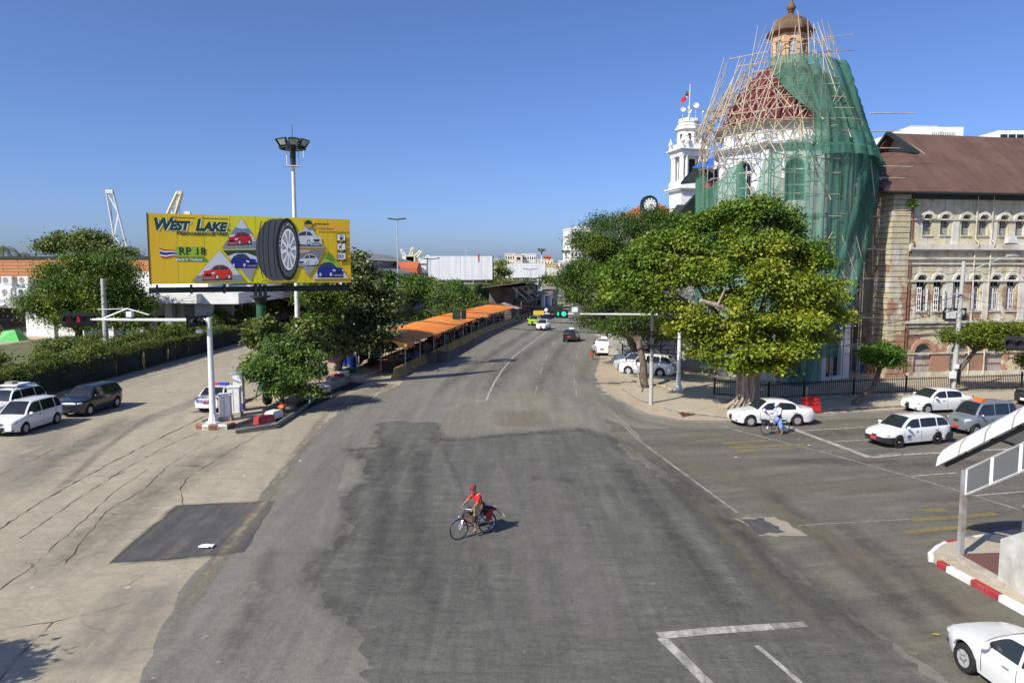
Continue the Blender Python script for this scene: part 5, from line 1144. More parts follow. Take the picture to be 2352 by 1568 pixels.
t = blank('plain white billboard with a small rust red tear above the orange canopy', 984, 1131, 588, 642, 141, blank_mat('white_board', (.68, .70, .72)))
w_ = P(1131, 600, 141).x - P(984, 600, 141).x
O('tear', MB().slab([(w_ * .79 + x, z) for x, z in ((-.2, 11.4), (.05, 12.0), (.2, 11.6), (.1, 11.0), (.18, 10.6), (0, 10.0), (-.15, 10.7))], (-.02, -.005)), plain('tear_red', (.35, .07, .04), .7, .2), t)
blank('second pale billboard half hidden by a tree, farther down the road', 1157, 1253, 604, 637, 222, bpy.data.materials['white_board'])
blank('third cream tinted billboard, farthest down the road', 1254, 1307, 614, 637, 262, blank_mat('cream_board', (.66, .64, .54)))

# ---------------------------------------------------------------- far apartment blocks
def block(label, x0, x1, yt, Y, mat, floors, cols, depth=14, rz=0.0, win=M['glass']):
    a, b_ = P(x0, yt, Y), P(x1, yt, Y); w = b_.x - a.x; h = a.z; t = T('apartment_block', label, 'building', (a.x, Y, 0), rz, 'far apartment blocks')
    O('wall', MB().b2(0, w, 0, depth, 0, h), mat, t); O('parapet', MB().b2(-.3, w + .3, -.3, depth, h, h + .5), mat, t)
    wm = MB().b2(-.5, .5, -.08, .02, 0, 1).mesh('window'); sx, sz = w / cols, 3.1
    for i in range(floors):
        for j in range(cols):
            o = O('window', wm, win, t, ((j + .5) * sx, 0, h - 2.6 - i * sz)); o.scale = (sx * .5, 1, 1.5)
    for i in range(floors): O('floor_band', MB().b2(-.1, w + .1, -.25, -.1, h - 3.1 - i * sz, h - 2.9 - i * sz), mat, t)
    return t
CW = plain('cream_render', (.66, .60, .48), .8, .08, .2); WW = plain('white_render', (.74, .72, .68), .8, .06, .2); PK = plain('pink_render', (.66, .56, .50), .8, .06, .2); OR = plain('ochre_render', (.58, .42, .22), .8, .1, .2)
block('cream apartment block with stair head above the pale billboards', 1160, 1182, 584, 420, CW, 6, 4); block('pink apartment slab beside the cream one', 1182, 1200, 586, 415, PK, 6, 1); block('white apartment block with rows of dark windows', 1200, 1231, 585, 420, WW, 6, 6)
b1 = block('stepped ochre apartment block with red roof cap', 1236, 1270, 597, 400, CW, 5, 5); O('roof_cap', MB().b2(3, 7, 2, 8, P(0, 597, 400).z + .5, P(0, 590, 400).z).add([(2.4, 1, P(0, 590, 400).z), (7.6, 1, P(0, 590, 400).z), (5, 5, P(0, 584, 400).z)], [(0, 1, 2)]), M['orange_tile'], b1)
block('ochre low block at the end of the pale billboard', 1255, 1280, 607, 390, OR, 4, 4); block('white tower block with antennas before the trees', 1286, 1296, 600, 410, WW, 4, 2); block('cream low block seen beside the right hand trees', 1294, 1312, 606, 400, CW, 4, 4)
block('yellow block glimpsed right of the plain white billboard', 1131, 1146, 597, 380, CW, 5, 3)
tb = block('tall white apartment tower rising behind the right hand trees', 1311, 1362, 526, 330, WW, 14, 6, 16, R(8)); O('stair_head', MB().b2(4, 8, 3, 10, P(0, 526, 330).z, P(0, 517, 330).z), WW, tb)
for k in range(14): O('balcony', MB().b2(-.6, 0, 2, 12, P(0, 526, 330).z - 3 - k * 3.1, P(0, 526, 330).z - 2 - k * 3.1), WW, tb)
for i, (x0, x1, y0, y1, Y, c, la) in enumerate(((1176, 1196, 641, 652, 210, 'bright_white', 'small white shed below the pale billboards'), (1186, 1206, 643, 650, 205, 'brick_red', 'row of small red roofed sheds below the billboard'), (1214, 1236, 641, 655, 200, 'bright_white', 'white shed with grey roof beyond the stall roofs'))):
    a, b_ = P(x0, y1, Y), P(x1, y0, Y); t = T('far_shed', la, 'shed', (a.x, Y, 0)); w = b_.x - a.x
    O('wall', MB().b2(0, w, 0, 6, 0, b_.z - .6), M[c], t); O('roof', MB().slab([(-.3, b_.z - .6), (w + .3, b_.z - .6), (w / 2, b_.z)], (-.4, 6.4)), M['tin'], t)
    for k in range(2): O('door', MB().b2(w * (.2 + .45 * k), w * (.35 + .45 * k), -.05, .02, 0, 2.2), M['interior'], t)
# ---------------------------------------------------------------- brick warehouse, cranes
wh = T('brick_warehouse', 'long brick warehouse with low grey roof behind the trees', 'warehouse', (0, 0, 0))
a0 = P(800, 640, 128); a1 = P(985, 640, 215); d_ = (a1 - a0).to_2d().normalized(); q_ = Vector((-d_.y, d_.x))
def whq(s, o, z): p = a0.to_2d() + d_ * s + q_ * o; return (p.x, p.y, z)
L_ = (a1 - a0).to_2d().length; s_ = -14
M['wh_roof'] = plain('weathered_roof_sheet', (.22, .23, .22), .7, .25, .3, dirt=(.12, .1, .08))
def sl(pts, mat, nm): n = len(pts) // 2; O(nm, MB().add(pts, [(0, 1, 3, 2)] if len(pts) == 4 else [tuple(range(len(pts)))]), mat, wh)
O('wall', MB().add([whq(s_, 0, 0), whq(L_ + 6, 0, 0), whq(L_ + 6, 0, 8.0), whq(s_, 0, 8.0)], [(0, 1, 2, 3)]), plain('dark_warehouse_brick', (.16, .055, .045), .9, .25, .6), wh)
O('wall', MB().add([whq(L_ + 6, 0, 0), whq(L_ + 6, 26, 0), whq(L_ + 6, 26, 8), whq(L_ + 6, 13, 13), whq(L_ + 6, 0, 8)], [(0, 1, 2, 3, 4)]), M['brick_red'], wh)
O('roof', MB().add([whq(s_, -.6, 7.9), whq(L_ + 6.5, -.6, 7.9), whq(L_ + 6.5, 5, 9.6), whq(s_, 5, 9.6)], [(0, 1, 2, 3)]), M['wh_roof'], wh)
O('clerestory', MB().add([whq(s_, 5, 9.5), whq(L_ + 6, 5, 9.5), whq(L_ + 6, 5.2, 11), whq(s_, 5.2, 11)], [(0, 1, 2, 3)]), M['darkmetal'], wh)
O('roof', MB().add([whq(s_, 4.6, 10.9), whq(L_ + 6.5, 4.6, 10.9), whq(L_ + 6.5, 13, 13), whq(s_, 13, 13), whq(L_ + 6.5, 27, 8), whq(s_, 27, 8)], [(0, 1, 2, 3), (3, 2, 4, 5)]), M['wh_roof'], wh)
O('gutter', MB().tube([whq(s_, -.7, 7.85), whq(L_ + 6, -.7, 7.85)], .2, 5), M['old_plaster'], wh)
for k in range(18): s0 = s_ + 4 + k * 8; O('window', MB().add([whq(s0, -.05, 4), whq(s0 + 1.6, -.05, 4), whq(s0 + 1.6, -.05, 6.4), whq(s0, -.05, 6.4)], [(0, 1, 2, 3)]), M['interior'], wh)
O('gable_house', MB().add([whq(L_ - 26, -1.2, 6), whq(L_ - 19, -1.2, 6), whq(L_ - 19, -1.2, 9.2), whq(L_ - 22.5, -1.2, 10.8), whq(L_ - 26, -1.2, 9.2)] + [whq(L_ - 26, 5, 6), whq(L_ - 19, 5, 6), whq(L_ - 19, 5, 9.2), whq(L_ - 22.5, 5, 10.8), whq(L_ - 26, 5, 9.2)], [(0, 1, 2, 3, 4), (1, 6, 7, 2), (2, 7, 8, 3), (3, 8, 9, 4), (4, 9, 5, 0)]), M['orange_tile'], wh)
def lattice(mb, a, b, w0, w1, r, n=8):
    a, b = Vector(a), Vector(b); t = (b - a).normalized(); u = t.cross(Vector((0, 1, 0))).normalized(); last = None
    for s in (-1, 1): mb.tube([a + u * s * w0, b + u * s * w1], r, 4)
    for k in range(n + 1):
        f = k / n; p = a.lerp(b, f); w = w0 + (w1 - w0) * f; c = (p - u * w, p + u * w); 
        if last and k % 2: mb.tube([last[0], c[1]], r * .55, 3)
        elif last: mb.tube([last[1], c[0]], r * .55, 3)
        last = c
    return mb
def crane(label, x0, y0, x1, y1, Y, w0, w1, r, mat, n=8):
    a, b = P(x0, y0, Y), P(x1, y1, Y); t = T('dock_crane', label, 'crane', (a.x, Y, 0), 0, 'dock cranes'); o = Vector((a.x, Y, 0))
    O('jib', lattice(MB(), a - o, b - o, w0, w1, r, n), mat, t); O('jib_head', MB().box(b - o, (w1 * 2.3, .8, .9)), mat, t)
    O('tower', MB().b2(-2.0, 2.0, -2, 2, 0, a.z), mat, t); O('cab', MB().b2(-2.4, 2.4, -3, 3, a.z - 1, a.z + 2.5), mat, t)
    O('hoist_cable', MB().tube([b - o, b - o + Vector((.6 * (1 if x1 < x0 else -1), 0, -max(6, (b.z - a.z) * .9)))], .06, 3), M['darkmetal'], t)
CRW = plain('crane_white', (.66, .66, .64), .6, .12, .3, dirt=(.45, .4, .35)); CRY = plain('crane_cream', (.66, .58, .38), .6, .15, .3)
crane('tall white lattice dock crane above the left hand tree', 284, 590, 252, 440, 190, 1.5, .8, .30, CRW, 3); crane('cream dock crane jib rising over the billboard corner', 372, 550, 413, 443, 210, 1.6, .6, .5, CRY, 8)
crane('dock crane jib tip behind the billboard top edge', 430, 545, 431, 489, 230, .5, .8, .4, CRW, 3); crane('distant pale crane jib leaning left over the warehouse', 935, 598, 922, 574, 420, .8, .5, .35, CRW, 4); crane('distant cream crane jib standing steeply over the warehouse', 942, 598, 948, 570, 400, 1.0, .5, .4, CRY, 4); crane('distant cream crane jib leaning right beside the white billboard', 945, 600, 967, 578, 400, 1.1, .5, .4, CRY, 4)
crane('distant pale crane behind the white billboard edge', 972, 601, 984, 588, 430, .9, .5, .35, CRW, 4)
pm = P(1072, 570, 600); tl = T('radio_mast', 'far lattice radio mast above the white billboard', 'mast', (pm.x, 600, 0)); O('lattice', lattice(MB(), (0, 0, 0), (0, 0, pm.z), 1.6, .4, .2, 14), M['steel'], tl)

# ---------------------------------------------------------------- white terminal building on the left
tm_ = T('terminal_building', 'long white terminal building with orange panel fascia', 'building', (0, 0, 0))
def tP(x, y, Y): return P(x, y, Y)
zA, zB, zC = P(0, 595, 100).z, P(0, 639, 100).z, 0
O('wall', MB().b2(-90, P(470, 640, 100).x, 100, 118, 0, zB), M['white_wall'], tm_)
M['orange_panel'] = plain('orange_terracotta_panel', (.46, .20, .085), .7, .1, .5)
xr = P(470, 620, 99.5).x; rows = 6; hh = (zA - zB) / rows; pmx = MB().b2(0, 3.94, -.06, .0, .02, hh - .03).mesh('fascia_panel')
O('fascia_core', MB().b2(-90, xr, 99.5, 101, zB, zA), plain('fascia_joint', (.22, .10, .05), .8, .1), tm_)
for i in range(rows):
    k = 0; x = -72 + (i % 2) * 2
    while x < xr - 4: O('fascia_panel', pmx, M['orange_panel'], tm_, (x, 99.5, zB + i * hh)); x += 4
O('roof_edge', MB().b2(-90, xr + .5, 99.3, 118, zA, zA + .35), M['darkmetal'], tm_)
acm = MB().b2(-.5, .5, -.4, 0, 0, .75).mesh('air_unit'); acm.materials.append(M['white_paint']); fm = MB().lathe([(.27, -.02), (.25, 0)], 14, (-.1, -.41, .38), 0, 'Y').mesh('fan'); fm.materials.append(M['shutter'])
for (x, y) in ((20, 652), (57, 652), (18, 679), (55, 679)):
    p = P(x, y, 99.4); o = O('air_conditioner', acm, None, None, (p.x, 99.4, p.z)); o.scale = (1.35, 1, 1.35); tag(o, {(20, 652): 'upper outer', (57, 652): 'upper inner', (18, 679): 'lower outer', (55, 679): 'lower inner'}[(x, y)] + ' air conditioner of the four on the terminal wall', 'air conditioner', 'air conditioners on the terminal wall')
    f = O('fan', fm, None, o); O('bracket', MB().b2(-.45, .45, -.35, 0, -.12, -.02), M['steel'], o)
p0, p1 = P(0, 712, 99), P(62, 760, 99)
O('opening', MB().b2(-70, p1.x, 99.7, 100.05, 0.5, P(0, 706, 100).z), M['interior'], tm_); O('canopy', MB().b2(-75, p1.x + .2, 98, 100, P(0, 706, 99).z, P(0, 687, 99).z), M['grey_wall'], tm_); O('pier', MB().b2(p1.x + .2, P(150, 700, 99).x, 98.6, 100, 0, P(0, 687, 99).z), M['white_wall'], tm_)
O('awning', MB().add([(p1.x - 6, 99.6, 4.6), (p1.x - 2, 99.6, 5.2), (p1.x - 2, 97.5, 4.2), (p1.x - 6, 97.5, 3.8)], [(0, 1, 2, 3)]), M['bright_white'], tm_)
# wing receding to the right
W0, W1 = Vector((-39.8, 97, 0)), Vector((-41, 165, 0)); wd = (W1 - W0).to_2d().normalized(); wn_ = Vector((-wd.y, wd.x)); WL = (W1 - W0).to_2d().length
wa = math.atan2(wd.y, wd.x); wing = T('terminal_wing', 'white terminal wing with flat canopy and dark glazed bays', 'building', (W0.x, W0.y, 0), wa); e_ = T('terminal_entrance', 'white terminal entrance front with thick flat canopy', 'building', (-52, 95, 0))
O('wall', MB().b2(-8, 11.8, 3, 12, 0, 8.6), M['white_wall'], e_); O('canopy', MB().b2(-8, 12.6, -2.5, 2.9, 4.7, 5.9), M['bright_white'], e_); O('canopy_joint', MB().b2(-8, 12.6, -2.52, -2.5, 4.98, 5.02), M['grey_wall'], e_)
for k in range(6):
    x = -7.5 + k * 3.8; O('pillar', MB().b2(x, x + .9, -.6, .3, 0, 4.7), M['bright_white'], e_); b_ = O('glazed_bay', MB().b2(x + 1.1, x + 3.6, 2.8, 2.95, .9, 2.8), M['glass'], e_); O('glazing_bar', MB().b2(x + 2.3, x + 2.38, 2.74, 2.8, .9, 2.8).b2(x + 1.1, x + 3.6, 2.74, 2.8, 1.5, 1.56), M['bright_white'], b_); O('bay_panel', MB().b2(x + 1.0, x + 3.7, 2.7, 2.98, 2.85, 4.6), M['grey_wall'], e_)
O('canopy', MB().b2(-3, WL * .33, -5, .5, 4.55, 6.0), M['bright_white'], wing); O('canopy', MB().b2(WL * .33, WL + 10, -2, .5, 5.1, 6.3), M['grey_wall'], wing); O('roof_edge', MB().b2(WL * .1, WL + 10, -3.2, .2, 6.4, 6.7), M['bright_white'], wing); O('upper_wall', MB().b2(8, WL + 10, 2, 14, 0, 8.0), M['grey_wall'], wing)
O('roof', MB().b2(8, WL + 12, -.5, 15, 8.0, 8.4), M['grey_wall'], wing)
nbay = 14
for k in range(nbay):
    x = -2 + k * (WL + 8) / nbay; O('pillar', MB().b2(x, x + .8, -1.2, .9, 0, 5.2), M['bright_white'], wing)
    b_ = O('glazed_bay', MB().b2(x + .9, x + 3.6, .85, .95, .3, 3.6), M['glass'], wing); O('glazing_bar', MB().b2(x + 2.2, x + 2.3, .78, .85, .3, 3.6).b2(x + .9, x + 3.6, .78, .85, 1.3, 1.38), M['bright_white'], b_)
    O('bay_panel', MB().b2(x + .85, x + 3.65, .9, 1.0, 3.6, 5.0), M['grey_wall'], wing)

# ---------------------------------------------------------------- concrete power poles, lamps on the left
for x, yt, Yv, la in ((236, 640, 72, 'thick round concrete pole behind the hedge left of the signal arm'), (524, 652, 98, 'concrete pole with cross arm behind the hedge near the billboard')):
    p = P(x, yt, Yv); t = pole_thing('power_pole', la, 'pole', Vector((p.x, Yv, 0)), p.z, .29, .21, M['pole_conc']); t['group'] = 'concrete power poles'
    for z in (1.6, 3.0, 4.4, 5.6, 6.4): O('pole_band', MB().lathe([(.29, z), (.29, z + .07)], 10), M['shutter'], t)
    O('bracket', MB().tube([(-.9, 0, p.z * .52), (1.0, 0, p.z * .52)], .05, 5), M['white_paint'], t)
for x, yt, Y in ((598, 668, 120), (645, 672, 125), (668, 668, 140)):
    p = P(x, yt, Y); t = T('curved_lamp_post', {598: 'curved grey lamp post left of the billboard column', 645: 'curved grey lamp post between the column and the mast', 668: 'curved grey lamp post just left of the high mast'}[x], 'lamp post', (p.x - 1, Y, 0), 0, 'curved lamp posts')
    O('pole', MB().tube([(0, 0, 0), (0, 0, p.z - .8), (.3, 0, p.z - .2), (1.0, 0, p.z)], .07, 6), M['steel'], t); O('lamp_head', MB().ell((1.4, 0, p.z), (.5, .2, .12), 8, 5), M['white_paint'], t)
b = P(560, 735, 92); t = T('street_lamp', 'white arm street lamp reaching past the second concrete pole', 'lamp post', (P(527, 0, 97).x, 97, 0)); O('arm', MB().tube([(0, -.3, 4.9), (3.2, -.5, 4.75)], .05, 5), M['white_paint'], t); O('lamp_head', MB().ell((-1.2, -.3, 5.0), (1.0, .3, .2), 10, 6), M['white_paint'], t)

# ---------------------------------------------------------------- signal mast on the island nose
b = G(490, 978); b.z = .2; nm_ = pole_thing('signal_mast', 'white signal mast on the island nose with arm reaching left', 'traffic signal', b, 6.05, .2, .14, M['white_paint'])
O('base_flange', MB().lathe([(.42, 0), (.42, .05), (.3, .08), (.2, .5)], 8), M['white_paint'], nm_)
O('arm', MB().tube([(0, 0, 5.9), (-3, -.1, 5.92), (-6.6, -.2, 5.95)], [.11, .09, .06], 8), M['white_paint'], nm_, smooth=60)
h_ = head(nm_, (-7.3, -.2, 5.95), R(14), ('lens_red_off', 'lens_off', 'lens_off'), '3', 'lens_red'); h_.scale = (1.25, 1, 1.25)
head(nm_, (-.5, -.2, 5.85), R(60), ('lens_off', 'lens_off', 'lens_off'))
O('camera_box', MB().box((-4.4, -.15, 6.25), (.3, .3, .3)).tube([(-4.4, -.15, 5.9), (-4.4, -.15, 6.15)], .04, 5), M['white_paint'], nm_); O('camera_dome', MB().ell((-.5, -.2, 5.3), (.2, .2, .13), 10, 6), M['white_paint'], nm_)
O('truss', MB().tube([(-6.0, 0, 6.0), (-4.6, 0, 6.55), (-3.4, 0, 6.2)], .045, 5).tube([(-6.3, 0, 6.5), (-4.6, 0, 6.55)], .03, 4), M['steel'], nm_)

# ---------------------------------------------------------------- island (median) with trench, pipe, broken kerb blocks
isl = [(-17.9, 41.2), (-17.0, 40.75), (-16.0, 40.9), (-15.8, 41.6), (-14.9, 46), (-13.7, 53), (-12.6, 60), (-11.2, 66), (-9.3, 73), (-5.9, 97), (-1.2, 125), (5.6, 157), (14, 190), (6, 190), (-4, 157), (-11.5, 125), (-15.5, 97), (-18.5, 73), (-18.0, 55), (-17.7, 46), (-18.05, 42)]
S('median_island', MB().prism(isl, 0, .2), M['earth'])
kk2 = T('island_kerb', 'worn red and white kerb at the nose of the median island', 'kerb')
for i in range(len(isl) - 1):
    if i > 2 and i < 17: continue
    a, b = Vector(isl[i]), Vector(isl[i + 1]); L = (b - a).length; n = max(1, int(L / .45)) if i < 3 else max(1, int(L / 1.2))
    for j in range(n): kerb_stone('kerb_stone', a.lerp(b, j / n) + Vector((0, -.0)), a.lerp(b, (j + 1) / n), .18, .30, (M['kerb_white'] if j % 2 else plain('faded_red_kerb', (.30, .13, .08), .8, .3) if 'faded_red_kerb' not in bpy.data.materials else bpy.data.materials['faded_red_kerb']) if i < 3 else M['kerb_grey'], kk2)
tr = S('trench', MB().b2(0, 1, 0, 1, 0, 1), M['interior']); bpy.data.objects.remove(tr)
trench = [(-15.75, 41.0), (-14.55, 40.6), (-13.4, 46), (-12.4, 52), (-11.6, 58), (-12.9, 58.5), (-14.2, 51), (-15.2, 45)]
S('trench_shade_sheet', MB().prism(trench, .0125, .0165), M['crackdark'])  # flat near-black sheet at road level, its colour stands in for the trench's shaded depth
tw_ = T('trench_wall', 'low concrete trench wall along the median island', 'wall'); 
for a, b in zip(trench[4:], trench[5:]): a, b = Vector(a), Vector(b); m_ = (a + b) / 2; O('wall', MB().box((m_.x - .12, m_.y, .26), ((b - a).length, .16, .52), math.atan2((b - a).y, (b - a).x)), M['concrete'], tw_)
pp = [G(540, 996), G(632, 984), G(700, 940), G(757, 890), G(815, 855), G(862, 832)]
for p in pp: p.z = .17
pt = tag(O('drain_pipe', MB().tube(pp, .13, 8), plain('grey_plastic_pipe', (.20, .20, .19), .6, .2, 1), smooth=60), 'long grey pipe lying along the edge of the median trench', 'pipe')
blk = [((608, 978), 'kerb_red', 'dull red painted concrete block at the trench end'), ((630, 966), 'kerb_white', 'white concrete block beside the red block at the trench end'), ((708, 922), 'kerb_grey', 'grey concrete block just before the red one by the bush'), ((726, 911), 'kerb_red', 'red concrete block beside the round bush'), ((742, 905), 'kerb_white', 'white concrete block behind the red one by the bush'), ((766, 884), 'kerb_grey', 'grey concrete block farther along the trench'), ((776, 876), 'kerb_red', 'red concrete block farther along the trench'), ((788, 869), 'kerb_white', 'white concrete block farther along the trench'), ((805, 861), 'dark_green', 'dark green covered heap at the far end of the trench')]
bmsh = MB().slab([(-.55, 0), (.55, 0), (.5, .38), (.35, .46), (-.35, .46), (-.5, .38)], (-.28, .28)).mesh('kerb_block')
for i, (p, c, la) in enumerate(blk): q = G(*p); q.z = .17; o = O('concrete_block', bmsh.copy(), M[c], None, q, R(rnd.uniform(40, 75))); o.rotation_euler.x = R(rnd.uniform(-9, 9)); tag(o, la, 'block', 'concrete blocks along the trench')
# control cabinets and police post
for (x, y, w, d, h, rz, la) in ((519, 972, .62, .5, 1.5, 8, 'low white signal control cabinet beside the mast'), (540, 962, .7, .55, 1.75, 6, 'second white control cabinet behind the first')):
    q = G(x, y); q.z = .2; t = T('control_cabinet', la, 'cabinet', q, R(rz), 'signal control cabinets'); O('body', MB().b2(-w / 2, w / 2, -d / 2, d / 2, .25, h), M['kerb_white'], t); O('plinth', MB().b2(-w / 2 - .06, w / 2 + .06, -d / 2 - .06, d / 2 + .06, 0, .25), M['concrete'], t); O('cap', MB().b2(-w / 2 - .05, w / 2 + .05, -d / 2 - .05, d / 2 + .05, h, h + .07), M['white_paint'], t); O('door_seam', MB().b2(-.01, .01, -d / 2 - .012, -d / 2, .3, h - .1), M['shutter'], t)
q = G(533, 950); q.z = .2; t = T('tall_cabinet', 'tall white cabinet with blue foot behind the low cabinets', 'cabinet', q, R(5)); O('body', MB().b2(.2, .75, -.28, .28, 0, 2.35), M['white_paint'], t); O('blue_band', MB().b2(.19, .76, -.29, .29, .1, .5), plain('blue_band', (.05, .07, .3), .5, .1), t); O('cap', MB().b2(-.05, .82, -.34, .34, 2.35, 2.45), M['steel'], t)
# rubbish by the bush
for (x, y, c, s, la) in ((652, 948, 'orange_plastic', (.35, .25, .18), 'small orange bundle in the trench'), (668, 955, 'black', (.5, .35, .25), 'dark sack at the trench edge by the bush'), (615, 938, 'rubber', (.35, .2, .45), 'black upturned bin beside the bush trunk')):
    q = G(x, y); q.z = .2; mb = MB().ell((0, 0, s[2]), s, 9, 6); mb.v = [(v[0] * (1 + .2 * mn.noise(Vector(v) * 4)), v[1] * (1 + .2 * mn.noise(Vector(v) * 5)), max(0, v[2] * (1 + .15 * mn.noise(Vector(v) * 3)))) for v in mb.v]; tag(O('rubbish_bundle', mb, M[c], None, q, smooth=60), la, 'rubbish')
pb_ = G(475, 1257); mb = MB().grid(lambda u, v: ((u - .5) * .45, (v - .5) * .3, .03 + .09 * abs(mn.noise(Vector((u * 3, v * 3, 2)))) + .02), 6, 5); tag(O('plastic_bag', mb, M['litter'], None, (pb_.x, pb_.y, .01), smooth=60), 'crumpled white plastic bag on the black road patch', 'litter')

# ---------------------------------------------------------------- yellow barriers, orange market canopy, stalls
edge = [Vector(p) for p in ((-9.7, 60.2), (-9.0, 66), (-8.1, 72), (-6.6, 84), (-4.9, 97), (-2.6, 111), (.2, 125), (3.4, 141), (7, 157), (12, 175))]
def along(s):
    for a, b in zip(edge, edge[1:]):
        L = (b - a).length
        if s <= L: return a.lerp(b, s / L), (b - a) / L
        s -= L
    return edge[-1], (edge[-1] - edge[-2]).normalized()
M['yellow_conc'] = plain('worn_yellow_concrete', (.40, .28, .07), .8, .3, 1.5, dirt=(.18, .14, .08)); M['yellow_conc2'] = plain('faded_yellow_concrete', (.30, .235, .12), .85, .3, 1.5, dirt=(.14, .11, .08))
jm = MB(); jp = [(-.3, 0), (.3, 0), (.3, .1), (.13, .38), (.09, .85), (-.09, .85), (-.13, .38), (-.3, .1)]; jm.slab([(p[0], p[1]) for p in jp], (0, 2.45)); jme = jm.mesh('barrier')
jn = 46
for k in range(jn):
    p, d = along(.2 + k * 2.5); o = O('road_barrier', jme.copy() if k < 1 else jme, M['yellow_conc'], None, (p.x, p.y, .004), math.atan2(d.y, d.x) - R(90) + R(rnd.uniform(-1.5, 1.5)))
    if k % 3 == 1 or k > 14: o.data = jme2 if k > 1 and 'jme2' in globals() else jme.copy(); jme2 = o.data; jme2.materials.clear(); jme2.materials.append(M['yellow_conc2'])
    tag(o, 'bright yellow end barrier at the start of the roadside row' if k == 0 else f'worn yellow concrete barrier, {nth(k + 1)} from the near end of the row', 'barrier', 'yellow barriers along the stalls')
cano = T('market_canopy', 'long orange tarpaulin canopy on poles over the roadside stalls', 'canopy'); M['tarp'] = None
def tarp_mat(name, c):
    m = NT(name); m.set(.65, 0, .25); v = m.coord(); k = m.mix(m.noise(v, .8, 5, .6), c4(c), c4([x * .82 for x in c])); m.col(k)
    tl_ = m.n('ShaderNodeBsdfTranslucent'); m.l(k, tl_.inputs[0]); mx = m.n('ShaderNodeMixShader'); mx.inputs[0].default_value = .05; m.l(m.b.outputs[0], mx.inputs[1]); m.l(tl_.outputs[0], mx.inputs[2]); m.l(mx.outputs[0], m.out.inputs[0]); m.bump(m.noise(v, 1.6, 4, .6), .35, .08); return m.m
M['tarp'] = tarp_mat('orange_tarpaulin', (.88, .27, .045)); M['tarp_y'] = tarp_mat('yellow_tarpaulin', (.8, .5, .12))
nb = 12; s0_, s1_ = 3.2, 65.0
def canopy(s, v, sag):
    p, d = along(s); q = Vector((-d.y, d.x)); w = 5.9 if s > 8 else 4.6 + 1.3 * (s - s0_) / 4.8
    o = .35 + w * v; z = 2.4 + .62 * math.sin(math.pi * min(1, max(0, v * .94 + .03))) ** .85 + .12 * v - sag + .05 * mn.noise(Vector((s * .5, v * 3, 0)))
    return Vector((p.x + q.x * (o - .6), p.y + q.y * (o - .6), z))
for k in range(nb):
    a, b = s0_ + (s1_ - s0_) * k / nb, s0_ + (s1_ - s0_) * (k + 1) / nb
    fn = lambda u, v: canopy(a + (b - a) * u, v, .03 * math.sin(math.pi * u) * (.4 + abs(v - .5)))
    O('tarp_sheet', MB().grid(fn, 8, 12), M['tarp'], cano, smooth=60)
    if k == 4: O('tarp_band', MB().grid(lambda u, v: canopy(a + .3 + .75 * u, v, 0) + Vector((0, 0, .04)), 2, 12), M['tarp_y'], cano, smooth=60)
    for v in (.03, .5, .97):
        p = canopy(a, v, .02); O('pole', MB().tube([(p.x, p.y, .2), (p.x, p.y, p.z - .03)], .035, 5), M['steel'], cano)
    p0, p1 = canopy(a, .02, .03), canopy(b, .02, .03); O('rail', MB().tube([p0, p1], .03, 4), M['steel'], cano)
    if k % 2 == 0:
        O('hanging_flap', MB().grid(lambda u, v: canopy(a + (b - a) * u * .5, 0, .02) + Vector((.02 * math.sin(u * 20), 0, -.35 * v - .1 * v * math.sin(u * 14))), 10, 3), M['tarp'], cano, smooth=60)
O('front_edge', MB().grid(lambda u, v: canopy(s0_, u, .0) + Vector((0, -.05, -.28 * v - .12 * v * math.sin(u * 17))), 14, 2), M['tarp_y'], cano, smooth=60)
p = canopy(30, .12, 0); t = T('roof_board', 'dark hinged board standing on the orange canopy roof', 'board', p + Vector((0, 0, .15)), R(20)); O('leaf', MB().b2(-1.0, -.05, -.04, .04, 0, 1.1).box((.45, .1, .55), (.9, .06, 1.1), R(35)), M['dark_green'], t); O('post', MB().b2(-.05, .05, -.05, .05, 0, 1.4), M['rust'], t)
# back curtain of dark sheets behind the stalls, stall tables, crates
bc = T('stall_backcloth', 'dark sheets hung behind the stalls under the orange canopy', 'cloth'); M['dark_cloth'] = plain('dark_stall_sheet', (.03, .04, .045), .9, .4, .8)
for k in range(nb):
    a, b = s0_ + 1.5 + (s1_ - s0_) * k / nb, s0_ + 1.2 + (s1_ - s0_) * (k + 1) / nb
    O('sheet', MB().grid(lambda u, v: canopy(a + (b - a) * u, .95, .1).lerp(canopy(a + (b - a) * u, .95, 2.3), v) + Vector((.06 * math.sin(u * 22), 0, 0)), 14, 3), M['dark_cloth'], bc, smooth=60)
woodm = [M['wood'], M['tin'], M['blue_plastic'], M['darkmetal']]
cols_ = ['weathered wooden', 'grey tin topped', 'blue topped', 'dark metal']
for k in range(24):
    s = 5 + k * 2.45; q = canopy(s, .22 + .5 * (k % 2), 0); p, d = along(s)
    t = T('stall_table', f'{cols_[k % 4]} stall table, {nth(k + 1)} from the near end under the canopy', 'table', (q.x, q.y, .2), math.atan2(d.y, d.x), 'stall tables under the canopy')
    O('table_top', MB().b2(-.9, .9, -.4, .4, .72, .78), woodm[k % 4], t)
    for sx in (-.8, .8):
        for sy in (-.32, .32): O('leg', MB().b2(sx - .03, sx + .03, sy - .03, sy + .03, 0, .72), M['wood'], t)
    O('shelf', MB().b2(-.85, .85, -.35, .35, .25, .29), M['wood'], t)
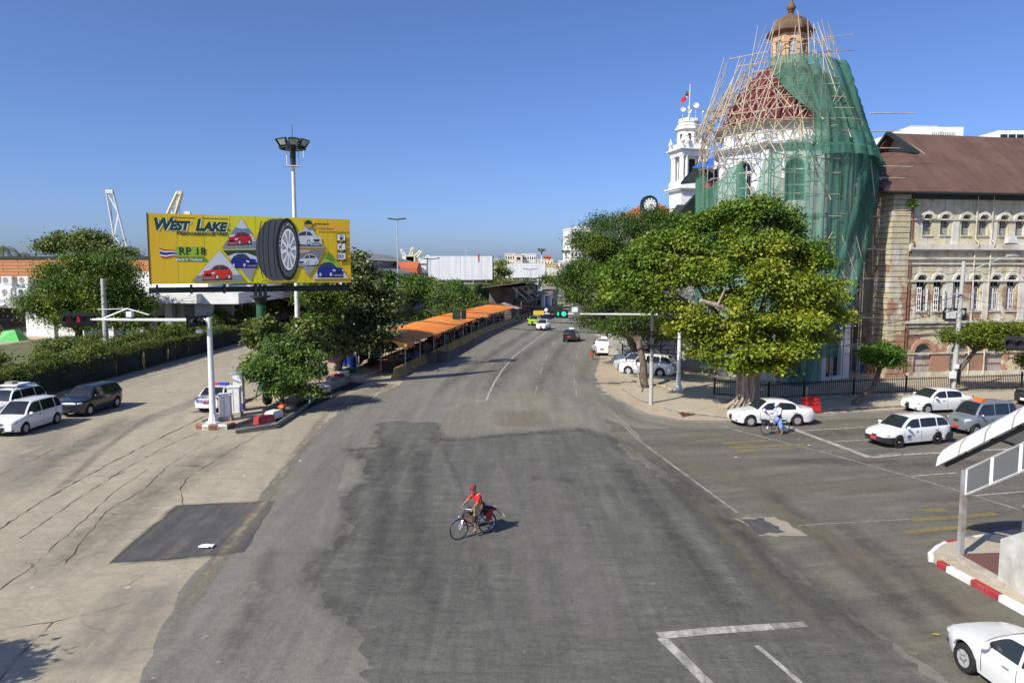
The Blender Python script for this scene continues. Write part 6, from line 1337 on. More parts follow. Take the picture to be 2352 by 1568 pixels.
for i, (x, y, c, la) in enumerate(((912, 836, 'kerb_white', 'cream foam box at the front of the market stalls'), (956, 835, 'steel', 'grey foam box with holes at the front of the stalls'))):
    q = G(x, y); q.z = .01; t = T('foam_box', la, 'box', q, R(-4), 'foam boxes before the stalls'); O('body', MB().b2(-.75, .75, -.4, .4, 0, .75), M[c] if i else plain('cream_foam', (.62, .5, .28), .7, .15), t); O('lid', MB().b2(-.8, .8, -.45, .45, .75, .85), M['concrete'], t)
    for sx in (-.35, .35): O('hole', MB().lathe([(.13, -.412), (.13, -.40)], 12, (sx, 0, .35), 0, 'Y'), M['interior'], t)
for i, (x, y, w, la) in enumerate(((1000, 832, 1.3, 'dark cabinet counter at the stall front'), (1030, 828, 1.1, 'low counter beside the first stall barrier'))):
    q = G(x - 12, y); q.z = .01; t = T('stall_counter', la, 'counter', q, R(-4)); O('body', MB().b2(-w / 2, w / 2, -.35, .35, 0, .85), M['tin'], t); O('table_top', MB().b2(-w / 2 - .1, w / 2 + .1, -.42, .42, .85, .91), M['wood'], t)
GS = [plain('goods_' + n_, c, .8, .4, 3) for n_, c in (('dark', (.03, .03, .035)), ('brown', (.10, .065, .04)), ('blue', (.03, .06, .14)), ('grey', (.12, .12, .11)))]  # boxes of goods added to darken the open space under the canopy
for k in range(30):
    s = 4.2 + k * 2.0; p, d = along(s); q = Vector((-d.y, d.x)); o_ = rnd.uniform(.35, .9); h = rnd.uniform(.9, 1.7); w = rnd.uniform(1.2, 1.9)
    t = T('goods_stack', f"{('dark', 'brown', 'blue', 'grey')[k % 4]} covered goods stack, {nth(k + 1)} behind the barrier row", 'goods', (p.x + q.x * o_, p.y + q.y * o_, .2), math.atan2(d.y, d.x), 'goods stacks under the canopy')
    O('lower_box', MB().b2(-w / 2, w / 2, 0, .9, 0, h * .55), GS[k % 4], t); O('upper_box', MB().b2(-w / 2 + .12, w / 2 - .2, .1, .8, h * .55, h), GS[(k + 1) % 4], t)
# blue water drums and tarps beside the big-leaved tree
dm = MB().lathe([(.28, 0), (.3, .05), (.3, .3), (.27, .33), (.3, .36), (.3, .62), (.27, .65), (.3, .68), (.3, .9), (.24, .97), (.1, 1.0)], 12).mesh('drum', 40); dm.materials.append(M['blue_plastic'])
dp_ = [(790, 846), (800, 842), (810, 848), (786, 838), (796, 834), (806, 838), (770, 838), (778, 832), (762, 834), (816, 842)]
for i, (x, y) in enumerate(sorted(dp_)): q = G(x, y); q.z = .2; o = O('water_drum', dm, None, None, q); tag(o, f'blue plastic water drum, {nth(i + 1)} from the left in the cluster under the median tree', 'drum', 'blue water drums'); O('lid', MB().lathe([(.27, .96), (.27, 1.01)], 12), M['blue_plastic'], o)
for (pts, c, la) in (([(730, 830, 1.2), (752, 822, 1.6), (756, 852, .25), (742, 858, .25)], 'dark_green', 'green cloth hung beside the blue drums'), ([(838, 822, .25), (866, 802, 1.9), (878, 806, 1.8), (862, 826, .25)], 'dark_green', 'green tarpaulin slung beside the first canopy pole'), ([(752, 818, 1.5), (776, 814, 1.7), (774, 824, 1.4), (754, 826, 1.2)], 'orange_plastic', 'orange cloth bundle above the blue drums')):
    w4 = [G(x, y + 8, z) for x, y, z in pts]; tag(O('cloth', MB().grid(lambda u, v: w4[0].lerp(w4[1], u).lerp(w4[3].lerp(w4[2], u), v) + Vector((.06 * math.sin(u * 11), 0, .05 * math.sin(v * 9))), 8, 8), plain(la[:12].replace(' ', '_'), (.04, .16, .11) if c == 'dark_green' else (.55, .1, .03), .8, .25), smooth=60), la, 'cloth')
# ramshackle two-storey stalls beyond the canopy and kiosks
sh = T('stall_house', 'dark two storey shack with tin lean-to roofs beyond the canopy', 'shack', (0, 0, 0)); p, d = along(68); an = math.atan2(d.y, d.x); sh.location = (p.x, p.y, .2); sh.rotation_euler.z = an
M['shack'] = plain('sooty_shack_wall', (.10, .085, .07), .9, .5, .6, dirt=(.2, .17, .13))
O('wall', MB().b2(2, 30, 1.2, 5.2, 0, 5.6), M['shack'], sh); O('roof', MB().box((15, 2.6, 6.0), (32, 6.6, .12), 0, R(-7)), M['tin'], sh); O('awning', MB().box((12, .1, 3.3), (17, 3.0, .08), 0, R(12)), M['tin'], sh); O('awning', MB().box((25, .1, 3.9), (12, 2.6, .08), 0, R(14)), M['tin'], sh)
for k in range(9): O('post', MB().b2(1 + k * 3.5, 1.15 + k * 3.5, -.8, -.65, 0, 3.2), M['wood'], sh); O('panel', MB().b2(2.2 + k * 3.2, 4.6 + k * 3.2, 1.12, 1.2, 3.6, 5.3), M['tin'] if k % 2 else M['dark_cloth'], sh)
for k in range(4): O('strut', MB().tube([(4 + 6 * k, -1.2, 3.4), (2 + 6 * k, 1.0, 5.6)], .08, 4), M['old_plaster'], sh)
O('balcony', MB().b2(12, 18, .2, 1.1, 4.0, 4.8), plain('tan_box', (.36, .24, .13), .8, .2), sh); O('patchwork_cloth', MB().box((-.5, .8, 2.5), (3, 3, .05), 0, R(18)), plain('pale_patchwork', (.45, .38, .4), .8, .4, 4), sh); O('green_panel', MB().b2(-1.0, 1.0, -.4, -.3, .2, 2.0), M['dark_green'], sh)
for k, (s, c, w, h, la) in enumerate(((101, 'bright_white', 3.2, 3.4, 'white roadside kiosk beyond the two storey shack'), (105, 'blue_plastic', 2.2, 3.0, 'small blue kiosk between the white kiosks'), (108, 'bright_white', 2.6, 3.1, 'second white kiosk farther along the row'), (113, 'tin', 5, 4.4, 'tin roofed stall at the far end of the row'))):
    p, d = along(s); t = T('kiosk', la, 'kiosk', (p.x - .3, p.y, .2), math.atan2(d.y, d.x), 'roadside kiosks'); O('body', MB().b2(-w / 2, w / 2, .6, 3.2, 0, h - .4), M[c], t); O('roof', MB().box((0, 1.7, h - .2), (w + .7, 3.6, .1), 0, R(-6)), M['tin'], t); O('opening', MB().b2(-w / 2 - .02, -w / 2 + .02, 1.0, 2.8, 1.0, 2.2), M['interior'], t)
# ---------------------------------------------------------------- green strip with net fence, left
strip_g = [(-33.2, 30), (-33.2, 97), (-38, 180), (-60, 180), (-60, 30)]
S('verge', MB().prism(strip_g, 0, .14), plain('rough_verge', (.11, .12, .05), .95, .45, 1.2, dirt=(.25, .19, .12), bump=.5))
S('forecourt', MB().prism([(-200, 84), (-46, 84), (-46, 180), (-200, 180)], 0, .10), M['sidewalk'])
nf = T('net_fence', 'dark green shade net fence along the hedge verge', 'fence'); M['shade'] = plain('dark_green_shade_net', (.006, .018, .015), .8, .4, 1.2, streak=True)
for k in range(16):
    y0 = 34 + k * 4.6; O('net_panel', MB().grid(lambda u, v: (-33.15 - max(0, (y0 + 4.5 * u - 90)) * .06 + .12 * math.sin(u * 5 + k) * (1 - v) * v * 4 + .05 * mn.noise(Vector((u * 4, v * 3, k))), y0 + 4.5 * u, .1 + (1.85 + .2 * math.sin(k * 1.7)) * v - .12 * math.sin(math.pi * u) * v), 8, 5), M['shade'], nf, smooth=60)
    O('post', MB().b2(-33.3, -33.2, y0 - .08, y0, .1, 1.9), M['wood'], nf)
# ---------------------------------------------------------------- trees
def leaf_mesh(name, centers, normals, sizes, rng, aspect=.55, droop=.3):
    """one small folded diamond per leaf"""
    n = len(centers); nrm = normals + rng.normal(0, .55, (n, 3)); nrm /= np.linalg.norm(nrm, axis=1)[:, None] + 1e-9
    t = rng.normal(0, 1, (n, 3)); t[:, 2] -= droop; t -= nrm * (t * nrm).sum(1)[:, None]; t /= np.linalg.norm(t, axis=1)[:, None] + 1e-9
    b = np.cross(nrm, t); s = sizes[:, None]
    v = np.empty((n, 4, 3)); v[:, 0] = centers - t * s * .5; v[:, 1] = centers + b * s * aspect * .5 + nrm * s * .06; v[:, 2] = centers + t * s * .5; v[:, 3] = centers - b * s * aspect * .5 + nrm * s * .06
    me = bpy.data.meshes.new(name); me.vertices.add(n * 4); me.loops.add(n * 4); me.polygons.add(n)
    me.vertices.foreach_set('co', v.astype(np.float32).ravel()); me.loops.foreach_set('vertex_index', np.arange(n * 4, dtype=np.int32))
    me.polygons.foreach_set('loop_start', np.arange(0, n * 4, 4, dtype=np.int32)); me.update(calc_edges=True); return me
def crown_points(blobs, n, rng, clump=.5, fill=.35, per=22):
    """leaf centres gathered in clumps that sit on lumpy shells of the blobs"""
    ex = []
    for b in blobs:                       # break each mass into smaller lumps on its outside
        m_ = max(5, min(14, int(5 + 2.6 * max(b[3:6]))))
        for _ in range(m_):
            d = rng.normal(0, 1, 3); d /= np.linalg.norm(d); d[2] = abs(d[2]) * .9 - .25; s = rng.uniform(.22, .46); e_ = rng.uniform(.7, 1.08)
            ex.append((b[0] + d[0] * b[3] * e_, b[1] + d[1] * b[4] * e_, b[2] + d[2] * b[5] * e_, b[3] * s, b[4] * s, b[5] * s * .8))
        ex.append((b[0], b[1], b[2], b[3] * .5, b[4] * .5, b[5] * .5))
    blobs = ex; vol = np.array([(b[3] * b[4] + b[4] * b[5] + b[3] * b[5]) for b in blobs]); pr_ = vol / vol.sum(); nc = max(8, n // per)
    pick = rng.choice(len(blobs), nc, p=pr_); B = np.array(blobs, float)[pick]
    d = rng.normal(0, 1, (nc, 3)); d /= np.linalg.norm(d, axis=1)[:, None]; d[:, 2] = np.where(d[:, 2] < -.55, -d[:, 2] * .6, d[:, 2])
    rad = np.where(rng.random(nc) < fill, rng.uniform(.35, .9, nc), rng.uniform(.86, 1.06, nc))
    cc = B[:, :3] + d * B[:, 3:6] * rad[:, None]
    k = rng.integers(0, nc, n); off = rng.normal(0, 1, (n, 3)) * clump * np.array([1, 1, .55]); c = cc[k] + off
    nr = d[k] * .6 + np.array([0, 0, .75]); return c, nr
def branches(mb, base, fork, blobs, r0, rng, twigs=2):
    base, fork = Vector(base), Vector(fork); mid = base.lerp(fork, .5) + Vector((rng.uniform(-.12, .12), rng.uniform(-.12, .12), 0)) * (fork - base).length
    mb.tube([base - Vector((0, 0, .1)), base + Vector((0, 0, .15)), mid, fork], [r0 * 1.5, r0 * 1.1, r0 * .9, r0 * .75], 8)
    for b in blobs:
        c = Vector(b[:3]); m_ = fork.lerp(c, .5) + Vector((rng.uniform(-.2, .2), rng.uniform(-.2, .2), rng.uniform(0, .3))) * (c - fork).length * .4
        mb.tube([fork, m_, c], [r0 * .55, r0 * .36, r0 * .14], 6)
        for _ in range(twigs):
            e = c + Vector((rng.uniform(-1, 1) * b[3], rng.uniform(-1, 1) * b[4], rng.uniform(-.2, 1) * b[5])) * .8; mb.tube([m_.lerp(c, .6), e], [r0 * .2, r0 * .06], 4)
def tree(name, label, base, blobs, n, size, mat, r0=.25, fork=None, seed=1, clump=.45, fill=.3, cat='tree', group=None, bark='bark', aspect=.55, per=22, twigs=2, droop=.3):
    rng = np.random.default_rng(seed); base = Vector(base); t = T(name, label, cat, base, 0, group)
    lb = [(b[0] - base.x, b[1] - base.y, b[2] - base.z) + tuple(b[3:6]) for b in blobs]
    c, nr = crown_points(lb, n, rng, clump, fill, per); keep = c[:, 2] > .12; c, nr = c[keep], nr[keep]
    me = leaf_mesh('crown', c, nr, rng.uniform(.7, 1.3, len(c)) * size, rng, aspect, droop); O('crown', me, mat, t)
    if r0:
        if fork is None: zc = min(b[2] for b in lb); xs = sum(b[0] for b in lb) / len(lb) * .35; ys = sum(b[1] for b in lb) / len(lb) * .35; fork = (xs, ys, max(.4, zc * .7))
        else: fork = tuple(Vector(fork) - base)
        mb = MB(); branches(mb, (0, 0, 0), fork, lb, r0, rng, twigs); O('trunk', mb, M[bark], t, smooth=60)
    return t
def pb(x, y, rpx, Y, ry=None, depth=None):
    """blob from a picture position, radius in picture pixels and its distance"""
    p = P(x, y, Y); r_ = rpx * Y / FPX; return (p.x, p.y, p.z, r_, (depth or r_), (ry * Y / FPX if ry else r_))
LM = {}
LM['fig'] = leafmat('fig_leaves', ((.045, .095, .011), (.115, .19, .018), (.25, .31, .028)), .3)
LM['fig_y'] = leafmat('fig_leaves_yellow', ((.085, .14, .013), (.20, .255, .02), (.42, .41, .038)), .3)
LM['rain'] = leafmat('feathery_leaves', ((.025, .06, .009), (.06, .115, .013), (.16, .215, .022)), .28)
LM['dark'] = leafmat('dark_broad_leaves', ((.05, .085, .026), (.105, .145, .045), (.26, .26, .085)), .15, .4)
LM['yellowish'] = leafmat('yellow_green_leaves', ((.07, .11, .01), (.14, .18, .015), (.26, .27, .02)), .3)
LM['bush'] = leafmat('bush_leaves', ((.045, .095, .016), (.095, .165, .025), (.21, .28, .04)), .25)
LM['mango'] = leafmat('mango_leaves', ((.035, .08, .01), (.085, .15, .016), (.22, .27, .025)), .25, .45)
LM['olive'] = leafmat('olive_leaves', ((.07, .105, .02), (.135, .175, .035), (.24, .27, .06)), .2)
LM['hedge'] = leafmat('hedge_leaves', ((.045, .085, .012), (.10, .155, .018), (.25, .21, .035)), .25, scale=.9)
LM['fresh'] = leafmat('fresh_leaves', ((.05, .12, .012), (.10, .20, .02), (.18, .29, .03)), .3)
LM['palm'] = leafmat('palm_leaves', ((.04, .06, .02), (.07, .09, .03), (.11, .13, .05)), .2)
# the big fig on the corner
fb = G(1715, 942); fb.z = .13
green = [pb(1470, 625, 70, 47.5), pb(1540, 570, 75, 48.5), pb(1620, 540, 80, 49), pb(1700, 505, 75, 49.5), pb(1770, 500, 60, 50), pb(1810, 560, 60, 49.5), pb(1740, 580, 70, 47.5), pb(1520, 650, 70, 46), pb(1590, 640, 70, 46.5), pb(1430, 680, 45, 47), pb(1455, 690, 50, 46), pb(1660, 610, 70, 47.5), pb(1850, 610, 50, 49), pb(1530, 700, 45, 45.5)]
yell = [pb(1760, 665, 75, 45), pb(1830, 690, 70, 45.5), pb(1870, 700, 58, 46.5), pb(1690, 690, 55, 45.5), pb(1800, 740, 70, 45), pb(1870, 770, 50, 46), pb(1730, 805, 65, 44.8, 34), pb(1640, 785, 55, 45.4, 36), pb(1800, 810, 60, 45, 32), pb(1690, 838, 48, 45.4, 26), pb(1765, 842, 45, 45.4, 26), pb(1730, 740, 50, 45, 34), pb(1560, 755, 42, 46, 26), pb(1625, 815, 42, 45.5, 24), pb(1690, 770, 45, 45.6, 28), pb(1600, 750, 40, 45, 30), pb(1840, 790, 55, 45, 35), pb(1905, 665, 34, 47), pb(1580, 720, 28, 45, 26), pb(1895, 735, 45, 46.5)]
rng0 = np.random.default_rng(5)
ft = T('fig_tree', 'large spreading fig tree with yellow green crown and root wrapped trunk', 'tree', fb)
def local(bl): return [(b[0] - fb.x, b[1] - fb.y, b[2] - fb.z) + tuple(b[3:6]) for b in bl]
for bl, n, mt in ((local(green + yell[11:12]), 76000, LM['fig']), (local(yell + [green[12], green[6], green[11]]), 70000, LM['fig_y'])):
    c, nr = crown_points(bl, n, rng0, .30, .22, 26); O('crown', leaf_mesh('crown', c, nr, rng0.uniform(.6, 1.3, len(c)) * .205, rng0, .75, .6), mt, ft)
mb = MB()
for k in range(46):      # fused aerial roots make the trunk
    a = 2 * math.pi * k / 46 + rnd.uniform(-.1, .1); r0_ = rnd.uniform(.5, .78); pts, rs = [], []
    for j in range(7): z = j * .62; rr = (r0_ + .75 * max(0, 1 - z / .7) ** 2 * rnd.uniform(.4, 1.2)) * (1 - .08 * math.sin(z * 1.1)); pts.append((rr * math.cos(a + .14 * math.sin(z * 2 + k)), rr * .9 * math.sin(a + .14 * math.sin(z * 2 + k)), z)); rs.append(rnd.uniform(.05, .12))
    mb.tube(pts, rs, 6)
mb.lathe([(.65, 0), (.6, 1), (.58, 2.5), (.7, 4.0)], 12); O('trunk', mb, M['ficus_bark'], ft, smooth=70)
mb = MB(); hub = Vector((0, .1, 3.4))
for b in local(green + yell):
    c = Vector(b[:3]); m_ = hub.lerp(c, .45) + Vector((rnd.uniform(-.5, .5), rnd.uniform(-.5, .5), rnd.uniform(-.3, .5))); mb.tube([hub, m_, c], [.2, .13, .05], 6)
O('limb', mb, M['ficus_bark'], ft, smooth=60)
mb = MB()
for k in range(46): x = rnd.uniform(1600, 1860); p = P(x, rnd.uniform(700, 740), rnd.uniform(45.6, 48)) - fb; L = rnd.uniform(.8, 2.6); O('aerial_root', MB().tube([p, p + Vector((rnd.uniform(-.1, .1), 0, -L))], [.035, .02], 4), M['bark'], ft)
mb = MB(); a, b_ = P(1700, 735, 44.6) - fb, P(1608, 690, 44.2) - fb; mb.tube([a, a.lerp(b_, .5) + Vector((0, 0, .25)), b_], [.22, .18, .12], 7); mb.tube([a.lerp(b_, .6), P(1665, 665, 44.0) - fb], [.1, .05], 6); O('bare_limb', mb, M['ficus_bark'], ft, smooth=60)
# feathery trees along the right side of the road
tree('rain_tree', 'dark feathery tree leaning over the road before the parked taxi', Vector((11.6, 66, .13)), [pb(1375, 570, 60, 68), pb(1350, 640, 55, 67), pb(1390, 660, 60, 65), pb(1335, 690, 42, 67, 40), pb(1325, 640, 34, 69, 40), pb(1360, 745, 40, 67, 24), pb(1410, 640, 60, 66, 50), pb(1430, 600, 70, 68), pb(1380, 720, 52, 66, 34), pb(1440, 690, 55, 64), pb(1430, 745, 60, 64, 30), pb(1490, 720, 50, 63, 40)], 80000, .21, LM['rain'], .38, seed=3, clump=.5, aspect=.4, group='trees along the right pavement')
tree('rain_tree', 'tall feathery tree behind the first, against the clock house', Vector((15.5, 84, .13)), [pb(1345, 560, 42, 88), pb(1400, 530, 45, 86), pb(1330, 610, 30, 88), pb(1460, 540, 60, 82), pb(1500, 500, 36, 82, 26), pb(1540, 545, 60, 80), pb(1480, 600, 60, 80), pb(1360, 520, 26, 90, 16), pb(1340, 660, 40, 90, 50), pb(1400, 640, 60, 86, 60), pb(1370, 720, 40, 92, 30)], 46000, .25, LM['rain'], .4, seed=4, clump=.6, aspect=.4, group='trees along the right pavement')
tree('slim_tree', 'slim crooked tree on the corner behind the utility pole', Vector((G(1478, 893).x, G(1478, 893).y, .13)), [pb(1470, 735, 60, 57, 30), pb(1525, 745, 50, 56, 28), pb(1420, 755, 35, 58, 22)], 9000, .26, LM['rain'], .3, fork=(9.6, 56.0, 3.6), seed=5, clump=.5, aspect=.4, group='trees along the right pavement')
tree('slim_tree', 'dark trunked tree behind the parked white cars', Vector((12.2, 66.5, .13)), [pb(1450, 735, 60, 69, 34), pb(1510, 730, 60, 68, 34), pb(1560, 740, 55, 66, 30), pb(1480, 760, 60, 64, 22), pb(1550, 770, 45, 62, 20), pb(1600, 750, 45, 60, 26)], 22000, .28, LM['rain'], .3, seed=6, clump=.5, group='trees along the right pavement')
tree('far_tree', 'far pale green trees seen under the last billboard', Vector((16, 200, 0)), [pb(1262, 645, 14, 205, 9), pb(1290, 648, 18, 200, 10), pb(1315, 640, 20, 195, 18), pb(1235, 655, 12, 205, 6)], 4000, .6, LM['rain'], .3, seed=7, clump=1, group='trees at the far end')
# clipped street trees before the plastered building
def lean_tree(label, bx, by, blobs, n, seed):
    b = G(bx, by); b.z = .13; return tree('street_tree', label, b, blobs, n, .24, LM['fresh'] if seed == 21 else LM['yellowish'], .2, fork=Vector((blobs[0][0], blobs[0][1], blobs[0][2] - blobs[0][5] * .7)), seed=seed, clump=.3, fill=.25, group='clipped street trees', droop=.7, aspect=.4)
lean_tree('small round clipped tree with leaning trunk before the rusticated pier', 1963, 934, [pb(2022, 822, 46, 51.5, 38), pb(2000, 818, 26, 51.4, 24), pb(2048, 828, 26, 51.2, 26)], 9000, 21)
lean_tree('wide clipped tree with leaning trunk behind the utility pole', 2195, 906, [pb(2240, 780, 55, 53, 38), pb(2200, 775, 34, 53, 26), pb(2285, 775, 38, 53, 34), pb(2270, 755, 40, 53, 20), pb(2300, 800, 22, 52.6, 20)], 13000, 22)
lean_tree('clipped tree cut off by the picture edge beyond the signal head', 2400, 905, [pb(2375, 765, 40, 53.5, 30), pb(2410, 755, 45, 53.5, 34), pb(2385, 830, 30, 54, 60)], 9000, 23)
# creeper on the pier
p = P(2098, 478, 59.7); tree('wall_creeper', 'small leafy creeper growing from the pier of the plastered building', p, [(p.x, p.y, p.z, .5, .25, .7), (p.x + .25, p.y, p.z - .7, .35, .2, .5)], 700, .2, LM['fresh'], 0, seed=24, clump=.15, cat='plant')
# median: bush, vine, broad-leaved tree, small tree
q = G(648, 942); tree('round_bush', 'dense rounded green bush growing from the median trench', Vector((q.x, q.y, .2)), [pb(640, 850, 62, 47, 50), pb(690, 860, 45, 46.8, 46), pb(600, 862, 38, 46.8, 40), pb(650, 800, 45, 47.4, 32), pb(700, 820, 36, 47.4, 30), pb(660, 895, 55, 46.2, 24)], 24000, .2, LM['bush'], .16, seed=31, clump=.3, droop=.5, group='median greenery', cat='bush')
q = Vector((-17.3, 49.3, .2)); tree('climbing_vine', 'pale leaved vine climbing round the green billboard column', q, [pb(588, 790, 20, 50, 22), pb(575, 760, 14, 50, 14), pb(592, 840, 22, 49.6, 30), pb(640, 765, 28, 52, 22), pb(690, 745, 22, 53, 16), pb(612, 740, 16, 51, 12), pb(700, 790, 36, 54, 30), pb(740, 810, 30, 56, 26)], 5600, .3, LM['olive'], .06, seed=32, clump=.35, droop=.8, aspect=.8, group='median greenery', cat='plant')
tree('broad_leaf_tree', 'dark broad leaved tree with yellowing leaves beside the high mast', Vector((-15.2, 64, .2)), [pb(800, 620, 40, 66, 34), pb(790, 680, 75, 65, 55), pb(840, 700, 60, 65), pb(750, 690, 45, 64), pb(860, 760, 50, 64, 45), pb(790, 770, 60, 63, 45), pb(740, 780, 38, 62, 40), pb(880, 690, 32, 66, 40), pb(830, 640, 40, 67, 34), pb(820, 588, 14, 67, 12), pb(830, 795, 50, 63, 30), pb(770, 805, 40, 62, 26), pb(870, 740, 40, 65, 40)], 34000, .36, LM['dark'], .35, seed=33, clump=.5, droop=1.0, aspect=.6, group='median greenery')
tree('small_tree', 'small bright tree against the white mast, left of the dark tree', Vector((-15.4, 58.5, .2)), [pb(715, 690, 34, 59.5, 42), pb(735, 740, 34, 59, 36), pb(710, 770, 34, 58.5, 34), pb(760, 700, 26, 60, 40)], 9000, .24, LM['mango'], .16, seed=34, clump=.4, droop=.8, aspect=.4, group='median greenery')
# trees behind the orange canopy
for i, (la, base, bl, n, mt) in enumerate((
    ('wide green tree just behind the near end of the orange canopy', (-17, 104, .2), [pb(960, 690, 58, 106, 46), pb(925, 690, 35, 106, 36), pb(1000, 700, 45, 106, 40), pb(950, 655, 40, 108, 24), pb(955, 735, 50, 100, 22), pb(910, 725, 32, 102, 30), pb(985, 660, 30, 108, 22)], 20000, 'bush'),
    ('darker green tree behind the middle of the orange canopy', (-12, 124, .2), [pb(1045, 690, 42, 126, 40), pb(1075, 700, 26, 126, 30), pb(1030, 722, 36, 122, 20), pb(1050, 660, 34, 128, 20)], 12000, 'bush'),
    ('dark tree below the plain white billboard', (-7, 146, .2), [pb(1110, 680, 40, 148, 32), pb(1085, 665, 32, 150, 20), pb(1140, 672, 34, 150, 28), pb(1115, 700, 36, 144, 18)], 12000, 'dark'),
    ('bright tree standing right of the plain white billboard', (-1.5, 150, .2), [pb(1148, 628, 20, 152, 22), pb(1140, 650, 24, 152, 18), pb(1165, 655, 24, 150, 12), pb(1150, 605, 12, 153, 10), pb(1185, 658, 22, 150, 10)], 7000, 'olive'),
    ('low tree beside the two storey shack', (2.5, 160, .2), [pb(1195, 655, 24, 162, 10), pb(1220, 660, 18, 165, 8), pb(1170, 672, 22, 158, 10)], 4000, 'bush'),
    ('light green tree between the thin lamp mast and the dark tree', (-24, 95, .1), [pb(880, 660, 30, 98, 22), pb(905, 676, 28, 97, 18), pb(885, 640, 20, 100, 14), pb(870, 695, 26, 96, 24)], 9000, 'mango'),
    ('grey green tree before the brick warehouse wall', (-26, 125, .1), [pb(925, 668, 24, 126, 16), pb(955, 652, 22, 126, 14), pb(945, 675, 26, 122, 14), pb(972, 648, 18, 126, 14)], 8000, 'olive'))):
    tree('shade_tree', la, base, bl, n, .30 + .03 * i, LM[mt], .3, seed=40 + i, clump=.55, group='trees behind the canopy')
# big trees on the left
tree('mango_tree', 'big rounded dark green tree behind the left hedge', Vector((-50, 84, .14)), [pb(150, 690, 70, 84, 75), pb(215, 655, 80, 84, 70), pb(270, 690, 62, 84, 70), pb(120, 640, 45, 85, 40), pb(200, 605, 60, 85, 32), pb(270, 630, 50, 85, 50), pb(160, 740, 70, 82, 25), pb(240, 740, 70, 82, 25), pb(100, 690, 40, 84, 60), pb(300, 700, 35, 84, 55), pb(110, 730, 45, 82, 34), pb(200, 700, 70, 82, 60), pb(290, 735, 50, 82, 30)], 80000, .31, LM['mango'], .5, seed=51, clump=.65, droop=1.0, aspect=.4, group='trees by the terminal')
tree('mango_tree', 'dull olive tree rising behind the big dark green one', Vector((-56, 112, .14)), [pb(150, 565, 45, 114, 28), pb(200, 560, 50, 114, 30), pb(260, 590, 45, 114, 30), pb(120, 570, 26, 114, 18), pb(290, 620, 36, 112, 36), pb(310, 650, 24, 112, 30)], 20000, .42, LM['olive'], .45, seed=52, clump=.8, group='trees by the terminal')
tree('small_tree', 'small pale leaved tree between the big tree and the white wing', Vector((-47, 88, .14)), [pb(320, 700, 20, 90, 24), pb(312, 735, 18, 90, 22)], 3000, .34, LM['bush'], .15, seed=53, clump=.4, group='trees by the terminal')
# hedge shrubs
hs = [(-34.8, 50, 2.4), (-34.6, 53.5, 2.8), (-35.0, 57, 2.5), (-35.2, 60, 3.0), (-36.0, 63, 2.6), (-36.5, 66.5, 2.7), (-36.2, 70, 3.3), (-36.6, 74, 3.0), (-36.6, 78, 3.2), (-37.2, 82, 3.0), (-37.4, 86.5, 3.4), (-37.8, 91, 3.1), (-38.2, 96, 3.5), (-38.6, 101, 3.3), (-39, 107, 4.2), (-38.4, 114, 4.8), (-38.0, 121, 4.6), (-38.4, 129, 4.2), (-35.3, 46, 2.6), (-35.8, 42, 2.4), (-38.6, 62, 3.2), (-39.5, 68, 3.0), (-40, 56, 2.6)]
for i, (x, y, h) in enumerate(sorted(hs, key=lambda q: q[1])):
    r_ = 1.5 + .02 * (y - 50); tree('hedge_shrub', f'loose green hedge shrub, {nth(i + 1)} from the near end of the left verge', Vector((x, y, .14)), [(x, y, h * .55, r_, r_, h * .5), (x + .4, y + .5, h * .78, r_ * .6, r_ * .6, h * .28)], 2600, .2 + .001 * (y - 50), LM['hedge'], .08, seed=60 + i, clump=.28, cat='shrub', group='hedge shrubs along the left road', twigs=1)
# trailing creeper over the net fence
rngc = np.random.default_rng(90); n = 26000; yy = rngc.uniform(34, 108, n); xx = -33.4 - np.maximum(0, yy - 90) * .06 + rngc.normal(0, .28, n) - .1; zz = 1.95 + rngc.normal(0, .22, n) - np.abs(rngc.normal(0, .25, n)) * (rngc.random(n) < .4) + .25 * np.sin(yy * .4)
tag(O('creeper', leaf_mesh('creeper', np.stack([xx, yy, zz], 1), np.tile([.5, 0, .8], (n, 1)), rngc.uniform(.14, .3, n), rngc, .35, .8), LM['hedge']), 'creeper trailing over the dark green shade net', 'creeper', kind='stuff')
# palms beyond the terminal
def palm(label, x, yt, Y, seed):
    p = P(x, yt, Y); t = T('palm_tree', label, 'palm', (p.x, Y, 0), 0, 'palms beyond the terminal'); O('trunk', MB().tube([(0, 0, 0), (.3, 0, p.z * .5), (0, 0, p.z)], [.25, .2, .16], 6), M['bark'], t); r = random.Random(seed)
    for k in range(15):
        a = 2 * math.pi * k / 15 + r.uniform(-.2, .2); L = r.uniform(3.2, 4.6); up0 = r.uniform(.1, .9); mb = MB()
        cur = [Vector((math.cos(a) * L * s, math.sin(a) * L * s, p.z + up0 * L * s * 1.1 - L * s * s * (1.1 + .2 * up0))) for s in [j / 9 for j in range(10)]]
        sd = Vector((-math.sin(a), math.cos(a), 0))
        for j in range(9):
            w = .65 * math.sin(math.pi * (j + .6) / 10)
            for sg_ in (-1, 1):
                for h in (0, .5): q0 = cur[j].lerp(cur[j + 1], h); q1 = cur[j].lerp(cur[j + 1], h + .4); tip = q0.lerp(q1, .8) + sd * sg_ * w + Vector((0, 0, -.35 * w)); mb.add([q0, q1, tip], [(0, 1, 2)])
        O('frond', mb, LM['palm'], t)
palm('coconut palm at the picture edge above the terminal roof', 6, 572, 150, 1); palm('second coconut palm above the terminal roof', 46, 588, 160, 2)
palm('low palm in the terminal garden near the concrete pole', 478, 742, 92, 3)
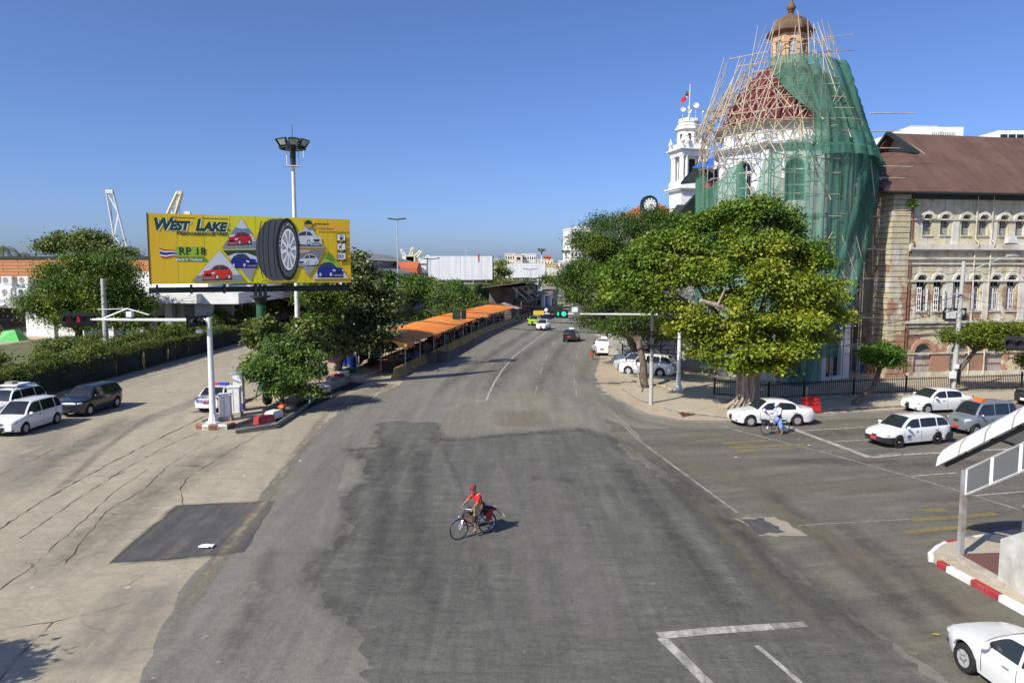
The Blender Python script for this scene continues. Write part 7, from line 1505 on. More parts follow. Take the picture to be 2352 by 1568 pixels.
# tree left of the frame whose shadow falls on the concrete
tree('roadside_tree', 'roadside tree just outside the picture whose shadow falls on the concrete', Vector((-17.6, 11.6, 0)), [(-17.0, 11.8, 5.0, 1.3, 1.2, .8), (-16.2, 12.1, 5.2, .8, .7, .4), (-17.8, 11.2, 5.4, 1.2, 1.1, .7)], 4200, .26, LM['mango'], .15, seed=95, clump=.3)
# ---------------------------------------------------------------- cars
def paint(name, c, metal=0.0, rough=.28):
    m = NT(name); m.set(rough, metal, .5, .8); v = m.coord(); k = m.mix(m.noise(v, 3, 4, .6, .3, .7), c4([x * .93 for x in c]), c4(c)); m.col(k); return m.m
CP = dict(white=paint('white_car_paint', (.80, .80, .79)), navy=paint('black_blue_car_paint', (.012, .016, .03)), black=paint('black_car_paint', (.015, .015, .016)), silver=paint('silver_car_paint', (.30, .33, .36), .5), lime=paint('lime_car_paint', (.42, .60, .03)), grey=paint('pale_grey_car_paint', (.5, .53, .56), .3))
M['plate_red'] = plain('red_number_plate', (.55, .05, .05), .5, .1, 4); M['plate_black'] = plain('black_number_plate', (.03, .03, .03), .5, .1, 4)
M['headlamp'] = plain('headlamp_lens', (.55, .57, .55), .12, .25, 8, spec=.7); M['tail'] = plain('tail_lamp', (.2, .01, .01), .2, .2, 6); M['grille'] = plain('dark_grille', (.03, .03, .032), .4, .3, 12); M['carglass'] = plain('tinted_car_glass', (.018, .022, .024), .05, .4, 1.2, spec=.8); M['arch'] = plain('wheel_arch', (.012, .012, .012), .9, .2)
SPEC = { # L, W, H, hood z, belt z, windscreen base x, roof start, roof end, rear glass base, deck z, wheel xs, wheel r
 'sedan': dict(L=4.72, W=1.76, H=1.45, hz=.74, bz=.93, wx=1.28, r0=1.98, r1=3.22, rx=3.98, dz=.95, w=(.86, 3.62), wr=.325),
 'compact': dict(L=4.30, W=1.70, H=1.47, hz=.76, bz=.95, wx=1.0, r0=1.75, r1=3.0, rx=3.72, dz=.98, w=(.8, 3.36), wr=.305),
 'wagon': dict(L=4.40, W=1.69, H=1.49, hz=.76, bz=.94, wx=1.0, r0=1.78, r1=3.75, rx=4.22, dz=.94, w=(.83, 3.38), wr=.30),
 'mpv': dict(L=4.32, W=1.70, H=1.70, hz=.86, bz=1.02, wx=.88, r0=1.72, r1=3.75, rx=4.18, dz=1.0, w=(.82, 3.54), wr=.32),
 'xmpv': dict(L=4.48, W=1.75, H=1.72, hz=.95, bz=1.08, wx=1.05, r0=1.82, r1=3.85, rx=4.32, dz=1.06, w=(.86, 3.64), wr=.34),
 'suv': dict(L=4.75, W=1.84, H=1.80, hz=1.0, bz=1.12, wx=1.25, r0=1.9, r1=4.1, rx=4.6, dz=1.1, w=(.9, 3.62), wr=.37),
 'van': dict(L=3.7, W=1.6, H=1.75, hz=.95, bz=1.04, wx=.55, r0=1.2, r1=3.3, rx=3.58, dz=1.0, w=(.6, 3.0), wr=.30),
 'hatch': dict(L=3.95, W=1.69, H=1.52, hz=.8, bz=.96, wx=.9, r0=1.65, r1=3.2, rx=3.78, dz=.96, w=(.78, 3.24), wr=.30)}
wheel_cache = {}; M['alloy'] = plain('alloy_rim', (.5, .5, .5), .35, .15, 6, .3)
def wheel_meshes(r, style):
    if (r, style) in wheel_cache: return wheel_cache[(r, style)]
    ty = MB().lathe([(r * .62, -.10), (r * .93, -.105), (r, -.07), (r, .07), (r * .93, .105), (r * .62, .10)], 22, axis='Y', cap=False).mesh('tyre', 40)
    rim = MB().lathe([(r * .64, .02), (r * .64, .085), (r * .58, .095), (r * .55, .05), (.02, .05)], 20, axis='Y')
    dk = MB().lathe([(r * .57, .058), (.02, .058)], 20, axis='Y')
    sp = MB(); n = {'five': 5, 'multi': 8, 'steel': 0, 'three': 5}[style]
    for k in range(n):
        a = 2 * math.pi * k / n; w0, w1 = (.10, .075) if n == 5 else (.055, .04)
        c, s = math.cos(a), math.sin(a); vs = []
        for rr, w in ((r * .08, w0 * .7), (r * .60, w1)):
            for sg in (-1, 1):
                for y in (.06, .09): vs.append((rr * c - sg * w * s, y, rr * s + sg * w * c))
        sp.add(vs, [(0, 2, 3, 1), (4, 5, 7, 6), (0, 1, 5, 4), (2, 6, 7, 3), (1, 3, 7, 5), (0, 4, 6, 2)])
    sp.lathe([(r * .17, .06), (r * .15, .1), (.01, .1)], 10, axis='Y')
    out = (ty, rim.mesh('rim', 40), dk.mesh('rim_disc'), sp.mesh('spokes'))
    for me, mt in zip(out, (M['rubber'], M['alloy'] if style != 'steel' else M['grille'], M['arch'] if n else M['grille'], M['alloy'] if n else M['shutter'])): me.materials.append(mt)
    wheel_cache[(r, style)] = out; return out
def car(name, label, kind, color, front, heading, cat='car', group=None, wheels='five', plate='plate_black', plate_text=None, sign=False, rack=False, dark_bumper=False, z=.008, extras=None):
    """front: ground point under the front bumper's middle; heading: direction the car points to"""
    s = SPEC[kind]; L, W, H = s['L'], s['W'], s['H']; hw = W / 2; pm_ = CP[color]
    t = T(name, label, cat, (front[0], front[1], z), heading, group)     # local: car points to +x, nose at x=0, body runs to -x
    X = lambda x: -x
    def halfw(x):
        f = 1.0
        if x < .75: f -= .30 * ((.75 - x) / .75) ** 2.2
        if x > L - .6: f -= .20 * ((x - L + .6) / .6) ** 2.2
        return hw * f
    def topz(x):
        if x < .12: return s['hz'] - .16 + .16 * (x / .12) ** .5
        if x < s['wx']: return s['hz'] + (s['bz'] - s['hz'] + .01) * ((x - .12) / (s['wx'] - .12)) ** .8
        if x < s['rx']: return s['bz'] + .01 + .05 * (x - s['wx']) / (s['rx'] - s['wx'])
        e = (x - s['rx']) / max(.05, (L - s['rx'])); return s['dz'] + .03 - .05 * e ** 3
    def botz(x):
        zb = .22 + (.10 * ((.5 - x) / .5) ** 2 if x < .5 else 0) + (.12 * ((x - L + .5) / .5) ** 2 if x > L - .5 else 0)
        for wx in s['w']:
            d = abs(x - wx); ra = s['wr'] + .055
            if d < ra: zb = max(zb, s['wr'] + math.sqrt(ra * ra - d * d))
        return zb
    xs = sorted(set([0, .03, .08, .15, .25] + [i * L / 64 for i in range(65)] + [L - .03, L - .1] + [w + k * (s['wr'] + .055) for w in s['w'] for k in (-1, -.97, -.85, .85, .97, 1)]))
    mb = MB(); ring = 15
    for x in xs:
        h, tz, bz_ = halfw(x), topz(x), botz(x); zm = .45 + .1 * (tz - .45); zs_ = tz - .14
        pro = [(h * .92, bz_), (h * .985, max(bz_ + .02, zm)), (h, max(bz_ + .04, zm + .55 * (zs_ - zm))), (h * .985, max(bz_ + .06, zs_)), (h * .94, tz - .035), (h * .84, tz), (h * .45, tz + .018), (0, tz + .025)]
        row = [(X(x), y, z_) for y, z_ in pro] + [(X(x), -y, z_) for y, z_ in pro[-2::-1]]
        mb.v += row
    for i in range(len(xs) - 1):
        for j in range(ring - 1): a = i * ring + j; mb.f.append((a, a + 1, a + ring + 1, a + ring))
    mb.f.append(tuple(range(ring))); mb.f.append(tuple((len(xs) - 1) * ring + j for j in range(ring))[::-1])
    body = O('body', mb, pm_, t, smooth=35)
    ub = MB().b2(X(.3), X(L - .3), -hw * .84, hw * .84, .24, s['hz'] - .2); 
    O('underbody', ub, M['arch'], t)
    # greenhouse
    zb = s['bz'] - .02; wb, wrf = hw * .93, hw * .72
    def hwz(z_): return wb + (wrf - wb) * (z_ - zb) / (H - zb)
    def roofz(x):
        if x <= s['r0']: f = (x - s['wx']) / (s['r0'] - s['wx']); return zb + (H - .03 - zb) * (1 - (1 - f) ** 1.35)
        if x >= s['r1']: f = (s['rx'] - x) / (s['rx'] - s['r1']); return zb + (H - .05 - zb) * (1 - (1 - max(0, f)) ** (1.6 if kind in ('sedan', 'compact') else 1.9))
        f = (x - s['r0']) / (s['r1'] - s['r0']); return H - .03 - .02 * f + .03 * math.sin(math.pi * f)
    gx = [s['wx'] + (s['rx'] - s['wx']) * i / 44 for i in range(45)]; mb = MB(); ring = 9
    for x in gx:
        rz_ = roofz(x); h = hwz(rz_); e = min(.05, (rz_ - zb) * .4)
        pro = [(hwz(zb), zb - .03), (hwz(zb + (rz_ - zb) * .5), zb + (rz_ - zb) * .5), (hwz(rz_ - e), rz_ - e), (h - .06, rz_), (0, rz_ + .022)]
        mb.v += [(X(x), y, z_) for y, z_ in pro] + [(X(x), -y, z_) for y, z_ in pro[-2::-1]]
    for i in range(44):
        for j in range(8): a = i * 9 + j; mb.f.append((a, a + 1, a + 10, a + 9))
    cab = O('cabin', mb, pm_, t, smooth=40)
    # glass: windscreen, rear window, side windows as sheets just proud of the cabin
    def screen(x0, x1, nm):
        g = MB().grid(lambda u, v: (lambda x: (X(x) + (.012 if nm == 'windscreen' else -.012), (v * 2 - 1) * (hwz(roofz(x)) - .085), roofz(x) + .022 * (1 - (v * 2 - 1) ** 2) + .008))(x0 + (x1 - x0) * u), 8, 6); return O(nm, g, M['carglass'], t, smooth=60)
    screen(s['wx'] + .05, s['r0'] - .06, 'windscreen'); screen(s['rx'] - .06 * (1 if kind in ('sedan', 'compact') else 4), s['r1'] + .04, 'rear_window')
    def side(xa, xb, sg, nm='side_window'):
        n = 10; lo, hi = [], []
        for k in range(n + 1):
            x = xa + (xb - xa) * k / n; zt_ = roofz(x) - .085
            lo.append((x, zb + .05)); hi.append((x, max(zb + .055, zt_)))
        g = MB()
        for (x, z_) in lo + hi: g.v.append((X(x), sg * (hwz(z_) + .009), z_))
        for k in range(n): g.f.append((k, k + 1, n + 2 + k, n + 1 + k) if sg < 0 else (k, n + 1 + k, n + 2 + k, k + 1))
        return O(nm, g, M['carglass'], t)
    mid = (s['w'][0] + s['w'][1]) / 2 + .12; a0 = s['wx'] + .24; a1 = s['rx'] - (.34 if kind in ('sedan', 'compact') else .14); q3 = s['w'][1] - .05
    cuts = [(a0, mid - .04), (mid + .04, min(a1, q3 - .03))] + ([(q3 + .05, a1)] if a1 - q3 > .25 else [])
    for sg in (-1, 1):
        for (xa, xb) in cuts: side(xa, xb, sg)
        for xd in (s['wx'] + .12, mid, min(a1, q3) + .02):
            sm = MB().grid(lambda u, v: (X(xd) + (u - .5) * .014, sg * (halfw(xd) * (.988 + .016 * math.sin(math.pi * (.1 + .8 * v)))), .34 + (s['bz'] - .40) * v), 1, 5); O('door_seam', sm, M['grille'], t)
        for xd in (mid - .28, min(a1, q3) - .1): O('door_handle', MB().box((X(xd), sg * (hw * 1.0), s['bz'] - .15), (.17, .035, .035)), pm_ if color != 'white' else M['shutter'], t)
        mr = O('mirror', MB().ell((X(s['wx'] + .30), sg * (hw + .08), s['bz'] + .07), (.08, .13, .085), 9, 6), pm_, t, smooth=60)
        hx = .20; O('headlight', MB().ell((X(hx + .06), sg * halfw(hx) * .80, s['hz'] - .10), (.22, .19, .095), 12, 7), M['headlamp'], t, smooth=70)
        O('tail_light', MB().ell((X(L - .10), sg * halfw(L - .1) * .86, s['dz'] - .10), (.10, .11, .13 if kind in ('sedan', 'compact') else .17), 10, 6), M['tail'], t, smooth=60)
        O('fog_lamp', MB().ell((X(.10), sg * hw * .66, .36), (.08, .12, .05), 8, 5), M['grille'], t)
        for wx in s['w']:
            mshs = wheel_meshes(s['wr'], wheels); wo = O('wheel', mshs[0], None, t, (X(wx), sg * (hw - .11), s['wr']), 0 if sg > 0 else math.pi)
            for nm, me in zip(('rim', 'rim_disc', 'spokes'), mshs[1:]): O(nm, me, None, wo)
    O('grille', MB().grid(lambda u, v: (X(-.012 + .10 * (2 * u - 1) ** 2), (u - .5) * hw * 1.0, s['hz'] - .25 + .15 * v), 6, 2), M['grille'], t)
    O('lower_grille', MB().grid(lambda u, v: (X(-.012 + .12 * (2 * u - 1) ** 2), (u - .5) * hw * 1.15, .30 + .13 * v), 6, 2), M['grille'], t)
    O('grille_bar', MB().tube([(X(-.02 + .08 * (2 * u - 1) ** 2), (u - .5) * hw * .9, s['hz'] - .17) for u in (0, .25, .5, .75, 1)], .014, 4), M['chrome'], t)
    for xx, nm in ((X(-.035), 'front_plate'), (X(L + .02), 'rear_plate')): O('number_plate', MB().box((xx, 0, .46 if nm == 'front_plate' else (s['dz'] - .28)), (.015, .36, .15)), M[plate], t)
    if dark_bumper:
        bm = MB(); ring = 7; bx_s = [x for x in xs if x < .55]
        for x in bx_s: h = halfw(x) + .012; bz_ = max(.2, botz(x) - .02); tz = .56; bm.v += [(X(x) + (.012 if x < .05 else 0), y, z_) for y, z_ in ((h * .93, bz_), (h, (bz_ + tz) / 2), (h, tz), )] + [(X(x) + (.012 if x < .05 else 0), y, z_) for y, z_ in ((-h, tz), (-h, (bz_ + tz) / 2), (-h * .93, bz_))]
        for i in range(len(bx_s) - 1):
            for j in (0, 1, 3, 4): a = i * 6 + j; bm.f.append((a, a + 1, a + 7, a + 6))
        bm.f.append((0, 1, 2, 3, 4, 5)); O('front_bumper', bm, M['grille'], t, smooth=40)
        O('rear_bumper', MB().b2(X(L + .01), X(L - .5), -hw * .97, hw * .97, .26, .58), M['grille'], t)
    if sign: O('roof_sign', MB().slab([(-.16, 0), (.16, 0), (.12, .13), (-.12, .13)], (-.3, .3)), M['litter'] if sign is True else M[sign], t, (X(s['r0'] + .35), 0, H + .0))
    if rack:
        for sg in (-1, 1): O('roof_rail', MB().tube([(X(s['r0'] + .1), sg * wrf * .85, H), (X(s['r0'] + .3), sg * wrf * .85, H + .12), (X(s['r1'] - .3), sg * wrf * .85, H + .12), (X(s['r1']), sg * wrf * .85, H)], .03, 5), M['chrome'], t)
        O('roof_rack', MB().b2(X(s['r0'] + .5), X(s['r1'] - .5), -wrf * .8, wrf * .8, H + .1, H + .2), M['white_paint'], t); O('roof_box', MB().b2(X(s['r0'] + .7), X(s['r1'] - 1.0), -wrf * .6, wrf * .1, H + .2, H + .34), M['shutter'], t)
    if extras: extras(t, s, X)
    return t
def place(fw, rw, kind, side):
    """front/rear wheel contact pixels of the visible side; side=+1 when that side is the car's left"""
    s = SPEC[kind]; a, b = G(*fw).to_2d(), G(*rw).to_2d(); d = (a - b).normalized(); m = (a + b) / 2; lft = Vector((-d.y, d.x))
    c = m - lft * side * (s['W'] / 2 - .1); f = c + d * ((s['w'][0] + s['w'][1]) / 2); return (f.x, f.y), math.atan2(d.y, d.x)
ang = lambda deg: R(deg)
# left carriageway
f, h = place((69, 994), (121, 976), 'mpv', 1); car('white_mpv', 'white people carrier in front of the left hand queue', 'mpv', 'white', (-27.4, 39.0), ang(-91), group='cars queuing on the left carriageway')
car('dark_mpv', 'black blue people carrier behind the white one', 'xmpv', 'navy', (-26.9, 44.2), ang(-94), group='cars queuing on the left carriageway')
car('white_suv', 'white off-road car with roof rack cut by the picture edge', 'suv', 'white', (-30.6, 42.0), ang(-92), rack=True, group='cars queuing on the left carriageway')
def police(t, s, X):
    M['light_blue'] = plain('blue_light_bar', (.03, .06, .5), .25, .1); M['light_red'] = plain('red_light_bar', (.6, .03, .05), .25, .1)
    O('light_bar', MB().b2(X(2.35), X(2.65), -.6, 0.0, s['H'] + .02, s['H'] + .15), M['light_blue'], t); O('light_bar', MB().b2(X(2.35), X(2.65), .0, .6, s['H'] + .02, s['H'] + .15), M['light_red'], t)
    text('lettering', 'POLICE', .26, bpy.data.materials['blue_band'], t, (X(4.76), .62, .68), R(-90), offset=.006); text('lettering', 'POLICE', .26, bpy.data.materials['blue_band'], t, (X(3.0), -s['W'] / 2 - .015, .55), 0, offset=.006)
car('police_car', 'white police sedan with red and blue light bar by the island', 'sedan', 'white', (-19.2, 50.4), ang(91), cat='police car', plate='plate_red', extras=police, z=.0)
# far traffic
car('white_taxi', 'white taxi hatchback coming up the road', 'hatch', 'white', (4.2, 108.0), ang(-103), plate='plate_red', group='far traffic'); car('lime_taxi', 'lime green hatchback behind the white taxi', 'hatch', 'lime', (3.2, 117), ang(-103), group='far traffic')
car('black_hatchback', 'black hatchback with roof sign driving away', 'hatch', 'black', (8.0, 94.4), ang(75), plate='plate_red', sign=True, group='far traffic')
car('white_wagon', 'white wagon taxi parked at the roadside by the pedestrian', 'mpv', 'white', (10.2, 80.3), ang(78), plate='plate_red', sign=True, z=.022, group='cars parked on the right side')
f, h = place((1447, 862), (1512, 866), 'suv', 1); car('white_suv', 'white people mover parked side-on under the corner trees', 'suv', 'white', f, h, wheels='five', z=.022, group='cars parked on the right side')
car('silver_suv', 'pale silver car parked just behind the white people mover', 'mpv', 'grey', (f[0] - .1, f[1] + 2.7), h, z=.022, group='cars parked on the right side'); car('grey_sedan', 'grey car parked deepest in the shade under the trees', 'xmpv', 'silver', (f[0] + .1, f[1] + 5.4), h, z=.022, group='cars parked on the right side')
car('red_white_taxi', 'pale car glimpsed behind the leaves beyond the signal arm', 'hatch', 'white', (21.5, 140), ang(-105), plate='plate_red', group='far traffic')
# side street
f, h = place((1722, 980), (1831, 978), 'sedan', 1); car('white_sedan', 'white sedan at the stop line behind the cyclist in blue', 'sedan', 'white', f, h, wheels='multi', group='cars waiting on the side street')
f, h = place((2057, 1029), (2156, 1019), 'wagon', 1)
def sticker(t, s, X): O('door_sticker', MB().b2(X(1.55), X(1.3), s['W'] / 2 + .004, s['W'] / 2 + .012, .55, .62).b2(X(1.55), X(1.3), s['W'] / 2 + .004, s['W'] / 2 + .012, .46, .50), bpy.data.materials['blue_band'], t)
car('white_estate', 'white estate car with black bumpers and red number plate', 'wagon', 'white', f, h, wheels='steel', plate='plate_red', dark_bumper=True, extras=sticker, group='cars waiting on the side street')
f, h = place((2137, 950), (2201, 947), 'compact', 1); car('white_compact_sedan', 'white compact sedan nearest the leaning street tree', 'compact', 'white', f, h, group='cars waiting on the side street')
car('silver_minivan', 'silver grey minivan taxi with orange roof sign', 'van', 'silver', (24.3, 39.9), ang(197), plate='plate_red', sign='orange_plastic', group='cars waiting on the side street')
car('black_suv', 'black off-road car cut by the picture edge beside the kerb', 'suv', 'black', (33.7, 48.2), ang(197), plate='litter', group='cars waiting on the side street')
# nearest car, bottom edge
car('white_saloon', 'white saloon entering at the bottom edge of the picture', 'sedan', 'white', (10.87, 16.75), ang(96))
# ---------------------------------------------------------------- bicycles and people
M['spoke'] = plain('spoke_steel', (.45, .45, .45), .4, .2, 6, .7)
def bicycle(name, label, base, heading, frame, basket=False, rack_mat=None, steer=0.0):
    """local: +x forward, rear wheel contact at x=0, front at x=1.15"""
    t = T(name, label, 'bicycle', base, heading); r = .345
    def wheel(x, nm='wheel'):
        w = O(nm, MB().tube([(x + r * math.cos(R(a)), 0, r + r * math.sin(R(a))) for a in range(0, 361, 12)], .019, 6, False), M['rubber'], t, smooth=70)
        O('rim', MB().tube([(x + (r - .03) * math.cos(R(a)), 0, r + (r - .03) * math.sin(R(a))) for a in range(0, 361, 15)], .012, 5, False), M['chrome'], w)
        sp = MB()
        for k in range(18): a = R(20 * k); sp.tube([(x, .03 * (1 if k % 2 else -1), r), (x + (r - .03) * math.cos(a), 0, r + (r - .03) * math.sin(a))], .0028, 3, False)
        O('spokes', sp, M['spoke'], w); O('hub', MB().tube([(x, -.05, r), (x, .05, r)], .025, 8), M['chrome'], w)
    wheel(0); wheel(1.15)
    fm = MB(); bbk = (.46, 0, .29); seat = (.32, 0, .80); head_t = (.94, 0, .86); head_b = (.98, 0, .68)
    for a, b, rr in ((bbk, seat, .018), (bbk, head_b, .02), (seat, head_t, .018), ((0, .06, r), bbk, .012), ((0, -.06, r), bbk, .012), ((0, .06, r), (.34, 0, .74), .011), ((0, -.06, r), (.34, 0, .74), .011), (head_b, head_t, .022)): fm.tube([a, b], rr, 6)
    O('frame', fm, frame, t)
    O('fork', MB().tube([head_b, (1.05, .05, .55), (1.15, .06, r)], .014, 6).tube([head_b, (1.05, -.05, .55), (1.15, -.06, r)], .014, 6), M['chrome'], t)
    O('handlebar', MB().tube([(.72, .30, 1.02), (.86, .29, 1.04), (.95, .12, 1.03), (.94, 0, 1.0), (.95, -.12, 1.03), (.86, -.29, 1.04), (.72, -.30, 1.02)], .013, 6).tube([(.94, 0, .84), (.94, 0, 1.0)], .014, 6), M['chrome'], t)
    O('saddle', MB().ell((.27, 0, .88), (.15, .09, .045), 10, 6).tube([(.32, 0, .78), (.29, 0, .88)], .014, 5), M['black'], t)
    for x in (0, 1.15): O('mudguard', MB().grid(lambda u, v: (x + (r + .03) * math.cos(R(20 + 175 * u if x == 0 else 50 + 150 * u)), (v - .5) * .055, r + (r + .03) * math.sin(R(20 + 175 * u if x == 0 else 50 + 150 * u))), 12, 1), M['chrome'], t)
    O('crank', MB().tube([(.46, .08, .29), (.58, .08, .18)], .012, 5).tube([(.46, -.08, .29), (.34, -.08, .40)], .012, 5).lathe([(.085, .05), (.085, .06)], 14, (.46, 0, .29), 0, 'Y'), M['chrome'], t)
    O('pedal', MB().box((.58, .13, .18), (.09, .09, .02)), M['black'], t); O('pedal', MB().box((.34, -.13, .40), (.09, .09, .02)), M['black'], t)
    O('carrier', MB().tube([(.22, .06, .74), (-.22, .06, .74)], .01, 4).tube([(.22, -.06, .74), (-.22, -.06, .74)], .01, 4).tube([(-.2, -.06, .74), (-.2, .06, .74)], .01, 4).tube([(0, .07, r), (-.1, .06, .74)], .008, 4).tube([(0, -.07, r), (-.1, -.06, .74)], .008, 4).b2(-.2, .2, -.07, .07, .742, .752), rack_mat or M['spoke'], t)
    O('chain_case', MB().b2(0, .5, .035, .05, .27, .35), M['black'], t)
    if basket:
        bk = MB().add([(1.05, -.17, .82), (1.42, -.17, .86), (1.42, .17, .86), (1.05, .17, .82), (1.1, -.12, .58), (1.34, -.12, .6), (1.34, .12, .6), (1.1, .12, .58)], [(0, 1, 5, 4), (1, 2, 6, 5), (2, 3, 7, 6), (3, 0, 4, 7), (4, 5, 6, 7)]); O('basket', bk, plain('dark_basket', (.05, .045, .045), .8, .3, 9), t)
    else: O('head_lamp', MB().ell((1.12, 0, .78), (.06, .05, .05), 8, 6), M['chrome'], t)
    return t
def skin_mesh(name, nodes, edges, mat, parent, sub=2):
    """nodes: list of ((x,y,z), radius or (rx, ry)); first node is the root"""
    me = bpy.data.meshes.new(name); me.from_pydata([n[0] for n in nodes], edges, []); me.update()
    o = bpy.data.objects.new(name, me); COL.objects.link(o); o.parent = parent
    md = o.modifiers.new('skin', 'SKIN'); md.use_smooth_shade = True
    for i, n in enumerate(nodes):
        r = n[1] if isinstance(n[1], tuple) else (n[1], n[1]); me.skin_vertices[0].data[i].radius = r
    me.skin_vertices[0].data[0].use_root = True
    sb = o.modifiers.new('sub', 'SUBSURF'); sb.levels = sub; sb.render_levels = sub
    bpy.context.view_layer.update(); dg = bpy.context.evaluated_depsgraph_get()
    nm = bpy.data.meshes.new_from_object(o.evaluated_get(dg)); o.modifiers.clear(); o.data = nm; nm.name = name
    nm.materials.clear(); nm.materials.append(mat); nm.polygons.foreach_set('use_smooth', [True] * len(nm.polygons)); return o
def hand_nodes(w, d, up, curl=.5):
    """palm and five fingers from the wrist w, pointing along d, knuckles bend towards -up"""
    w, d, up = Vector(w), Vector(d).normalized(), Vector(up).normalized(); s = d.cross(up).normalized(); ns, es = [], []
    pm_ = w + d * .055; ns.append((tuple(pm_), .026))
    for k, (o_, L) in enumerate(((-.027, .058), (-.009, .072), (.009, .078), (.027, .070))):
        a = w + d * .085 + s * o_; b = a + (d * math.cos(curl) - up * math.sin(curl)) * L * .55; c = b + (d * math.cos(curl * 2.6) - up * math.sin(curl * 2.6)) * L * .5
        i = len(ns); ns += [(tuple(a), .0105), (tuple(b), .0095), (tuple(c), .008)]; es += [(0, i), (i, i + 1), (i + 1, i + 2)]
    a = w + d * .03 - s * .032; b = a + (d * .6 - s * .55 - up * .2) * .04; c = b + (d * .8 - up * .4) * .03; i = len(ns); ns += [(tuple(a), .0115), (tuple(b), .010), (tuple(c), .0085)]; es += [(0, i), (i, i + 1), (i + 1, i + 2)]
    return ns, es
def figure(label, base, heading, j, sk, group=None):
    """j: joint dictionary in local coordinates (+x forward). One continuous body with hands, feet, neck, face"""
    t = T('person', label, 'person', base, heading, group); V = {k: Vector(v) for k, v in j.items()}
    nodes = [(tuple(V['pelvis']), (.125, .105)), (tuple(V['waist']), (.12, .095)), (tuple(V['chest']), (.15, .11)), (tuple(V['neck']), .052), (tuple(V['neck'].lerp(V['head'], .45)), .05), (tuple(V['head']), (.082, .098)), (tuple(V['head'] + (V['head'] - V['neck']).normalized() * .09), (.07, .085))]
    edges = [(0, 1), (1, 2), (2, 3), (3, 4), (4, 5), (5, 6)]
    for s_, nm in ((1, 'l'), (-1, 'r')):
        i = len(nodes); sh, el, wr_ = V['sh_' + nm], V['el_' + nm], V['wr_' + nm]
        nodes += [(tuple(sh), .056), (tuple(sh.lerp(el, .5)), .047), (tuple(el), .04), (tuple(el.lerp(wr_, .4)), .038), (tuple(wr_), .026)]; edges += [(2, i), (i, i + 1), (i + 1, i + 2), (i + 2, i + 3), (i + 3, i + 4)]
        hn, he = hand_nodes(wr_, (wr_ - el), Vector((0, 0, 1)), .75); b = len(nodes); nodes += hn; edges += [(i + 4, b)] + [(x + b, y + b) for x, y in he]
        i = len(nodes); hp, kn, an, to = V['hip_' + nm], V['kn_' + nm], V['an_' + nm], V['toe_' + nm]; he_ = an + (an - to).normalized() * .05 + Vector((0, 0, -.05))
        nodes += [(tuple(hp), .092), (tuple(hp.lerp(kn, .5)), .078), (tuple(kn), .056), (tuple(kn.lerp(an, .35)), .055), (tuple(an), .036), (tuple(an.lerp(to, .55) + Vector((0, 0, -.02))), (.035, .028)), (tuple(to), (.035, .018))]
        edges += [(0, i)] + [(i + k, i + k + 1) for k in range(6)]
    skin_mesh('body', nodes, edges, sk, t)
    hd_ = V['head']; up = (V['head'] - V['neck']).normalized(); fw = Vector((1, 0, -.12)); fw = (fw - up * fw.dot(up)).normalized(); sd = up.cross(fw)
    fc = MB().ell((0, 0, 0), (.016, .013, .022), 8, 6); fc.v = [tuple(hd_ + fw * (.098 + v[0]) + sd * v[1] + up * (v[2] - .005)) for v in fc.v]
    O('nose', fc, sk, t, smooth=70)
    ey = MB()
    for s_ in (-1, 1): e = MB().ell((0, 0, 0), (.012, .014, .009), 8, 5); ey.add([tuple(hd_ + fw * (.082 + v[0]) + sd * (s_ * .034 + v[1]) + up * (v[2] + .025)) for v in e.v], e.f)
    O('eyes', ey, M['black'], t)
    mo = MB().ell((0, 0, 0), (.01, .025, .007), 8, 5); mo.v = [tuple(hd_ + fw * (.085 + v[0]) + sd * v[1] + up * (v[2] - .052)) for v in mo.v]; O('mouth', mo, plain('lips', (.25, .09, .07), .6, .1) if 'lips' not in bpy.data.materials else bpy.data.materials['lips'], t)
    er = MB()
    for s_ in (-1, 1): e = MB().ell((0, 0, 0), (.02, .012, .032), 8, 5); er.add([tuple(hd_ + fw * v[0] + sd * (s_ * .088 + v[1]) + up * (v[2] + .0)) for v in e.v], e.f)
    O('ears', er, sk, t); t['_'] = 0; del t['_']
    return t, V, (fw, sd, up)
def on_head(V, ax, pts): fw, sd, up = ax; return [tuple(V['head'] + fw * p[0] + sd * p[1] + up * p[2]) for p in pts]
def cap(t, V, ax, mat):
    m_ = MB().lathe([(.112, .02), (.113, .06), (.10, .105), (.065, .14), (.01, .15)], 14); m_.v = on_head(V, ax, m_.v); O('cap', m_, mat, t, smooth=60)
    br = MB().grid(lambda u, v: (.07 + .13 * u, (v - .5) * .19 * (1 - .35 * u * u), .04 - .02 * u - .05 * (v - .5) ** 2), 5, 6); br.v = on_head(V, ax, br.v); O('cap_peak', br, mat, t, smooth=60)
def garment(nm, nodes, edges, mat, t): return skin_mesh(nm, nodes, edges, mat, t)
def loft(nm, rings, mat, t, n=16, fold=.0, cap_ends=False):
    """rings: (centre, rx, ry, forward) -> cloth tube"""
    mb = MB()
    for c, rx, ry in rings:
        for k in range(n):
            a = 2 * math.pi * k / n; f = 1 + fold * math.sin(k * 2.7 + c[2] * 9); mb.v.append((c[0] + rx * f * math.cos(a), c[1] + ry * f * math.sin(a), c[2]))
    for i in range(len(rings) - 1):
        for k in range(n): mb.f.append((i * n + k, i * n + (k + 1) % n, (i + 1) * n + (k + 1) % n, (i + 1) * n + k))
    return O(nm, mb, mat, t, smooth=70)
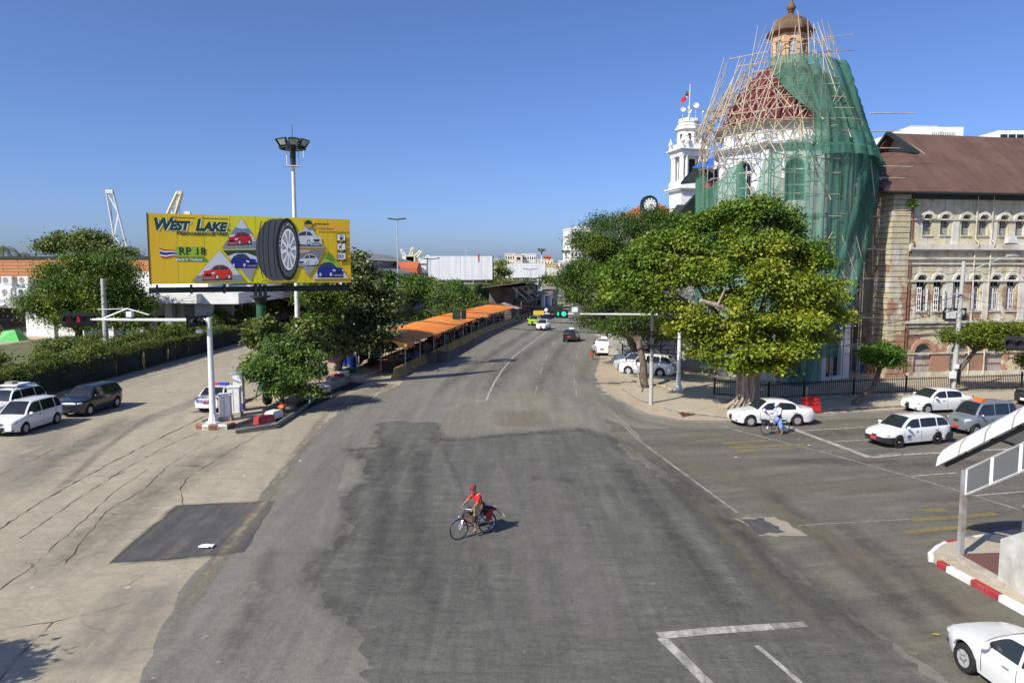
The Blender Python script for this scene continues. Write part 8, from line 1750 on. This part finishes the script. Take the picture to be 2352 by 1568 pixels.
# --- cyclist in red, centre of the crossing
fwp, rwp = G(1049, 1240), G(1119, 1222); d = (fwp - rwp).to_2d(); hdg = math.atan2(d.y, d.x); bp = Vector((rwp.x, rwp.y, .012))
tri_ = bicycle('trishaw', 'old pedal trishaw with red carrier ridden across the crossing', bp, hdg, M['black'], rack_mat=plain('red_carrier', (.30, .03, .02), .6, .3, 4)); tri_['category'] = 'trishaw'
r_ = .345; w3 = O('sidecar_wheel', MB().tube([(.15 + r_ * math.cos(R(a)), -.82, r_ + r_ * math.sin(R(a))) for a in range(0, 361, 12)], .019, 6, False), M['rubber'], tri_)
O('sidecar_frame', MB().tube([(.5, -.1, .42), (.55, -.75, .42), (-.4, -.75, .42), (-.4, -.1, .42)], .016, 5).tube([(.15, -.05, .36), (.15, -.82, .345)], .014, 5).tube([(-.4, -.25, .42), (-.42, -.25, .95), (-.42, -.7, .95), (-.4, -.7, .42)], .012, 5), bpy.data.materials['red_carrier'], tri_); O('sidecar_seat', MB().b2(-.35, .1, -.72, -.22, .5, .6).b2(-.06, .0, -.72, -.22, .6, .98), M['black'], tri_)
jr = dict(pelvis=(.27, 0, .98), waist=(.33, 0, 1.12), chest=(.42, 0, 1.33), neck=(.49, 0, 1.48), head=(.55, 0, 1.62), sh_l=(.45, .17, 1.40), el_l=(.60, .27, 1.18), wr_l=(.76, .29, 1.07), sh_r=(.45, -.17, 1.40), el_r=(.60, -.27, 1.18), wr_r=(.76, -.29, 1.07),
          hip_l=(.31, .09, .95), kn_l=(.63, .12, .66), an_l=(.55, .14, .27), toe_l=(.68, .14, .20), hip_r=(.31, -.09, .95), kn_r=(.64, -.12, .84), an_r=(.34, -.14, .50), toe_r=(.48, -.14, .43))
cy, V, ax = figure('person in red shirt and dark red cap riding the bicycle', bp, hdg, jr, M['skin'])
RED = plain('red_shirt', (.60, .02, .03), .8, .12, 6); DKG = plain('dark_green_wrap', (.035, .045, .035), .9, .3, 6)
garment('shirt', [((.27, 0, 1.0), (.15, .125)), ((.33, 0, 1.13), (.15, .12)), ((.42, 0, 1.33), (.175, .13)), ((.475, 0, 1.43), (.10, .09)), ((.45, .18, 1.40), .075), ((.53, .235, 1.28), .068), ((.58, .265, 1.21), .062), ((.45, -.18, 1.40), .075), ((.53, -.235, 1.28), .068), ((.58, -.265, 1.21), .062)], [(0, 1), (1, 2), (2, 3), (2, 4), (4, 5), (5, 6), (2, 7), (7, 8), (8, 9)], RED, cy)
garment('wrap_skirt', [((.26, 0, .99), (.165, .14)), ((.36, .0, .94), (.17, .14)), ((.50, .11, .80), (.115, .11)), ((.64, .12, .66), .085), ((.62, .13, .50), .075), ((.50, -.11, .90), (.115, .11)), ((.65, -.12, .83), .085), ((.54, -.13, .70), .078)], [(0, 1), (1, 2), (2, 3), (3, 4), (1, 5), (5, 6), (6, 7)], DKG, cy)
cap(cy, V, ax, plain('dark_red_cap', (.20, .035, .05), .8, .2, 8))
mk = MB().ell((.055, 0, -.085), (.05, .06, .032), 10, 6); mk.v = on_head(V, ax, mk.v); O('face_mask', mk, M['litter'], cy)
O('shoulder_stripe', MB().box((.475, .19, 1.462), (.13, .05, .025), R(10)), plain('yellow_trim', (.75, .45, .03), .7, .1), cy)
tb_ = T('shoulder_bag', 'tan cloth bag hanging at the side of the cyclist in red', 'bag', bp, hdg)
O('body', MB().add([(.44, .20, 1.13), (.66, .22, 1.14), (.70, .20, .80), (.50, .17, .78), (.44, .28, 1.13), (.66, .29, 1.14), (.72, .31, .80), (.50, .29, .78)], [(0, 1, 2, 3), (7, 6, 5, 4), (0, 4, 5, 1), (1, 5, 6, 2), (2, 6, 7, 3), (3, 7, 4, 0)]), plain('tan_cloth', (.50, .36, .19), .9, .2, 6), tb_); O('strap', MB().tube([(.46, .25, 1.13), (.40, .19, 1.30), (.45, .12, 1.47)], .018, 5), plain('cream_strap', (.6, .5, .28), .9, .1), tb_)
ld = T('bundle', 'white cloth and dark sack strapped on the bicycle carrier', 'bundle', bp, hdg); O('sack', MB().ell((.08, 0, .86), (.22, .17, .10), 12, 7), M['black'], ld, smooth=70)
O('white_sheet', MB().grid(lambda u, v: (-.02 - .55 * u, (v - .5) * .36 + .1 * u + .02 * math.sin(u * 9), .94 - .42 * u * u + .03 * math.sin(v * 8 + u * 5)), 9, 6), plain('white_cloth', (.72, .74, .78), .85, .1, 4), ld, smooth=60)
O('crate', MB().b2(-.3, .02, -.16, .16, .757, .85), plain('red_crate', (.32, .04, .03), .8, .3, 6), ld); O('pannier', MB().b2(-.12, .12, .09, .13, .45, .74), bpy.data.materials['red_crate'], ld)
# --- cyclist in blue before the white sedan
fwp, rwp = G(1752, 998), G(1800, 995); d = (fwp - rwp).to_2d(); hdg = math.atan2(d.y, d.x) + R(4); bp = Vector((rwp.x, rwp.y, .012))
bicycle('bicycle', 'grey town bicycle with dark front basket at the stop line', bp, hdg, plain('dull_silver_frame', (.3, .29, .26), .5, .2, 3, .5), True)
jb = dict(pelvis=(.36, .04, .96), waist=(.38, .04, 1.12), chest=(.41, .03, 1.34), neck=(.44, .03, 1.50), head=(.49, .03, 1.64), sh_l=(.42, .20, 1.41), el_l=(.52, .28, 1.16), wr_l=(.74, .29, 1.06), sh_r=(.42, -.14, 1.41), el_r=(.54, -.25, 1.18), wr_r=(.76, -.29, 1.07),
          hip_l=(.36, .14, .92), kn_l=(.37, .22, .50), an_l=(.30, .25, .09), toe_l=(.45, .27, .03), hip_r=(.36, -.06, .92), kn_r=(.60, -.10, .70), an_r=(.46, -.13, .36), toe_r=(.58, -.13, .26))
cb_, V, ax = figure('person in pale blue shirt, blue wrap and white cap astride the bicycle', bp, hdg, jb, plain('skin_light', (.38, .20, .13), .6, .1, 6))
SHB = plain('pale_blue_shirt', (.48, .53, .66), .85, .1, 6); BLU = plain('blue_wrap', (.20, .31, .62), .9, .12, 5)
garment('shirt', [((.36, .04, .99), (.15, .125)), ((.38, .04, 1.13), (.145, .115)), ((.41, .03, 1.34), (.17, .125)), ((.435, .03, 1.44), (.10, .085)), ((.42, .21, 1.41), .072), ((.47, .245, 1.28), .064), ((.52, .28, 1.16), .056), ((.65, .288, 1.10), .05), ((.42, -.15, 1.41), .072), ((.48, -.2, 1.3), .064), ((.54, -.25, 1.18), .056), ((.67, -.28, 1.11), .05)], [(0, 1), (1, 2), (2, 3), (2, 4), (4, 5), (5, 6), (6, 7), (2, 8), (8, 9), (9, 10), (10, 11)], SHB, cb_)
garment('long_wrap', [((.36, .04, .99), (.165, .14)), ((.37, .05, .86), (.19, .15)), ((.38, .15, .66), (.13, .12)), ((.37, .21, .44), .115), ((.33, .24, .24), .105), ((.52, -.06, .76), (.12, .11)), ((.60, -.09, .66), .10), ((.53, -.11, .48), .095)], [(0, 1), (1, 2), (2, 3), (3, 4), (1, 5), (5, 6), (6, 7)], BLU, cb_)
cap(cb_, V, ax, plain('white_cap', (.76, .74, .72), .8, .1, 8)); mk = MB().ell((.06, 0, -.035), (.05, .065, .05), 10, 6); mk.v = on_head(V, ax, mk.v); O('face_mask', mk, plain('pale_mask', (.6, .7, .8), .8, .05), cb_)
for nm, z_ in (('an_l', 0), ('an_r', 0)): a, b = Vector(jb[nm]), Vector(jb[nm.replace('an', 'toe')]); O('sandal', MB().box((a.lerp(b, .45).x, a.lerp(b, .45).y, max(.012, a.lerp(b, .45).z - .045)), (.25, .09, .02), 0, 0, math.atan2(a.z - b.z - .05, .16)), plain('brown_sandal', (.25, .08, .04), .7, .2) if 'brown_sandal' not in bpy.data.materials else bpy.data.materials['brown_sandal'], cb_)
O('waist_bag', MB().b2(.40, .52, .12, .2, .95, 1.08).tube([(.46, .16, 1.05), (.38, .1, 1.30), (.40, -.05, 1.44)], .015, 5), M['navy'] if 'navy' in M else CP['navy'], cb_)
# --- pedestrian with a red bag by the parked taxi
def walker(label, base, hdg, top, bottom, sk, bag=None):
    jw = dict(pelvis=(0, 0, .92), waist=(0, 0, 1.06), chest=(.01, 0, 1.29), neck=(.02, 0, 1.46), head=(.04, 0, 1.60), sh_l=(0, .18, 1.37), el_l=(-.03, .24, 1.10), wr_l=(.06, .25, .86), sh_r=(0, -.18, 1.37), el_r=(-.06, -.24, 1.10), wr_r=(-.02, -.25, .85), hip_l=(0, .09, .88), kn_l=(.14, .09, .50), an_l=(.12, .09, .09), toe_l=(.26, .10, .04), hip_r=(0, -.09, .88), kn_r=(.02, -.09, .48), an_r=(-.16, -.09, .12), toe_r=(-.03, -.10, .04))
    w, V, ax = figure(label, base, hdg, jw, sk)
    garment('shirt', [((0, 0, .93), (.145, .12)), ((0, 0, 1.07), (.145, .115)), ((.01, 0, 1.29), (.17, .125)), ((.02, 0, 1.41), (.09, .08)), ((0, .185, 1.37), .07), ((-.015, .215, 1.24), .062), ((0, -.185, 1.37), .07), ((-.03, -.215, 1.24), .062)], [(0, 1), (1, 2), (2, 3), (2, 4), (4, 5), (2, 6), (6, 7)], top, w)
    garment('shorts', [((0, 0, .93), (.15, .125)), ((0, .095, .85), .11), ((.08, .095, .68), .10), ((0, -.095, .85), .11), ((.01, -.095, .68), .10)], [(0, 1), (1, 2), (0, 3), (3, 4)], bottom, w)
    h_ = MB().lathe([(.104, .0), (.106, .05), (.09, .11), (.05, .145), (.01, .15)], 12); h_.v = on_head(V, ax, [(p[0] * .95 - .018, p[1] * .85, p[2]) for p in h_.v]); O('hair', h_, M['black'], w, smooth=60)
    return w
p = G(1364, 826); p.z = .022; walker('pedestrian in grey top and dark shorts carrying a red bag', p, R(75), plain('grey_top', (.30, .31, .34), .85, .1, 5), plain('dark_shorts', (.04, .045, .05), .9, .2, 5), M['skin'])
rbg = T('carrier_bag', 'red carrier bag held by the pedestrian beside the parked taxi', 'bag', p, R(75)); O('body', MB().add([(-.1, .22, .75), (.12, .22, .75), (.15, .2, .22), (-.13, .2, .22), (-.1, .32, .75), (.12, .32, .75), (.15, .38, .22), (-.13, .38, .22)], [(0, 1, 2, 3), (7, 6, 5, 4), (0, 4, 5, 1), (1, 5, 6, 2), (2, 6, 7, 3), (3, 7, 4, 0)]), plain('red_bag', (.5, .05, .04), .6, .15), rbg); O('handle', MB().tube([(-.05, .27, .75), (.04, .26, .86), (.08, .27, .75)], .01, 4), bpy.data.materials['red_bag'], rbg)
p = Vector((16.9, 63, .13)); walker('person in pale shirt standing under the trees behind the signal mast', P(1535, 800, 66).xy.to_3d() + Vector((0, 0, .13)), R(200), plain('pale_pink_shirt', (.6, .45, .42), .85, .1, 5), plain('dark_trousers', (.03, .03, .04), .9, .2, 5), M['skin'])
# green tent and low items in the terminal forecourt
b = P(26, 775, 92); t = T('garden_tent', 'bright green covered stall by the terminal forecourt', 'tent', (b.x, 92, .1)); O('cover', MB().add([(-1.2, -1, 0), (1.6, -1, 0), (1.6, 1, 0), (-1.2, 1, 0), (-.7, -.5, 1.2), (.8, -.5, 1.4), (.8, .5, 1.4), (-.7, .5, 1.2)], [(0, 1, 5, 4), (1, 2, 6, 5), (2, 3, 7, 6), (3, 0, 4, 7), (4, 5, 6, 7)]), plain('bright_green_sheet', (.02, .38, .05), .5, .15, 2), t); O('side_sheet', MB().b2(-2.2, -1.3, -.6, .6, 0, .9), M['red_plastic'], t)
# ---------------------------------------------------------------- overhead cables
def cable(label, a, b, sag, r=.013): 
    a, b = Vector(a), Vector(b); tag(O('overhead_cable', MB().tube([a.lerp(b, k / 16) - Vector((0, 0, sag * 4 * (k / 16) * (1 - k / 16))) for k in range(17)], r, 4), M['black']), label, 'cable', 'overhead cables')
cpole = Vector((G(1495, 930).x, G(1495, 930).y, 0)); lpole = Vector((P(524, 700, 98).x, 98, 0)); 
for k, z in enumerate((6.3, 5.6, 5.3, 4.7)): cable(('topmost', 'second', 'third', 'lowest')[k] + ' cable strung across the road from the corner utility pole to the hedge pole', cpole + Vector((-.1, 0, z)), lpole + Vector((0, 0, 8.3 - k * .45)), .9 + .15 * k, .026)
upole = Vector((G(2188, 906).x + .2, G(2188, 906).y, 0))
for k, z in enumerate((7.1, 6.2, 5.6)): cable(('upper', 'middle', 'lower')[k] + ' cable from the corner utility pole to the lamp pole by the plastered building', cpole + Vector((.2, 0, 5.6 - .5 * k)), upole + Vector((0, -.2, z)), .7 + .2 * k, .02)
cable('cable running from the lamp pole out past the picture edge', upole + Vector((0, -.2, 7.0)), upole + Vector((16, 4, 6.0)), .6, .014)
p1 = Vector((P(236, 700, 72).x, 72, 0)); cable('cable from the thick concrete pole out to the left edge', p1 + Vector((0, 0, 4.8)), p1 + Vector((-25, -6, 4.3)), .5, .015); cable('cable between the two concrete poles behind the hedge', p1 + Vector((0, 0, 5.4)), lpole + Vector((0, 0, 6.4)), .5, .015)
for k, (x, y, la) in enumerate(((1690, 1052, 'scrap of white paper on the side street near the yellow bars'), (1858, 1024, 'small pale scrap on the side street beside the lane line'), (690, 1060, 'flattened scrap on the concrete near the asphalt edge'), (2150, 1460, 'yellow leaf on the road before the striped kerb'))):
    q = G(x, y); tag(O('paper_scrap', MB().grid(lambda u, v: ((u - .5) * .15, (v - .5) * .10, .03 + .03 * mn.noise(Vector((u * 3 + k, v * 3, 1)))), 3, 3), M['litter'] if k != 3 else M['yellow_conc'], None, (q.x, q.y, .02), k), la, 'litter', 'scraps on the road')
rb_ = MB(); rr = random.Random(3)
for a, b in zip(fpts[1:6], fpts[2:7]):
    for k in range(34):
        p = a.lerp(b, rr.random()) + Vector((rr.uniform(-.2, .2), rr.uniform(-.75, .5), 0)); s_ = rr.uniform(.04, .13); rb_.box((p.x, p.y, .13 + s_ * .3), (s_ * 1.6, s_, s_), rr.uniform(0, 3), rr.uniform(-.4, .4))
tag(O('rubble', rb_, M['concrete']), 'broken stone rubble strewn along the foot of the iron fence', 'rubble', kind='stuff')
